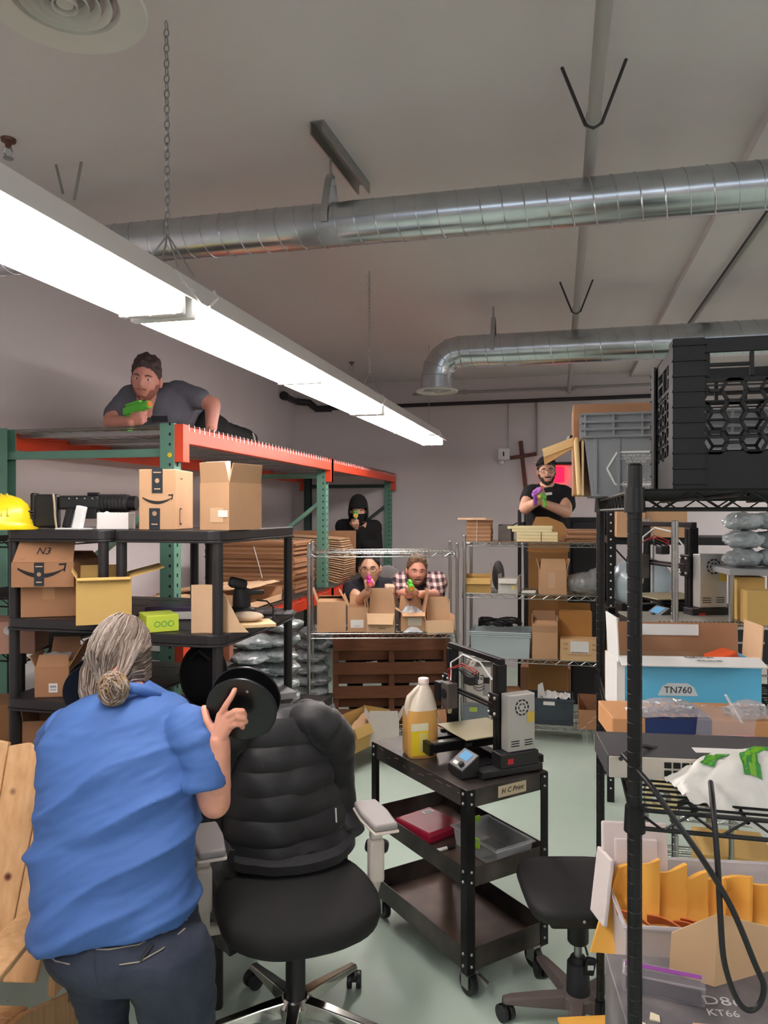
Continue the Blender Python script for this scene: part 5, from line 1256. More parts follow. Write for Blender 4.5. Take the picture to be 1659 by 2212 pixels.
# ---- second level
d_ = 1.445
p = cam((1313 - CX) * d_ / F, d_, ZN2); 
t = thing('network_switch', 'grey rack network switch with black ports on the near rack', 'network switch', tuple(p), YAW - math.radians(7))
MB().box(0, .42, 0, .16, .001, .044).build('case', mat('switch_grey', (72, 70, 72), .5), t, bevel=.002)
fp = MB().box(.002, .418, -.004, -.0005, .002, .043).build('faceplate', mat('switch_face', (192, 184, 170), .5), t, bevel=.001)
for i in range(6):
    for k in range(2): MB().box(.105 + i * .0165, .118 + i * .0165, -.006, -.0042, .009 + k * .0155, .020 + k * .0155).build('port', dots, fp)
patch('white_label', .09, .03, paper_w, t, (.22, .05, .0446), (0, 0, 0))
MB().prism([(0, .044), (.02, .05), (.03, .046)], .0, .01).build('rack_ear', steel, t)
b = carton('brown and navy printed carton behind the network switch', 1500, 1.66, ZN2, .36, .16, .052, -5, m=mat('tan_card', (206, 148, 98), .7), tape=False)
patch('navy_print', .145, .051, mat('navy_ink', (30, 50, 100), .5), b, (-.035, -.001, .0265)); MB().box(-.107, .038, -.0004, .10, .0525, .0533).build('navy_top', mat('navy_ink', (30, 50, 100), .5), b)
text('UEYES', .036, mat('tan_card', (206, 148, 98), .7), b, (-.03, .03, .0542), (0, 0, PI), sx=1.2)
t = thing('toner_box', 'open blue and white toner carton marked TN760', 'box', tuple(cam((1334 - CX) * 1.9 / F, 1.9, ZN2)), YAW - math.radians(5))
blu = mat('toner_blue', (96, 186, 222), .45); 
MB().box(0, .355, 0, .004, .001, .135).build('front_wall', blu, t); MB().box(0, .355, .15, .154, .001, .135).build('back_wall', card_i, t); MB().box(0, .004, .004, .15, .001, .135).build('side_wall', paper_w, t); MB().box(.351, .355, .004, .15, .001, .135).build('side_wall', blu, t); MB().box(.004, .351, .004, .15, .001, .006).build('bottom', card_i, t)
MB().cbox((.175, -.025, .142), (.35, .055, .003), (.25, 0, 0)).build('front_flap', paper_w, t); MB().cbox((-.0, .06, .19), (.003, .13, .115), (0, -.05, 0)).build('left_flap', paper_w, t); MB().cbox((.357, .06, .18), (.003, .12, .10), (0, .06, 0)).build('right_flap', card_l, t)
MB().cbox((.18, .155, .175), (.35, .003, .08), (-.05, 0, 0)).build('lid', card_d, t); MB().cbox((.17, .151, .195), (.16, .003, .03), (-.05, 0, 0)).build('tuck_tab', paper_w, t)
MB().prism([(.10, .05), (.20, .05), (.19, .072), (.175, .082), (.125, .082), (.11, .072)], .0005, .0012, Matrix.Rotation(PI / 2, 4, 'X')).build('printed_badge', mat('badge_pale', (206, 214, 216), .5), t)
text('TN760', .024, black_i, t, (.15, -.0018, .064))
text('choice', .024, black_i, t, (.22, -.028, .146), (.25, 0, PI)); text('cartridge', .02, black_i, t, (.20, -.008, .151), (.25, 0, PI))
patch('white_edge', .02, .13, paper_w, t, (.008, -.0012, .067))
MB().cbox((.285, .07, .125), (.06, .07, .05), (0, -.3, .2)).build('orange_cartridge', mat('orange_plastic', (232, 92, 44), .45), t, bevel=.004)
# screw bags
scr = mat('zinc_screw', (168, 180, 182), .3, metal=.7); 
zipm = mat('zip_bag_film', (226, 214, 214), .2, alpha=.25)
for n_, (px, d, w_, lab) in enumerate(((1455, 1.62, .17, 'clear zip bag full of zinc screws on the navy carton'), (1640, 1.60, .10, 'second clear zip bag of screws at the right edge'))):
    t = thing('screw_bag', lab, 'bag', tuple(col(px, d + .04, ZN2 + .0545)), YAW)
    MB().grid(lambda u, v: (-w_ / 2 + w_ * u, .09 * v, .004 + .032 * math.sin(PI * u) ** .6 * math.sin(PI * v) ** .6 + .004 * nz(u * 9, v * 9, n_)), 14, 10, .0006).build('film', zipm, t, smooth=50)
    for k in range(46):
        a = random.uniform(0, PI); c = Vector((random.uniform(-.4, .4) * w_, random.uniform(.012, .075), random.uniform(.004, .024)))
        MB().cyl(c, c + Vector((math.cos(a) * .014, math.sin(a) * .010, random.uniform(-.004, .006))), .0035, 6).build('screw', scr, t)
t = thing('zip_bag', 'empty pink edged zip bag draped over the navy carton', 'bag', tuple(col(1575, 1.63, ZN2 + .06)), YAW)
MB().grid(lambda u, v: (-.07 + .13 * u, -.02 + .03 * v, .035 - .075 * v * v + .01 * nz(u * 4, v * 4, 3)), 10, 10, .0006).build('film', zipm, t, smooth=50)
MB().tube([(-.072, .012, -.038), (.062, .012, -.04)], .003, 5).build('zip_strip', mat('pink_zip', (226, 150, 150), .5), t)
t = thing('zip_tie', 'white plastic strip standing up from the screw bags', 'strip', tuple(col(1602, 1.62, ZN2 + .058)), YAW)
MB().bar((0, 0, 0), (-.035, 0, .06), .003, .009, up=(0, 1, 0)).build('strip', white_p, t)
# white shopping bag
t = thing('shopping_bag', 'crumpled white plastic bag with green print drooping over the shelf edge', 'bag', tuple(cam(.755, 1.40, ZN2)), YAW)
def bagf(u, v):
    th = u * PI; x = -.215 + .30 * u; hh = .062 * math.sin(min(1, u * 1.7) * PI / 2) ** .8
    y = -.095 + .20 * v; e = math.sin(PI * v)
    z = .008 + hh * (1 - abs(2 * v - .9) ** 2.2) + .012 * nz(u * 7, v * 6, 3) + .008 * nz(u * 16, v * 14, 9)
    if v < .28: z -= (.28 - v) * .55 * u
    return (x, y - .03 * u, z)
wb = mat('white_bag_film', (232, 230, 222), .35, alpha=.93, var=.04, scale=12)
MB().grid(bagf, 44, 40, .0015).build('film', wb, t, smooth=60)
gl = mat('green_bag_ink', (120, 176, 44), .4)
def strip(c0, pts, w):
    mb = MB()
    def f(u, v):
        s = u * (len(pts) - 1); k = min(int(s), len(pts) - 2); a, b = Vector(pts[k]), Vector(pts[k + 1]); p = a.lerp(b, s - k); tn = (b - a).normalized(); n = Vector((-tn.y, tn.x)); r = p + n * (v - .5) * w
        z = Vector(bagf(min(max(r.x, 0), 1), min(max(r.y, 0), 1))); return (z.x, z.y - .002, z.z + .0022)
    mb.grid(lambda u, v: f(u, 1 - v), 16, 3); mb.build('printed_band', c0, t)
gd = mat('green_dark_ink', (62, 142, 62), .4)
strip(gd, [(.20, .40), (.25, .48), (.30, .55), (.36, .58)], .085); strip(gl, [(.205, .41), (.25, .485), (.30, .55), (.355, .58)], .05)
strip(gd, [(.42, .22), (.43, .34), (.46, .46), (.52, .54), (.66, .60)], .10); strip(gl, [(.42, .22), (.43, .34), (.46, .46), (.52, .54), (.66, .60)], .075)
# cables from the switch
t = thing('power_cable', 'black power cable looping down the front of the near rack', 'cable', tuple(cam(.5, 1.25, 1.25)), YAW)
def cl(px, py, d): v = rdz(px, py, d); return Vector((v.x - .5, v.y - 1.25, v.z - 1.25))
pts = [cl(1345, 1630, 1.36), cl(1400, 1690, 1.25), cl(1450, 1760, 1.22), cl(1520, 1860, 1.2), cl(1580, 1960, 1.2), cl(1630, 2080, 1.2), cl(1650, 2130, 1.2), cl(1640, 2170, 1.2), cl(1615, 2182, 1.2), cl(1590, 2155, 1.2), cl(1565, 2080, 1.2), cl(1556, 1980, 1.2), cl(1550, 1860, 1.21), cl(1540, 1740, 1.24), cl(1535, 1690, 1.32)]
def smoothp(P, k=6):
    out = []
    for i in range(len(P) - 1):
        p0, p1, p2, p3 = P[max(i - 1, 0)], P[i], P[i + 1], P[min(i + 2, len(P) - 1)]
        for j_ in range(k):
            s = j_ / k; out.append(.5 * ((2 * p1) + (p2 - p0) * s + (2 * p0 - 5 * p1 + 4 * p2 - p3) * s * s + (3 * p1 - p0 - 3 * p2 + p3) * s ** 3))
    return out + [P[-1]]
MB().tube(smoothp(pts), .0048, 8).build('cord', black_p, t, smooth=60)
MB().tube(smoothp([cl(1340, 1640, 1.42), cl(1375, 1612, 1.46), cl(1430, 1618, 1.5), cl(1520, 1622, 1.52), cl(1659, 1640, 1.5)]), .004, 8).build('lead', black_p, t, smooth=60)
# ---- lower shelf: bin of padded envelopes
z1_ = ZN1
p = cam((1352 - CX) * 1.68 / F, 1.68, z1_)
t = thing('envelope_bin', 'translucent white bin holding padded envelopes on the lower shelf', 'bin', tuple(p), YAW - math.radians(6))
binm = mat('bin_plastic', (222, 218, 222), .35, alpha=.55)
wq, dq, hq = .44, .34, .15
MB().box(0, wq, 0, .003, .002, hq).build('front_wall', binm, t); MB().box(0, wq, dq, dq + .003, .002, hq).build('back_wall', binm, t); MB().box(0, .003, .003, dq, .002, hq).build('side_wall', binm, t); MB().box(wq - .003, wq, .003, dq, .002, hq).build('side_wall', binm, t); MB().box(.003, wq - .003, .003, dq, .002, .006).build('bottom', binm, t)
MB().tube([(-.004, -.004, hq), (wq + .004, -.004, hq), (wq + .004, dq + .004, hq), (-.004, dq + .004, hq)], .006, 6, closed=True).build('rim', binm, t)
p = cam((1325 - CX) * 1.86 / F, 1.86, z1_ + .10)
l_ = thing('bin_lid', 'white plastic bin lid leaning on the left of the envelope bin', 'lid', tuple(p), YAW - math.radians(4))
lid_o = mat('lid_white', (226, 214, 210), .4)
MB().cbox((.06, .03, .10), (.17, .012, .19), (-.18, .05, .1)).build('panel', lid_o, l_, bevel=.005); MB().cbox((.06, .018, .10), (.11, .012, .12), (-.18, .05, .1)).build('recess_frame', lid_o, l_, bevel=.004)
MB().cbox((-.028, .0, .05), (.012, .10, .16), (-.1, .15, .1)).build('side_edge', lid_o, l_, bevel=.004)
env = mat('padded_envelope', (240, 178, 76), .6, bump=.12, bscale=20, var=.05); env_in = mat('envelope_inside', (206, 110, 52), .7)
words = ('leftmost', 'second', 'third', 'fourth', 'fifth', 'sixth', 'rightmost')
for i, (px, pyt) in enumerate(((1412, 1853), (1470, 1868), (1516, 1886), (1548, 1897), (1605, 1890), (1648, 1905))):
    d = 1.80 if i < 6 else 1.78; top = rdz(px, pyt, d); 
    lab = f'{words[i]} yellow padded envelope standing in the bin' if i < 5 else ('yellow padded envelope at the right end of the bin' if i == 5 else 'yellow padded envelope tucked low at the bin left')
    e = thing('padded_envelope', lab, 'envelope', tuple(cam(top.x, d, z1_ + .012)), YAW + math.radians(-30 + 6 * (i % 3)), 'padded envelopes')
    hh = top.z - z1_ - .012
    def ev(u, v, i=i, hh=hh):
        bend = max(0, .55 - v); x = -.085 + .10 * u - .05 * (1 - v) * (1 - u)
        y = -.10 * bend * 1.2 * (1 - u * .3) + .012 * math.sin(u * 6 + i); zz = hh * v * (1 - .20 * (1 - u)) if v > .5 else hh * v
        return (x, y, zz)
    MB().grid(ev, 8, 12, .012).build('sleeve', env, e, smooth=60)
    MB().grid(lambda u, v: (-.07 + .08 * u, -.066 - .025 * v + .015 * math.sin(PI * u), hh * .42 + .035 * v * (1 - .5 * u)), 8, 3, .003).build('open_lip', env_in, e, smooth=60)
# carton, printed box, case
t = thing('kraft_card', 'folded light kraft card standing on the grey printed box', 'card', tuple(col(1546, 1.45, .818)), YAW)
_r0 = (1546 - CX) * 1.45 / F
def _kc(px, py, d): v = rdz(px, py, d); return Vector((v.x - _r0, v.y - 1.45, max(v.z - .818, .001)))
for nm, P in (('left_panel', [(1450, 2015, 1.50), (1550, 1975, 1.45), (1543, 2132, 1.45), (1445, 2108, 1.50)]), ('right_panel', [(1550, 1975, 1.45), (1700, 2012, 1.52), (1700, 2150, 1.52), (1543, 2132, 1.45)])):
    c_ = [_kc(*p) for p in P]; n_ = (c_[1] - c_[0]).cross(c_[3] - c_[0]).normalized() * .004
    MB().add(c_ + [p + n_ for p in c_], [(3, 2, 1, 0), (4, 5, 6, 7), (0, 1, 5, 4), (1, 2, 6, 5), (2, 3, 7, 6), (3, 0, 4, 7)]).build(nm, mat('kraft_light', (206, 172, 132), .7, var=.03), t)
t = thing('printed_box', 'dark grey printed carton marked D86 on the lower shelf', 'box', tuple(cam((1362 - CX) * 1.31 / F, 1.31, z1_ + .001)), YAW - math.radians(7))
MB().box(0, .46, 0, .26, 0, .155).build('body', mat('grey_camo_print', (88, 86, 90), .55, rgb2=(128, 122, 122), var=.1, scale=9), t, bevel=.003)
text('D86', .036, mat('grey_white_ink', (190, 190, 192), .5), t, (.195, .125, .1558), (0, 0, 0), sx=1.2); text('KT66', .026, mat('grey_white_ink', (190, 190, 192), .5), t, (.185, .09, .1558), (0, 0, 0))
MB().box(.12, .30, .052, .054, .1552, .158).build('white_edge', card_l, t)
patch('navy_corner', .2, .05, mat('navy_ink', (30, 50, 100), .5), t, (.1, -.001, .1))
for (x_, y_) in ((.015, .03), (.045, .055)): MB().prism([(x_, y_), (x_ + .018, y_ - .004), (x_ + .02, y_ + .012), (x_ + .006, y_ + .02)], .1553, .158).build('paper_scrap', mat('scrap', (222, 210, 180), .8), t)
MB().box(.30, .34, .09, .10, .1553, .158).build('paper_strip', paper_w, t)
t = thing('clear_case', 'clear plastic case with a purple label lying on the printed box', 'case', tuple(col(1432, 1.435, .818)), YAW - math.radians(20))
cc = mat('clear_case_plastic', (196, 190, 196), .1, alpha=.25)
MB().box(-.075, .075, -.022, .022, .0, .036).build('shell', cc, t, bevel=.004); MB().box(-.068, .068, -.017, .017, .004, .028).build('tray', mat('case_tray', (66, 60, 66), .5), t)
MB().box(-.07, .07, .008, .02, .0362, .0372).build('purple_label', mat('purple_ink', (140, 66, 150), .5), t)
MB().tube([(-.075, -.022, .036), (.075, -.022, .036), (.075, .022, .036), (-.075, .022, .036)], .002, 5, closed=True).build('edge', cc, t)
# envelope on the lowest shelf
t = thing('flat_envelope', 'yellow padded envelope lying half off the lowest shelf', 'envelope', tuple(onr(1290, 2200, ZN0 + .003)), YAW + math.radians(4))
MB().box(-.125, .17, -.25, .0, 0, .012).build('sleeve', env, t, bevel=.005)
# ================================================================ chrome printer rack contents
EX0, EY0 = E0.x, E0.y
t = thing('computer_chassis', 'silver topped rack computer case with slotted vents', 'computer', tuple(cam((1404 - CX) * 2.66 / F, 2.66, 1.205)), YAW - math.radians(3))
MB().box(0, .42, 0, .42, .002, .125).build('body', black_p, t, bevel=.002)
tp = MB().box(-.004, .424, -.004, .42, .1255, .133).build('top_cover', mat('chassis_silver', (176, 174, 166), .4, metal=.5), t, bevel=.001)
for r_ in range(2):
    for k in range(20): MB().box(.07 + k * .0165, .078 + k * .0165, .02 + r_ * .07, .06 + r_ * .07, .1332, .1342).build('vent_slot', dots, tp)
MB().box(.03, .40, -.005, -.001, .075, .082).build('trim_strip', steel, t)
pr2 = dup(pr1, tuple(col(1440, 3.22, 1.281)), YAW - math.radians(80), 'black framed desktop 3D printer on the chrome rack at the right')
tag(MB().box(EX0 + .01, EX0 + .39, EY0 + .46, EY0 + .86, 1.202, 1.279).build('riser_box', mat('dark_box', (44, 40, 40), .7)), 'low dark riser box under the second printer', 'box')
for i, (px, py, d, w_, h_, lab) in enumerate(((1622, 1330, 2.80, .10, .165, 'upright yellow carton on the right of the printer rack'), (1652, 1340, 2.67, .12, .125, 'smaller yellow carton in front of the upright one'))):
    carton(lab, px, d, 1.339, w_, .10, h_, -13, m=card_y, tape=False)
t = thing('narrow_shelf', 'narrow grey topped shelf stand under the wrapped spools at the right edge', 'shelf', tuple(col(1650, 2.75, 0)), YAW - .12)
MB().box(-.12, .3, 0, .3, 1.513, 1.535).build('plank', grey_p, t, bevel=.003)
for x_ in (-.11, .28):
    for y_ in (.015, .285): MB().cyl((x_, y_, 0), (x_, y_, 1.513), .010, 10).build('leg', chrome, t, smooth=50)
random.seed(21)
for c_ in range(2):
    for i in range(3):
        w = ('bottom', 'middle', 'top')[i]; p = col(1606 + c_ * 62, 2.86, 1.537 + i * .071)
        tt = thing('wrapped_spool', f'{w} shiny wrapped spool in the {("left", "right")[c_]} stack at the right edge', 'wrapped spool', tuple(p), random.uniform(0, 6), 'plastic wrapped spools')
        o = bpy.data.objects.new('wrap', WR[(i + c_) % 4]); C.objects.link(o); o.parent = tt; o.scale = (.55, .6, .82)
# boltless rack cartons
for i, (px, w_, lab) in enumerate(((1363, .16, 'left brown carton on the boltless rack'), (1433, .26, 'wide brown carton in the middle of the boltless rack'))):
    carton(lab, px, 4.30, 1.601, w_, .25, .16, -13.2, m=card, tape=False)
t = thing('clear_wrap_roll', 'large sheet of clear wrapping behind the near black post', 'plastic wrap', tuple(col(1400, 4.40, 1.161)), YAW)
mb = MB(); mb.sph((0, .12, .16), (.19, .10, .16), 26, 16); me = mb.mesh('w')
for v_ in me.vertices: c_ = v_.co; k_ = 1 + .15 * nz(c_.x * 7, c_.y * 7, c_.z * 7) + .05 * nz(c_.x * 22, c_.y * 22, c_.z * 22); c_.x *= k_; c_.y *= k_; c_.z = max(.002, c_.z * (1 + .05 * nz(c_.x * 9, c_.y * 9, 1)))
from_mesh(MB(), me).build('wrap', mat('blue_grey_film', (176, 190, 198), .2, var=.15, scale=5, bump=.3, bscale=12), t, smooth=50)
b = carton('brown carton on the low shelf of the chrome printer rack', 1560, 2.75, .663, .2, .24, .16, -20, m=card_d, tape=False)
b = carton('kraft carton under the shopping bag on the chrome printer rack', 1600, 2.78, .152, .26, .26, .30, -13, m=card_y, tape=False)
t = thing('tape_roll', 'roll of beige packing tape on the printer rack low shelf', 'tape roll', tuple(col(1428, 2.68, .665)), YAW - .3)
M_ = Matrix.Translation((0, 0, .055)) @ Matrix.Rotation(PI / 2, 4, 'X')
MB().lathe([(.036, -.024), (.055, -.024), (.055, .024), (.036, .024), (.036, -.024)], 28, M_, cap=False).build('roll', mat('beige_tape', (206, 190, 140), .3), t, smooth=40)
MB().tube([(.05, .0, .03), (.09, 0, .05), (.12, 0, .02), (.10, 0, .001 + .012)], .012, 8).build('dispenser', black_p, t, smooth=60)
# ================================================================ people
from mathutils.bvhtree import BVHTree
def skin(name, rgb): return mat(name, rgb, .5, var=.06, scale=14, sss=.08)
eye_w = mat('eye_white', (226, 220, 214), .25); eye_d = mat('eye_iris', (44, 32, 28), .2)
HS = (.074, .094, .118)
SMILE = [0.0]
def head_pt(th, ph, k=1.0, feat=True):
    X = HS[0] * math.cos(ph) * math.sin(th); Y = -HS[1] * math.cos(ph) * math.cos(th); Z = HS[2] * math.sin(ph)
    if Z < 0:
        t = -Z / HS[2]; X *= 1 - .26 * t ** 1.7
        if Y > 0: Y *= 1 - .30 * t
        else: Y *= 1 + .05 * t
    elif Y > 0: Y *= 1.05
    if k != 1.0: X *= k; Y *= k; Z *= k
    if feat and Y < -.02:
        a = abs(X); g = math.exp
        wn = .009 + .006 * max(0, min(1, (.01 - Z) / .03))
        d = g(-(X / wn) ** 2) * (.012 * g(-((Z - .002) / .018) ** 2) + .017 * g(-((Z + .017) / .010) ** 2))
        d += .005 * g(-((Z - .034) / .010) ** 2) * g(-(X / .05) ** 2)
        d -= .009 * g(-((a - .031) / .015) ** 2 - ((Z - .013) / .011) ** 2)
        d += .004 * g(-((a - .042) / .02) ** 2 - ((Z + .02) / .02) ** 2)
        Zm = Z - SMILE[0] * X * X
        d += .005 * g(-(X / .024) ** 2 - ((Zm + .051) / .007) ** 2) + .005 * g(-(X / .02) ** 2 - ((Zm + .065) / .006) ** 2) - .005 * g(-(X / .024) ** 2 - ((Zm + .058) / .003) ** 2)
        d += .007 * g(-(X / .02) ** 2 - ((Z + .097) / .014) ** 2)
        Y -= d
    return Vector((X, Y, Z))
def head(mb, M, smile=False, neck=True, base=0):
    """skin base, eye white base+1, iris base+2, lip base+3, brow base+4"""
    nu, nv = 72, 54; P = []; SMILE[0] = 16.0 if smile else 2.0
    for i in range(nv + 1):
        ph = -PI / 2 + PI * i / nv
        for j in range(nu): P.append(head_pt(-PI + 2 * PI * j / nu, ph))
    fs, lips = [], []
    for i in range(nv):
        for j in range(nu):
            q = (i * nu + j, i * nu + (j + 1) % nu, (i + 1) * nu + (j + 1) % nu, (i + 1) * nu + j)
            c = (P[q[0]] + P[q[2]]) / 2
            (lips if c.y < -.05 and (c.x / .022) ** 2 + ((c.z - SMILE[0] * c.x * c.x + .058) / .0085) ** 2 < 1 else fs).append(q)
    mb.k = base; mb.add(P, fs, M); mb.k = base + 3; mb.add(P, lips, M)
    mb.k = base
    for s in (-1, 1):
        mb.sph((s * .077, .012, -.002), (.010, .019, .031), 12, 10, M)
    if neck: mb.add(*tube_data([M @ Vector((0, .018, -.05)), M @ Vector((0, .026, -.115)), M @ Vector((0, .04, -.19))], [.052, .053, .060]))
    for s in (-1, 1):
        mb.k = base + 1; mb.sph((s * .031, -.0675, .013), .0125, 14, 10, M)
        mb.k = base + 2; mb.sph((s * .031, -.0752, .0125), .0062, 10, 8, M)
        mb.k = base; mb.sph((s * .031, -.0670, .0222), (.0165, .0140, .0072), 14, 8, M); mb.sph((s * .031, -.0668, .0035), (.0160, .0138, .0068), 14, 8, M)
        mb.k = base + 4
        mb.add(*tube_data([M @ Vector((s * .014, -.0905, .032)), M @ Vector((s * .032, -.0865, .0365)), M @ Vector((s * .05, -.074, .031))], [.0035, .0042, .002]))
    if smile:
        mb.k = base + 1; mb.add(*tube_data([M @ Vector((x, -.0875 + 9 * x * x, -.0585 + 14 * x * x)) for x in (-.017, -.009, 0, .009, .017)], [.0016, .0036, .0042, .0036, .0016], 10))
    mb.k = base
def tube_data(pts, rs, n=12):
    t = MB().tube(pts, rs, n); return t.v, t.f
def shell(keep, thick, M, m, name, parent, nu=84, nv=62, k=1.0, rough=0.0):
    """patch of hair / hood following the head; keep(th,ph,p)->bool, thick(th,ph)->metres"""
    mb = MB(); idx = {}; vs = []; fs = []
    def vid(i, j):
        j %= nu
        if (i, j) not in idx:
            ph = -PI / 2 + PI * i / nv; th = -PI + 2 * PI * j / nu; p = head_pt(th, ph, k, False); n = Vector((p.x / HS[0] ** 2, p.y / HS[1] ** 2, p.z / HS[2] ** 2)).normalized()
            t = thick(th, ph) * (1 + rough * nz(p.x * 60, p.y * 60, p.z * 60))
            idx[(i, j)] = len(vs); vs.append(M @ (p + n * t))
        return idx[(i, j)]
    for i in range(nv):
        for j in range(nu):
            ph = -PI / 2 + PI * (i + .5) / nv; th = -PI + 2 * PI * (j + .5) / nu
            if keep(th, ph, head_pt(th, ph, 1, False)): fs.append((vid(i, j), vid(i, j + 1), vid(i + 1, j + 1), vid(i + 1, j)))
    mb.add(vs, fs); o = mb.build(name, m, parent, smooth=80)
    return o
def lerpt(tab, x):
    for (a, u), (b, w) in zip(tab[:-1], tab[1:]):
        if x <= b: return u + (w - u) * (x - a) / (b - a)
    return tab[-1][1]
def hair_cap(M, m, parent, front=42, vol=.014, back=-38, top=.0, rough=.5):
    tab = ((0, front), (32, front - 2), (58, 24), (76, 8), (94, 6), (110, -6), (140, back + 8), (180, back))
    def keep(th, ph, p): return math.degrees(ph) > lerpt(tab, abs(math.degrees(th)))
    def thick(th, ph):
        e = math.degrees(ph) - lerpt(tab, abs(math.degrees(th))); s = min(1, max(0, e / 12))
        return .002 + vol * s * (.2 + .8 * max(0, math.sin(ph))) + top * max(0, math.sin(ph)) ** 2 * s
    return shell(keep, thick, M, m, 'hair', parent, rough=rough)
def beard(M, m, parent, thick=.006, full=True):
    def keep(th, ph, p):
        a = abs(math.degrees(th))
        if a > 92 or p.z > .0: return False
        if p.z < -.075: return a < 85
        if a > 58: return p.z < (-.01 if full else -.05)
        if abs(p.x) < .026 and -.047 < p.z < -.036: return True
        return abs(p.x) > .028 + max(0, (p.z + .075)) * .45 and p.z < -.04
    return shell(keep, lambda a, b: thick, M, m, 'beard', parent, rough=.6)
def glasses(M, m, parent):
    mb = MB()
    for s in (-1, 1):
        mb.tube([M @ Vector((s * .033 + math.cos(2 * PI * i / 20) * .024, -.098 + .006 * abs(math.cos(2 * PI * i / 20)), .010 + math.sin(2 * PI * i / 20) * .017)) for i in range(20)], .0016, 6, closed=True)
        mb.tube([M @ Vector((s * .057, -.092, .014)), M @ Vector((s * .078, -.05, .012)), M @ Vector((s * .081, .012, .008))], .0017, 6)
    mb.tube([M @ Vector((-.01, -.102, .013)), M @ Vector((0, -.104, .016)), M @ Vector((.01, -.102, .013))], .0016, 6)
    return mb.build('glasses', m, parent, smooth=60)
def HM(c, rz=0, rx=0, ry=0, s=1.0): return Matrix.Translation(c) @ Euler((rx, ry, rz), 'XYZ').to_matrix().to_4x4() @ Matrix.Scale(s, 4)
def fingers(mb, chains, r=.0085):
    for c in chains:
        for a, b, f in zip(c[:-1], c[1:], range(len(c))): mb.caps(a, b, r * (1.08 - .08 * f), r * (1 - .08 * f), 10)
def fist(mb, w, dirv, side, up, s=1.0):
    """closed gripping hand; w wrist, dirv along the palm, side across knuckles (to the little finger), up back of hand"""
    d, sd, u = [Vector(q).normalized() for q in (dirv, side, up)]
    kn = [w + d * (.085 * s) + sd * (x * s) + u * (.008 * s) for x in (-.030, -.010, .010, .028)]
    for k in kn: mb.caps(w + (k - w) * .1, k, .019 * s, .014 * s, 10)
    for k, L in zip(kn, (1, 1.08, 1, .82)):
        a = k + d * (.022 * L * s) - u * (.026 * L * s); b = a - d * (.018 * s) - u * (.020 * s); c = b - d * (.022 * s) + u * (.004 * s)
        fingers(mb, [[k, a, b, c]], .0092 * s)
    t0 = w + d * (.03 * s) - sd * (.030 * s); t1 = t0 + d * (.035 * s) - sd * (.012 * s) - u * (.012 * s); t2 = t1 + d * (.028 * s) + sd * (.012 * s) - u * (.010 * s)
    fingers(mb, [[t0, t1, t2]], .0105 * s)
class Person:
    def __init__(s, label, px, d, z=0.0):
        s.r0, s.d0, s.z0 = (px - CX) * d / F, d, z; s.t = thing('person', label, 'person', tuple(cam(s.r0, d, z)), YAW)
        s.body = MB(); s.core = MB(); s.hands = MB()
    def q(s, px, py, d): v = rdz(px, py, d); return Vector((v.x - s.r0, d - s.d0, v.z - s.z0))
    def w(s, px, d, z): return Vector(((px - CX) * d / F - s.r0, d - s.d0, z - s.z0))
    def finish(s, mats, vox=.011, hv=.005):
        s.body.k = 0
        if s.core.v: from_mesh(s.body, fuse(s.core, vox, 3))
        if s.hands.v: from_mesh(s.body, fuse(s.hands, hv, 2))
        return s.body.build('body', mats, s.t, smooth=80)
    def cloth(s, name, mb, m, vox=.012, it=4, wr=0.0, ws=18):
        me = fuse(mb, vox, it)
        if wr:
            displace(me, lambda c: wr * (nz(c.x * ws + 3, c.y * ws, c.z * ws * .6) + .5 * nz(c.x * ws * 2.1, c.y * ws * 2, c.z * ws * 1.4 + 5)))
        return from_mesh(MB(), me).build(name, m, s.t, smooth=80)
def blaster(label, loc, rz, m1, m2, m3, pitch=0.0, s=1.0):
    t = thing('toy_blaster', label, 'toy gun', loc, rz, 'toy blasters'); t.rotation_euler.x = pitch; t.scale = (s, s, s)
    MB().box(-.018, .018, -.09, .09, .0, .045).build('body', m1, t, bevel=.010, seg=3)
    MB().cyl((0, -.135, .024), (0, -.09, .024), .021, 18, r2=.024).build('barrel', m2, t, smooth=40)
    MB().cyl((0, -.142, .024), (0, -.134, .024), .015, 16).build('muzzle', mat('muzzle_orange', (236, 130, 60), .4), t, smooth=40)
    MB().box(-.012, .012, -.06, .07, .0455, .062).build('top_rail', m2, t, bevel=.004)
    MB().cbox((0, .06, -.045), (.030, .042, .10), (.25, 0, 0)).build('grip', m3, t, bevel=.008)
    MB().tube([(0, .035, -.004), (0, .015, -.03), (0, .04, -.045)], .004, 8).build('trigger_guard', m3, t, smooth=60)
    for x in (-.0195, .0195): MB().box(min(x, x * .9), max(x, x * .9), -.06, .04, .012, .030).build('side_panel', m3, t)
    return t
mag = mat('blaster_magenta', (196, 48, 150), .4); pur = mat('blaster_purple', (120, 60, 150), .4); grn = mat('blaster_green', (98, 206, 66), .4); dkb = mat('blaster_navy', (44, 46, 84), .45); wht = mat('blaster_white', (220, 214, 210), .4); lpu = mat('blaster_lilac', (176, 110, 190), .4); blu_b = mat('blaster_blue', (60, 140, 176), .4)
sk_a = skin('skin_light', (214, 164, 138)); sk_b = skin('skin_tan', (218, 170, 140)); sk_c = skin('skin_ruddy', (222, 158, 134))
lip = mat('lip', (190, 122, 108), .45)
dkhair = mat('hair_dark', (34, 26, 24), .55, bump=.3, bscale=90); brhair = mat('hair_brown', (86, 60, 46), .55, bump=.3, bscale=90); blhair = mat('hair_sandy', (120, 92, 68), .55, bump=.3, bscale=90)
beard_d = mat('beard_dark', (56, 40, 34), .8, bump=.4, bscale=160); beard_b = mat('beard_brown', (96, 64, 50), .8, bump=.4, bscale=160)
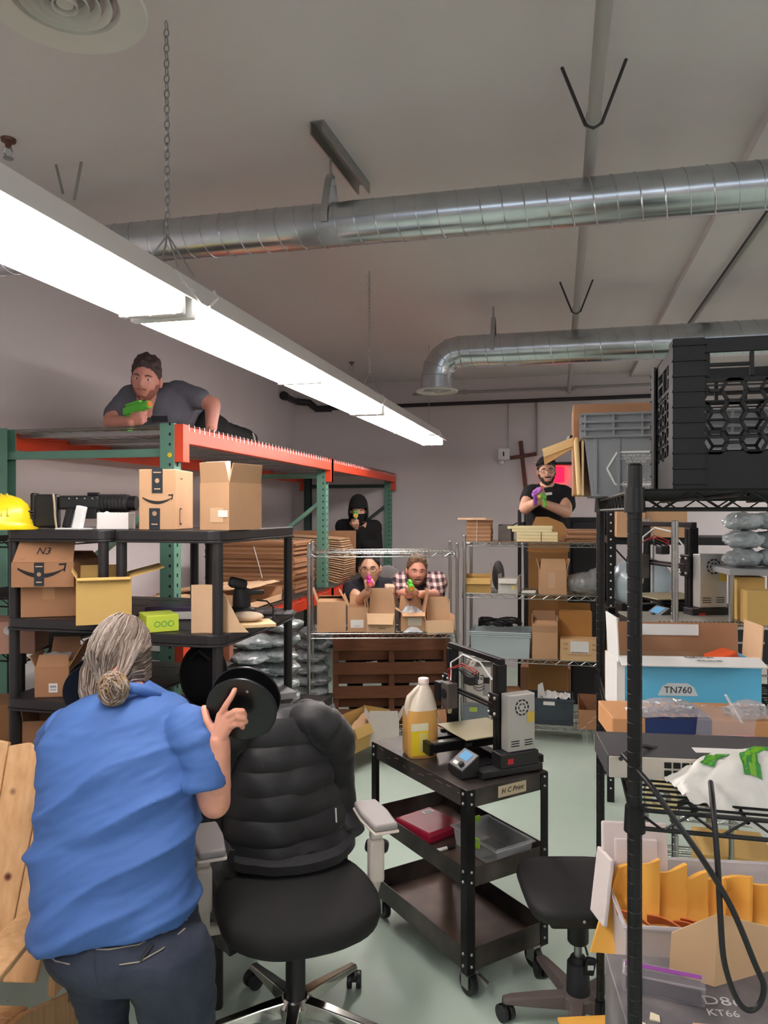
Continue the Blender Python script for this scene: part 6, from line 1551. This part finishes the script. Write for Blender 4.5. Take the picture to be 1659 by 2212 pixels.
# ---------------------------------------------------------------- man in the blue polo shirt
A = Person('person in blue polo shirt and jeans with a grey ponytail, back turned, holding black reels', 262, 2.12)
polo = mat('polo_blue', (66, 104, 168), .75, bump=.05, bscale=200, var=.03, scale=5)
def ell_loft(P, secs, n=56, p=2.4):
    out = []; rows = []
    for (py, xl, xr, d, th, dz) in secs:
        a, b = P.q(xl, py, d), P.q(xr, py, d); c = (a + b) / 2; w = (b - a).length / 2; ring = []
        for i in range(n):
            t = 2 * PI * i / n; cc, ss = math.cos(t), math.sin(t)
            x = c.x + w * abs(cc) ** (2 / p) * math.copysign(1, cc); ring.append(Vector((x, c.y + th * abs(ss) ** (2 / p) * math.copysign(1, ss), c.z + dz * (x - c.x) / w)))
        rows.append(ring)
    fine = []                                           # smooth interpolation between rows
    for i in range(len(rows) - 1):
        r0, r1, r2, r3 = rows[max(i - 1, 0)], rows[i], rows[i + 1], rows[min(i + 2, len(rows) - 1)]
        for k in range(8):
            s = k / 8; fine.append([.5 * ((2 * b) + (c - a) * s + (2 * a - 5 * b + 4 * c - d_) * s * s + (3 * b - a - 3 * c + d_) * s ** 3) for a, b, c, d_ in zip(r0, r1, r2, r3)])
    fine.append(rows[-1])
    vs = [v for r in fine for v in r]; m = len(fine)
    fs = [(i * n + j, (i + 1) * n + j, (i + 1) * n + (j + 1) % n, i * n + (j + 1) % n) for i in range(m - 1) for j in range(n)] + [tuple(range(n)), tuple((m - 1) * n + j for j in range(n - 1, -1, -1))]
    return MB().add(vs, fs)
torso = [(1474, 240, 318, 2.30, .055, 0), (1492, 222, 340, 2.285, .08, .0), (1520, 170, 405, 2.26, .11, -.01), (1560, 122, 432, 2.24, .13, -.015), (1630, 92, 432, 2.20, .145, -.01), (1720, 86, 424, 2.17, .15, 0), (1800, 86, 416, 2.14, .15, .005), (1880, 80, 414, 2.11, .15, .01), (1945, 76, 418, 2.09, .155, .02), (1986, 80, 424, 2.08, .15, .026)]
sh = ell_loft(A, torso)
s1 = MB(); s1.v, s1.f, s1.m = list(sh.v), list(sh.f), list(sh.m)
q = A.q
s1.tube([q(380, 1555, 2.20), q(408, 1572, 2.18), q(432, 1615, 2.155), q(442, 1660, 2.14), q(445, 1704, 2.13)], [.055, .074, .068, .062, .060], 24)
s1.tube([q(150, 1575, 2.27), q(128, 1600, 2.35), q(128, 1625, 2.46)], [.07, .072, .066], 20)
me = fuse(s1, .0075, 6)
def folds(c):                                           # diagonal pull folds
    x, z = c.x, c.z; u = z - .42 * x + .035 * nz(x * 4, c.y * 4, z * 4)
    f = 0
    low = max(0, min(1, (1.18 - z) / .35))
    rg = max(0, 1 - abs(math.sin(u * 21 + 1.8 * nz(x * 3, 0, z * 2.5))) ** .75)
    f += .036 * (.25 + .75 * low) * rg * max(0, .35 + 1.5 * nz(x * 4.2 + 2, 1, u * 7))
    f += .044 * low * max(0, 1 - abs(math.sin(u * 13 + .8 + nz(x * 2, 3, z * 3))) ** .6) * max(0, nz(x * 3 + 7, 2, u * 5) + .1)
    f += .009 * nz(x * 5, c.y * 5, u * 22) * (.4 + .6 * low) + .003 * nz(x * 20, c.y * 20, u * 60)
    return f
displace(me, folds)
from_mesh(MB(), me).build('polo_shirt', polo, A.t, smooth=80)
MB().tube([q(226, 1497, 2.20), q(262, 1484, 2.195), q(300, 1488, 2.205), q(338, 1502, 2.25), q(345, 1497, 2.32)], [.012, .016, .017, .016, .012], 10).build('collar', polo, A.t, smooth=70)
# jeans
jean = mat('denim', (40, 48, 66), .85, var=.12, scale=7, bump=.12, bscale=160, rgb2=(52, 58, 72))
pv = ell_loft(A, [(1960, 92, 418, 2.09, .12, .02), (2005, 92, 430, 2.07, .14, .01), (2045, 102, 442, 2.06, .15, 0), (2082, 124, 448, 2.06, .14, 0), (2100, 150, 440, 2.06, .11, 0)], p=2.2)
jn = MB(); jn.v, jn.f, jn.m = list(pv.v), list(pv.f), list(pv.m)
for (hx, hy, hd, kx, kd, kz, fx, fd, r0, r1) in ((208, 2065, 2.06, 226, 2.14, .31, 230, 2.10, .098, .072), (368, 2075, 2.04, 390, 2.08, .31, 388, 2.0, .125, .100)):
    a = q(hx, hy, hd); kn = A.w(kx, kd, kz); ft = A.w(fx, fd, .10)
    jn.caps(a, kn, r0, r1); jn.caps(kn, ft, r1, .065)
jme = fuse(jn, .009, 6)
displace(jme, lambda c: .006 * nz(c.x * 14, c.y * 14, c.z * 22) + .003 * nz(c.x * 40, c.y * 40, c.z * 50))
jo = from_mesh(MB(), jme).build('jeans', jean, A.t, smooth=80)
bvh = BVHTree.FromPolygons([v.co.copy() for v in jme.vertices], [tuple(p.vertices) for p in jme.polygons])
orig = Vector((-A.r0, -A.d0, HC))
def onsurf(b, px, py, off=.002):
    dirv = (q(px, py, 2.0) - orig).normalized(); h = b.ray_cast(orig, dirv)
    return (h[0] - dirv * off) if h[0] else q(px, py, 2.0)
stitch = mat('stitching', (150, 140, 128), .7)
for nm, pts in (('yoke_seam', [(92, 2018), (130, 2040), (180, 2051), (235, 2051), (300, 2040), (360, 2012), (405, 1985)]), ('pocket_edge', [(98, 2058), (120, 2076), (150, 2083)]), ('pocket_edge', [(258, 2084), (300, 2078), (350, 2050), (400, 2005)]), ('centre_seam', [(203, 2053), (205, 2090), (212, 2130)])):
    MB().tube([onsurf(bvh, a, b) for a, b in pts], .0022, 5).build(nm, stitch if nm != 'centre_seam' else jean, jo)
MB().tube([onsurf(bvh, 200, 1998, .004), onsurf(bvh, 200, 2028, .004)], .006, 6).build('belt_loop', jean, jo)
MB().tube([onsurf(bvh, 302, 2076, .004), onsurf(bvh, 330, 2040, .004)], .004, 5).build('phone_edge', black_p, jo)
# skin: arms, hands, neck, feet in shoes
A.core.caps(q(442, 1660, 2.15), q(464, 1733, 2.16), .046, .047); A.core.caps(q(464, 1733, 2.16), q(475, 1603, 2.135), .047, .031)
A.core.caps(q(135, 1600, 2.36), q(150, 1660, 2.50), .05, .045); A.core.caps(q(150, 1660, 2.50), q(185, 1560, 2.56), .045, .03)
A.core.caps(q(275, 1500, 2.28), q(268, 1440, 2.33), .06, .06)
A.core.caps(q(258, 1600, 2.24), q(258, 1950, 2.09), .12, .12)
for (fx, fd) in ((232, 2.18), (388, 2.0)): A.core.caps(A.w(fx, fd, .14), A.w(fx, fd + .02, .06), .045, .045)
W = q(470, 1600, 2.128)
kn = [q(476, 1545, 2.122), q(488, 1549, 2.118), q(494, 1560, 2.118), q(493, 1574, 2.122)]
for k in kn: A.hands.caps(W, k, .022, .0125, 10)
A.hands.caps(W, q(473, 1625, 2.134), .027, .030, 12); A.hands.caps(q(473, 1625, 2.134), q(467, 1700, 2.152), .031, .043, 14)
fingers(A.hands, [[kn[0], q(489, 1522, 2.108), q(500, 1505, 2.110), q(507, 1490, 2.118)], [kn[1], q(508, 1536, 2.100), q(524, 1536, 2.106), q(529, 1545, 2.116)], [kn[2], q(513, 1548, 2.100), q(527, 1551, 2.108), q(531, 1559, 2.118)], [kn[3], q(509, 1563, 2.106), q(521, 1565, 2.112), q(524, 1571, 2.120)]], .0095)
fingers(A.hands, [[q(460, 1580, 2.13), q(447, 1555, 2.135), q(441, 1530, 2.16)]], .0115)
W2 = q(187, 1556, 2.56); fist(A.hands, W2, (.3, .25, .8), (-.6, .3, .1), (0, -1, .2))
hm = HM(q(262, 1418, 2.365), math.radians(152), math.radians(8), 0, 1.02)
head(A.body, hm)
grey_h = [mat('hair_grey', (128, 114, 104), .5), mat('hair_grey_light', (168, 154, 142), .5), mat('hair_grey_brown', (94, 76, 64), .5), mat('hair_blond_end', (150, 118, 82), .5)]
A.finish([sk_c, eye_w, eye_d, lip, grey_h[2]], .009, .0036)
def keepA(th, ph, p): a = abs(math.degrees(th)); return math.degrees(ph) > lerpt(((0, 48), (40, 42), (70, 12), (92, 2), (105, -30), (135, -72), (180, -80)), a)
hb = shell(keepA, lambda th, ph: .009 + .006 * max(0, math.sin(ph)), hm, grey_h[0], 'hair', A.t, rough=.2)
bun = q(245, 1488, 2.165); random.seed(2)
hs = MB()
for i in range(520):
    th = math.radians(random.uniform(100, 260)); ph = math.radians(random.uniform(-40, 80)); pts = []
    if i % 4 == 0: th = math.radians(random.choice((-1, 1)) * random.uniform(60, 110)); ph = math.radians(random.uniform(15, 70))
    for k in range(9):
        s = k / 8; t2 = th + (PI - th if th > 0 else -PI - th) * s * .9; p2 = ph + (math.radians(-60) - ph) * s
        p = hm @ (head_pt(t2, p2, 1.0, False) * (1.165 + random.uniform(-.01, .012))); e = max(0, (s - .72) / .28); pts.append(p.lerp(bun, e * .8) + Vector((random.uniform(-.002, .002),) * 3))
    hs.k = random.choice((0, 0, 0, 1, 1, 2)); hs.tube(pts, [.0014] * 8 + [.0009], 4)
for i in range(150):                                    # loose lock on the left
    x = random.uniform(-.03, .03); hs.k = random.choice((0, 1, 2, 2)); b0 = q(205, 1400, 2.33) + Vector((x * .6, 0, random.uniform(-.03, .03)))
    hs.tube([b0, q(195, 1450, 2.29) + Vector((x, random.uniform(-.01, .01), 0)), q(188, 1495, 2.27) + Vector((x * .9, 0, random.uniform(-.02, .01))), q(196, 1525, 2.26) + Vector((x * .5, 0, random.uniform(-.02, .015)))], [.0017, .0017, .0014, .0008], 4)
for i in range(260):                                    # swept from the right side under the ear to the bun
    s = random.random(); y0 = 1395 + 75 * s; hs.k = random.choice((0, 0, 1, 2)); j_ = lambda a: random.uniform(-a, a)
    hs.tube([q(322 + j_(6), y0 - 8, 2.345), q(308 + j_(4), y0 + 6, 2.285), q(284 + j_(4), y0 + 22 - 18 * s, 2.245 + j_(.008)), q(258 + j_(4), 1476 + 12 * s, 2.215 + j_(.006))], [.001, .0018, .0018, .0012], 4)
for i in range(170):
    j_ = lambda a: random.uniform(-a, a)
    hs.k = random.choice((0, 0, 1, 2)); x0 = random.uniform(-1, 1)
    hs.tube([q(284 + 24 * x0, 1388 + j_(8), 2.262), q(274 + 17 * x0, 1422 + j_(6), 2.238), q(264 + 12 * x0, 1450 + j_(5), 2.214), q(250 + 12 * x0, 1474 + j_(5), 2.20)], [.001, .0019, .0019, .0012], 4)
hs.build('hair_strands', grey_h, A.t, smooth=80)
bn = MB()
for i in range(130):
    ax = Vector((random.gauss(0, .55), -1, random.gauss(0, .55))).normalized(); e1 = ax.orthogonal().normalized(); e2 = ax.cross(e1); a0 = random.uniform(0, 2 * PI); lat = random.uniform(-.2, .9); bn.k = random.choice((3, 3, 0, 2, 1)); pts = []
    for k in range(12):
        a = a0 + k * .3; v_ = (e1 * math.cos(a) + e2 * math.sin(a)) * math.cos(lat) + ax * math.sin(lat); r_ = .045 + .003 * math.sin(k + i); pts.append(bun + Vector((v_.x * r_ * .95, v_.y * r_ * .75, v_.z * r_ * 1.08)))
    bn.tube(pts, [.0008] + [.0021] * 10 + [.0008], 5)
bn.k = 2; bn.sph(tuple(bun), (.042, .03, .046), 16, 10); bn.build('hair_bun', grey_h, A.t, smooth=80)
beard(hm, grey_h[1], A.t, .014)
for (fx, fd) in ((232, 2.20), (388, 2.02)):
    mb = MB(); p = A.w(fx, fd, .045); mb.sph(tuple(p + Vector((0, .06, 0))), (.05, .14, .045), 16, 10); mb.sph(tuple(p), (.048, .06, .06), 14, 8); from_mesh(MB(), fuse(mb, .008, 3)).build('shoe', black_p, A.t, smooth=80)
# reels
def reel(label, c, rz, rx, col_m):
    t = thing('filament_reel', label, 'reel', tuple(c), rz); t.rotation_euler.x = rx
    M = Matrix.Rotation(PI / 2, 4, 'X')
    for y, nm in ((0, 'near_flange'), (.062, 'far_flange')):
        M2 = Matrix.Translation((0, y, 0)) @ M
        MB().lathe([(.012, -.0025), (.098, -.0025), (.1015, -.0035), (.1035, -.002), (.1035, .002), (.1015, .0035), (.098, .0025), (.012, .0025)], 72, M2).build(nm, col_m, t, smooth=30)
    MB().lathe([(.05, -.06), (.05, -.003)], 40, M).build('core', black_m, t, smooth=40)
    MB().lathe([(.001, .0026), (.006, .0026), (.006, .004), (.001, .004)], 14, M).build('hub_cap', grey_p, t)
    o = MB().cyl((.022, -.0036, .062), (.022, -.0026, .062), .004, 10).build('rim_hole', steel, t)
reel_m = mat('reel_black', (18, 18, 20), .28)
reel('black filament reel gripped in the right hand beside the jacket', at(522, 1532, 2.150), YAW - .05, .36, reel_m)
reel('black filament reel in the other hand beside the grey hair', at(203, 1494, 2.60), YAW + .2, .2, reel_m)
# ---------------------------------------------------------------- man in the grey t-shirt on the rack
B = Person('person in grey t-shirt crouching on top of the pallet rack', 340, 4.25, 0); q = B.q
tee = mat('tee_grey', (96, 96, 106), .85, var=.06, scale=8)
B.core.caps(q(322, 862, 4.15), q(335, 885, 4.25), .055, .07); B.core.sph(tuple(q(335, 888, 4.3)), (.17, .14, .11)); B.core.caps(q(350, 890, 4.4), q(420, 905, 4.9), .13, .12)
B.core.caps(q(258, 878, 4.16), q(240, 908, 4.10), .044, .043); B.core.caps(q(240, 912, 4.08), q(282, 912, 3.98), .042, .03)
B.core.caps(q(420, 858, 4.25), q(460, 874, 4.22), .046, .046); B.core.caps(q(460, 874, 4.22), q(456, 928, 4.2), .046, .033)
fist(B.hands, q(276, 913, 3.99), (1, -.2, .35), (0, .4, -1), (0, -1, -.3)); 
for k in range(4): a = q(450 + k * 4, 930, 4.17); fingers(B.hands, [[a, a + Vector((.004 * k, -.04, -.012)), a + Vector((.006 * k, -.075, -.014))]], .009)
B.hands.caps(q(456, 928, 4.2), q(456, 931, 4.17), .03, .026)
hm = HM(q(316, 822, 4.08), math.radians(4), math.radians(14), math.radians(7), 1.0); head(B.body, hm)
B.finish([skin('skin_flush', (206, 140, 124)), eye_w, eye_d, lip, brhair])
hair_cap(hm, mat('hair_brown_dark', (60, 42, 40), .6, bump=.3, bscale=90), B.t, front=40, vol=.012, top=.018); beard(hm, mat('beard_light', (150, 92, 78), .8), B.t, .0035)
mb = MB(); mb.sph(tuple(q(335, 886, 4.29)), (.225, .18, .15), 24, 14); mb.caps(q(352, 886, 4.35), q(418, 900, 4.85), .165, .15); mb.caps(q(285, 858, 4.22), q(248, 896, 4.14), .075, .062); mb.caps(q(385, 850, 4.28), q(432, 862, 4.24), .08, .066)
B.cloth('t_shirt', mb, tee, .012, 5, .006)
MB().cbox(tuple(q(345, 905, 4.09)), (.09, .004, .035), (.5, 0, 0)).build('shirt_print', mat('print_black', (40, 40, 48), .7), B.t)
mb = MB(); mb.caps(q(415, 908, 4.85), q(470, 930, 5.05), .15, .10); mb.caps(q(425, 905, 4.75), q(440, 925, 4.55), .12, .09); mb.caps(q(470, 932, 5.1), q(535, 945, 5.5), .09, .06)
B.cloth('trousers', mb, mat('trouser_black', (24, 23, 26), .85), .014, 4, .006)
mb = MB(); mb.caps(q(536, 944, 5.45), q(545, 948, 5.6), .05, .045); B.cloth('shoe', mb, black_p, .01, 2)
MB().tube([q(546, 936, 5.42), q(550, 946, 5.41), q(548, 955, 5.42)], .006, 6).build('shoe_trim', paper_w, B.t)
blaster('green toy blaster held by the grey t-shirt person on the rack', tuple(at(291, 893, 3.98)), YAW + .9, grn, grn, grn, -.1)
# ---------------------------------------------------------------- hooded person
D = Person('person in black hoodie with covered face aiming from the rack', 775, 7.8, ZL + .008); q = D.q
hood_m = mat('hoodie_black', (16, 15, 17), .92, bump=.15, bscale=40)
hm = HM(q(774, 1108, 7.72), .05, .08, 0, 1.0); head(D.body, hm)
D.core.caps(q(775, 1140, 7.8), q(780, 1230, 7.85), .13, .14); D.core.caps(q(775, 1150, 7.8), q(774, 1120, 7.76), .06, .055)
fist(D.hands, q(770, 1142, 7.5), (-.1, -.6, .6), (1, 0, 0), (.0, -.5, -.8))
D.finish([sk_a, eye_w, eye_d, lip, dkhair])
shell(lambda th, ph, p: abs(math.degrees(th)) > 52 or math.degrees(ph) > 24 or math.degrees(ph) < -38, lambda a, b: .034 + .045 * max(0, math.sin(b)) ** 3, hm, hood_m, 'hood', D.t)
shell(lambda th, ph, p: abs(math.degrees(th)) < 100 and math.degrees(ph) < -1, lambda a, b: .012 + (.012 if abs(a) < .3 else 0), hm, hood_m, 'face_mask', D.t)
mb = MB(); mb.caps(q(740, 1138, 7.8), q(806, 1142, 7.82), .085, .10); mb.caps(q(775, 1150, 7.82), q(782, 1215, 7.86), .16, .19); mb.caps(q(775, 1135, 7.8), q(775, 1118, 7.78), .10, .10)
mb.caps(q(738, 1142, 7.8), q(742, 1172, 7.66), .075, .06); mb.caps(q(742, 1172, 7.66), q(768, 1146, 7.52), .06, .045); mb.caps(q(808, 1148, 7.82), q(814, 1182, 7.75), .085, .065); mb.caps(q(814, 1182, 7.75), q(790, 1178, 7.55), .06, .05)
D.cloth('hoodie', mb, hood_m, .014, 5, .008)
mb = MB(); a = q(770, 1215, 7.85); b = Vector((-.08, -.05, .09)); mb.caps(a, b, .11, .08); mb.caps(q(790, 1215, 7.85), Vector((.12, -.05, .09)), .11, .08); mb.caps(b, Vector((-.08, .3, .08)), .07, .06); mb.caps(Vector((.12, -.05, .09)), Vector((.12, .3, .08)), .07, .06)
D.cloth('trousers', mb, mat('trouser_black', (24, 23, 26), .85), .014, 3)
blaster('green tipped toy blaster aimed by the hooded person', tuple(at(768, 1118, 7.45)), YAW + .05, dkb, grn, wht, .05, 1.15)
# ---------------------------------------------------------------- man with glasses behind the rack
G = Person('person with glasses in a black t-shirt aiming a magenta toy blaster through the rack', 800, 6.0); q = G.q
navy = mat('tee_black', (26, 27, 36), .9, var=.05)
hm = HM(q(799, 1230, 5.88), math.radians(-4), math.radians(6), math.radians(-2), 1.07); head(G.body, hm)
G.core.caps(q(800, 1262, 5.93), q(800, 1300, 6.0), .07, .13); G.core.caps(q(800, 1300, 6.02), q(800, 1385, 6.15), .14, .13)
G.core.caps(q(757, 1273, 5.9), q(776, 1300, 5.52), .055, .047); G.core.caps(q(776, 1300, 5.52), q(795, 1277, 5.34), .046, .032)
G.core.caps(q(838, 1268, 5.95), q(850, 1300, 5.8), .05, .045); G.core.caps(q(850, 1300, 5.8), q(846, 1287, 5.68), .04, .03)
fist(G.hands, q(795, 1279, 5.34), (.05, -.35, .9), (.4, .8, 0), (-.6, .2, .3)); fist(G.hands, q(848, 1290, 5.68), (-.2, -.3, .8), (.8, .2, 0), (0, -1, 0))
G.finish([sk_b, eye_w, eye_d, lip, dkhair]); hair_cap(hm, dkhair, G.t, front=50, vol=.014); glasses(hm, black_p, G.t)
mb = MB(); mb.caps(q(765, 1272, 5.95), q(836, 1266, 5.98), .075, .075); mb.caps(q(800, 1285, 6.0), q(800, 1385, 6.15), .175, .17); mb.caps(q(758, 1272, 5.92), q(764, 1288, 5.72), .075, .066); mb.caps(q(838, 1268, 5.97), q(846, 1292, 5.88), .072, .06); mb.caps(q(800, 1268, 5.96), q(799, 1258, 5.94), .075, .07)
G.cloth('t_shirt', mb, navy, .013, 5, .006)
mb = MB(); h0 = q(800, 1385, 6.16); mb.sph(tuple(h0), (.19, .15, .14))
for sx in (-.1, .12): mb.caps(h0 + Vector((sx, 0, 0)), Vector((sx * 1.3, .12, .45)), .11, .08); mb.caps(Vector((sx * 1.3, .12, .45)), Vector((sx * 1.3, .25, .06)), .075, .055)
G.cloth('trousers', mb, mat('trouser_black', (24, 23, 26), .85), .015, 4)
blaster('magenta toy blaster held by the person with glasses', tuple(at(797, 1262, 5.30)), YAW + .1, mag, mag, pur, .1, .95)
blaster('small blue toy blaster in the other hand of the person with glasses', tuple(at(838, 1280, 5.62)), YAW - .4, blu_b, blu_b, dkb, .1, .6)
# ---------------------------------------------------------------- man in the plaid shirt
K = Person('smiling bearded person in a plaid shirt aiming a green toy blaster', 902, 6.1); q = K.q
pl = bpy.data.materials.new('plaid_flannel'); pl.use_nodes = True
def _pl():
    nt = pl.node_tree; b = nt.nodes['Principled BSDF']; tc = nt.nodes.new('ShaderNodeTexCoord'); fac = []
    for dr in ('X', 'Z'):
        w = nt.nodes.new('ShaderNodeTexWave'); w.bands_direction = dr; w.inputs['Scale'].default_value = 6.5; w.inputs['Distortion'].default_value = .6; w.inputs['Detail'].default_value = 1
        nt.links.new(tc.outputs['Object'], w.inputs['Vector']); r = nt.nodes.new('ShaderNodeValToRGB'); r.color_ramp.elements[0].position = .45; r.color_ramp.elements[1].position = .58; nt.links.new(w.outputs['Fac'], r.inputs[0]); fac.append(r)
    m = nt.nodes.new('ShaderNodeMixRGB'); m.inputs[0].default_value = .5; nt.links.new(fac[0].outputs[0], m.inputs[1]); nt.links.new(fac[1].outputs[0], m.inputs[2])
    r = nt.nodes.new('ShaderNodeValToRGB'); r.color_ramp.interpolation = 'CONSTANT'; e = r.color_ramp.elements; e[0].color = lin((44, 36, 42)); e[1].position = .4; e[1].color = lin((146, 112, 112)); x = e.new(.85); x.color = lin((214, 190, 180))
    nt.links.new(m.outputs[0], r.inputs[0]); nt.links.new(r.outputs[0], b.inputs['Base Color']); b.inputs['Roughness'].default_value = .9
_pl()
hm = HM(q(900, 1236, 5.97), math.radians(6), math.radians(4), math.radians(3), 1.04); head(K.body, hm, smile=True)
K.core.caps(q(902, 1268, 6.02), q(905, 1300, 6.1), .06, .13); K.core.caps(q(905, 1300, 6.1), q(905, 1385, 6.2), .14, .13)
K.core.caps(q(866, 1258, 6.05), q(872, 1284, 5.72), .05, .046); K.core.caps(q(872, 1284, 5.72), q(884, 1285, 5.46), .044, .031)
K.core.caps(q(944, 1258, 6.05), q(938, 1286, 5.72), .05, .046); K.core.caps(q(938, 1286, 5.72), q(906, 1284, 5.46), .044, .031)
fist(K.hands, q(884, 1286, 5.46), (.05, -.6, .5), (.5, .3, -.2), (-.4, .3, .6)); fist(K.hands, q(904, 1286, 5.47), (-.35, -.5, .4), (.4, .3, -.3), (.5, -.2, .5))
K.finish([sk_c, eye_w, eye_d, lip, brhair]); hair_cap(hm, blhair, K.t, front=46, vol=.014, top=.014); beard(hm, beard_b, K.t, .009)
mb = MB(); mb.caps(q(872, 1256, 6.1), q(940, 1256, 6.12), .085, .085); mb.caps(q(905, 1275, 6.12), q(905, 1385, 6.2), .17, .17)
mb.caps(q(866, 1256, 6.07), q(869, 1278, 5.78), .085, .068); mb.caps(q(944, 1256, 6.07), q(941, 1282, 5.78), .088, .070)
K.cloth('plaid_shirt', mb, pl, .013, 5, .009, 14)
mb = MB(); mb.caps(q(901, 1275, 5.97), q(903, 1310, 6.0), .062, .085); K.cloth('black_undershirt', mb, navy, .012, 3)
mb = MB(); h0 = q(905, 1385, 6.22); mb.sph(tuple(h0), (.19, .15, .14))
for sx in (-.1, .12): mb.caps(h0 + Vector((sx, 0, 0)), Vector((sx * 1.3, .05, .45)), .11, .08); mb.caps(Vector((sx * 1.3, .05, .45)), Vector((sx * 1.3, .2, .06)), .075, .055)
K.cloth('trousers', mb, mat('trouser_black', (24, 23, 26), .85), .015, 4)
blaster('green and purple toy blaster held out by the plaid shirt person', tuple(at(886, 1272, 5.42)), YAW + .06, grn, grn, dkb, .05, 1.0)
# ---------------------------------------------------------------- man in the black shirt at the back
R = Person('bearded person with cap and glasses in a black t-shirt, arms crossed holding two toy blasters', 1181, 6.45, .42); q = R.q
tag(MB().box(cam(R.r0, 6.45, 0).x - .22, cam(R.r0, 6.45, 0).x + .2, cam(R.r0, 6.45, 0).y - .12, cam(R.r0, 6.45, 0).y + .16, .001, .418).build('step_box', card_d, bevel=.005), 'sturdy brown carton the black shirt person stands on', 'box')
hm = HM(q(1181, 1020, 6.38), math.radians(-8), math.radians(4), math.radians(-4), .97); head(R.body, hm, smile=True)
R.core.caps(q(1182, 1050, 6.42), q(1182, 1085, 6.46), .07, .13); R.core.caps(q(1182, 1085, 6.46), q(1182, 1175, 6.5), .15, .15)
R.core.caps(q(1143, 1068, 6.42), q(1134, 1098, 6.26), .056, .052); R.core.caps(q(1134, 1098, 6.26), q(1160, 1084, 6.08), .05, .034)
R.core.caps(q(1222, 1072, 6.42), q(1222, 1106, 6.26), .06, .054); R.core.caps(q(1222, 1106, 6.26), q(1176, 1088, 6.10), .052, .034)
fist(R.hands, q(1160, 1085, 6.08), (.25, -.3, .6), (.4, .3, -.6), (-.4, -.5, .1)); fist(R.hands, q(1176, 1088, 6.10), (-.5, -.3, .35), (.1, .3, -.8), (0, -.9, .1))
R.finish([sk_a, eye_w, eye_d, lip, dkhair]); hair_cap(hm, dkhair, R.t, front=34, vol=.02); beard(hm, beard_d, R.t, .006); glasses(hm, black_p, R.t)
shell(lambda th, ph, p: math.degrees(ph) > 40 - .12 * abs(math.degrees(th)), lambda a, b: .026 + .004 * math.sin(b), hm, mat('cap_black', (24, 22, 24), .8), 'cap', R.t)
MB().grid(lambda u, v: hm @ Vector(((u - .5) * .14, .085 + .07 * v * math.sin(PI * u) + .01, .075 - .02 * v)), 10, 4, .004).build('cap_brim', mat('cap_black', (24, 22, 24), .8), R.t, smooth=60)
btee = mat('tee_jet', (18, 17, 20), .9)
mb = MB(); mb.caps(q(1150, 1066, 6.46), q(1216, 1068, 6.46), .085, .088); mb.caps(q(1182, 1085, 6.48), q(1182, 1165, 6.5), .185, .19); mb.caps(q(1146, 1066, 6.44), q(1140, 1084, 6.36), .08, .072); mb.caps(q(1220, 1070, 6.44), q(1224, 1092, 6.36), .085, .078); mb.caps(q(1182, 1062, 6.44), q(1182, 1054, 6.43), .08, .072)
R.cloth('t_shirt', mb, btee, .013, 5, .006)
MB().cbox(tuple(q(1181, 1067, 6.27)), (.09, .004, .022), (.2, -.1, 0)).build('shirt_print', paper_w, R.t)
mb = MB(); h0 = q(1182, 1180, 6.52); mb.sph(tuple(h0), (.2, .16, .14))
for sx in (-.1, .1): mb.caps(h0 + Vector((sx, 0, 0)), Vector((sx, .06, .5)), .11, .085); mb.caps(Vector((sx, .06, .5)), Vector((sx, .08, .06)), .08, .058)
R.cloth('trousers', mb, mat('trouser_black', (24, 23, 26), .85), .015, 4)
blaster('purple toy blaster held upright by the black shirt person', tuple(at(1160, 1068, 6.02)), YAW + .25, lpu, lpu, pur, -.3, .8)
blaster('lime green toy blaster crossed under the purple one', tuple(at(1173, 1077, 6.0)), YAW - .5, grn, grn, grn, .0, .7)
bpy.data.scenes.remove(_FS)
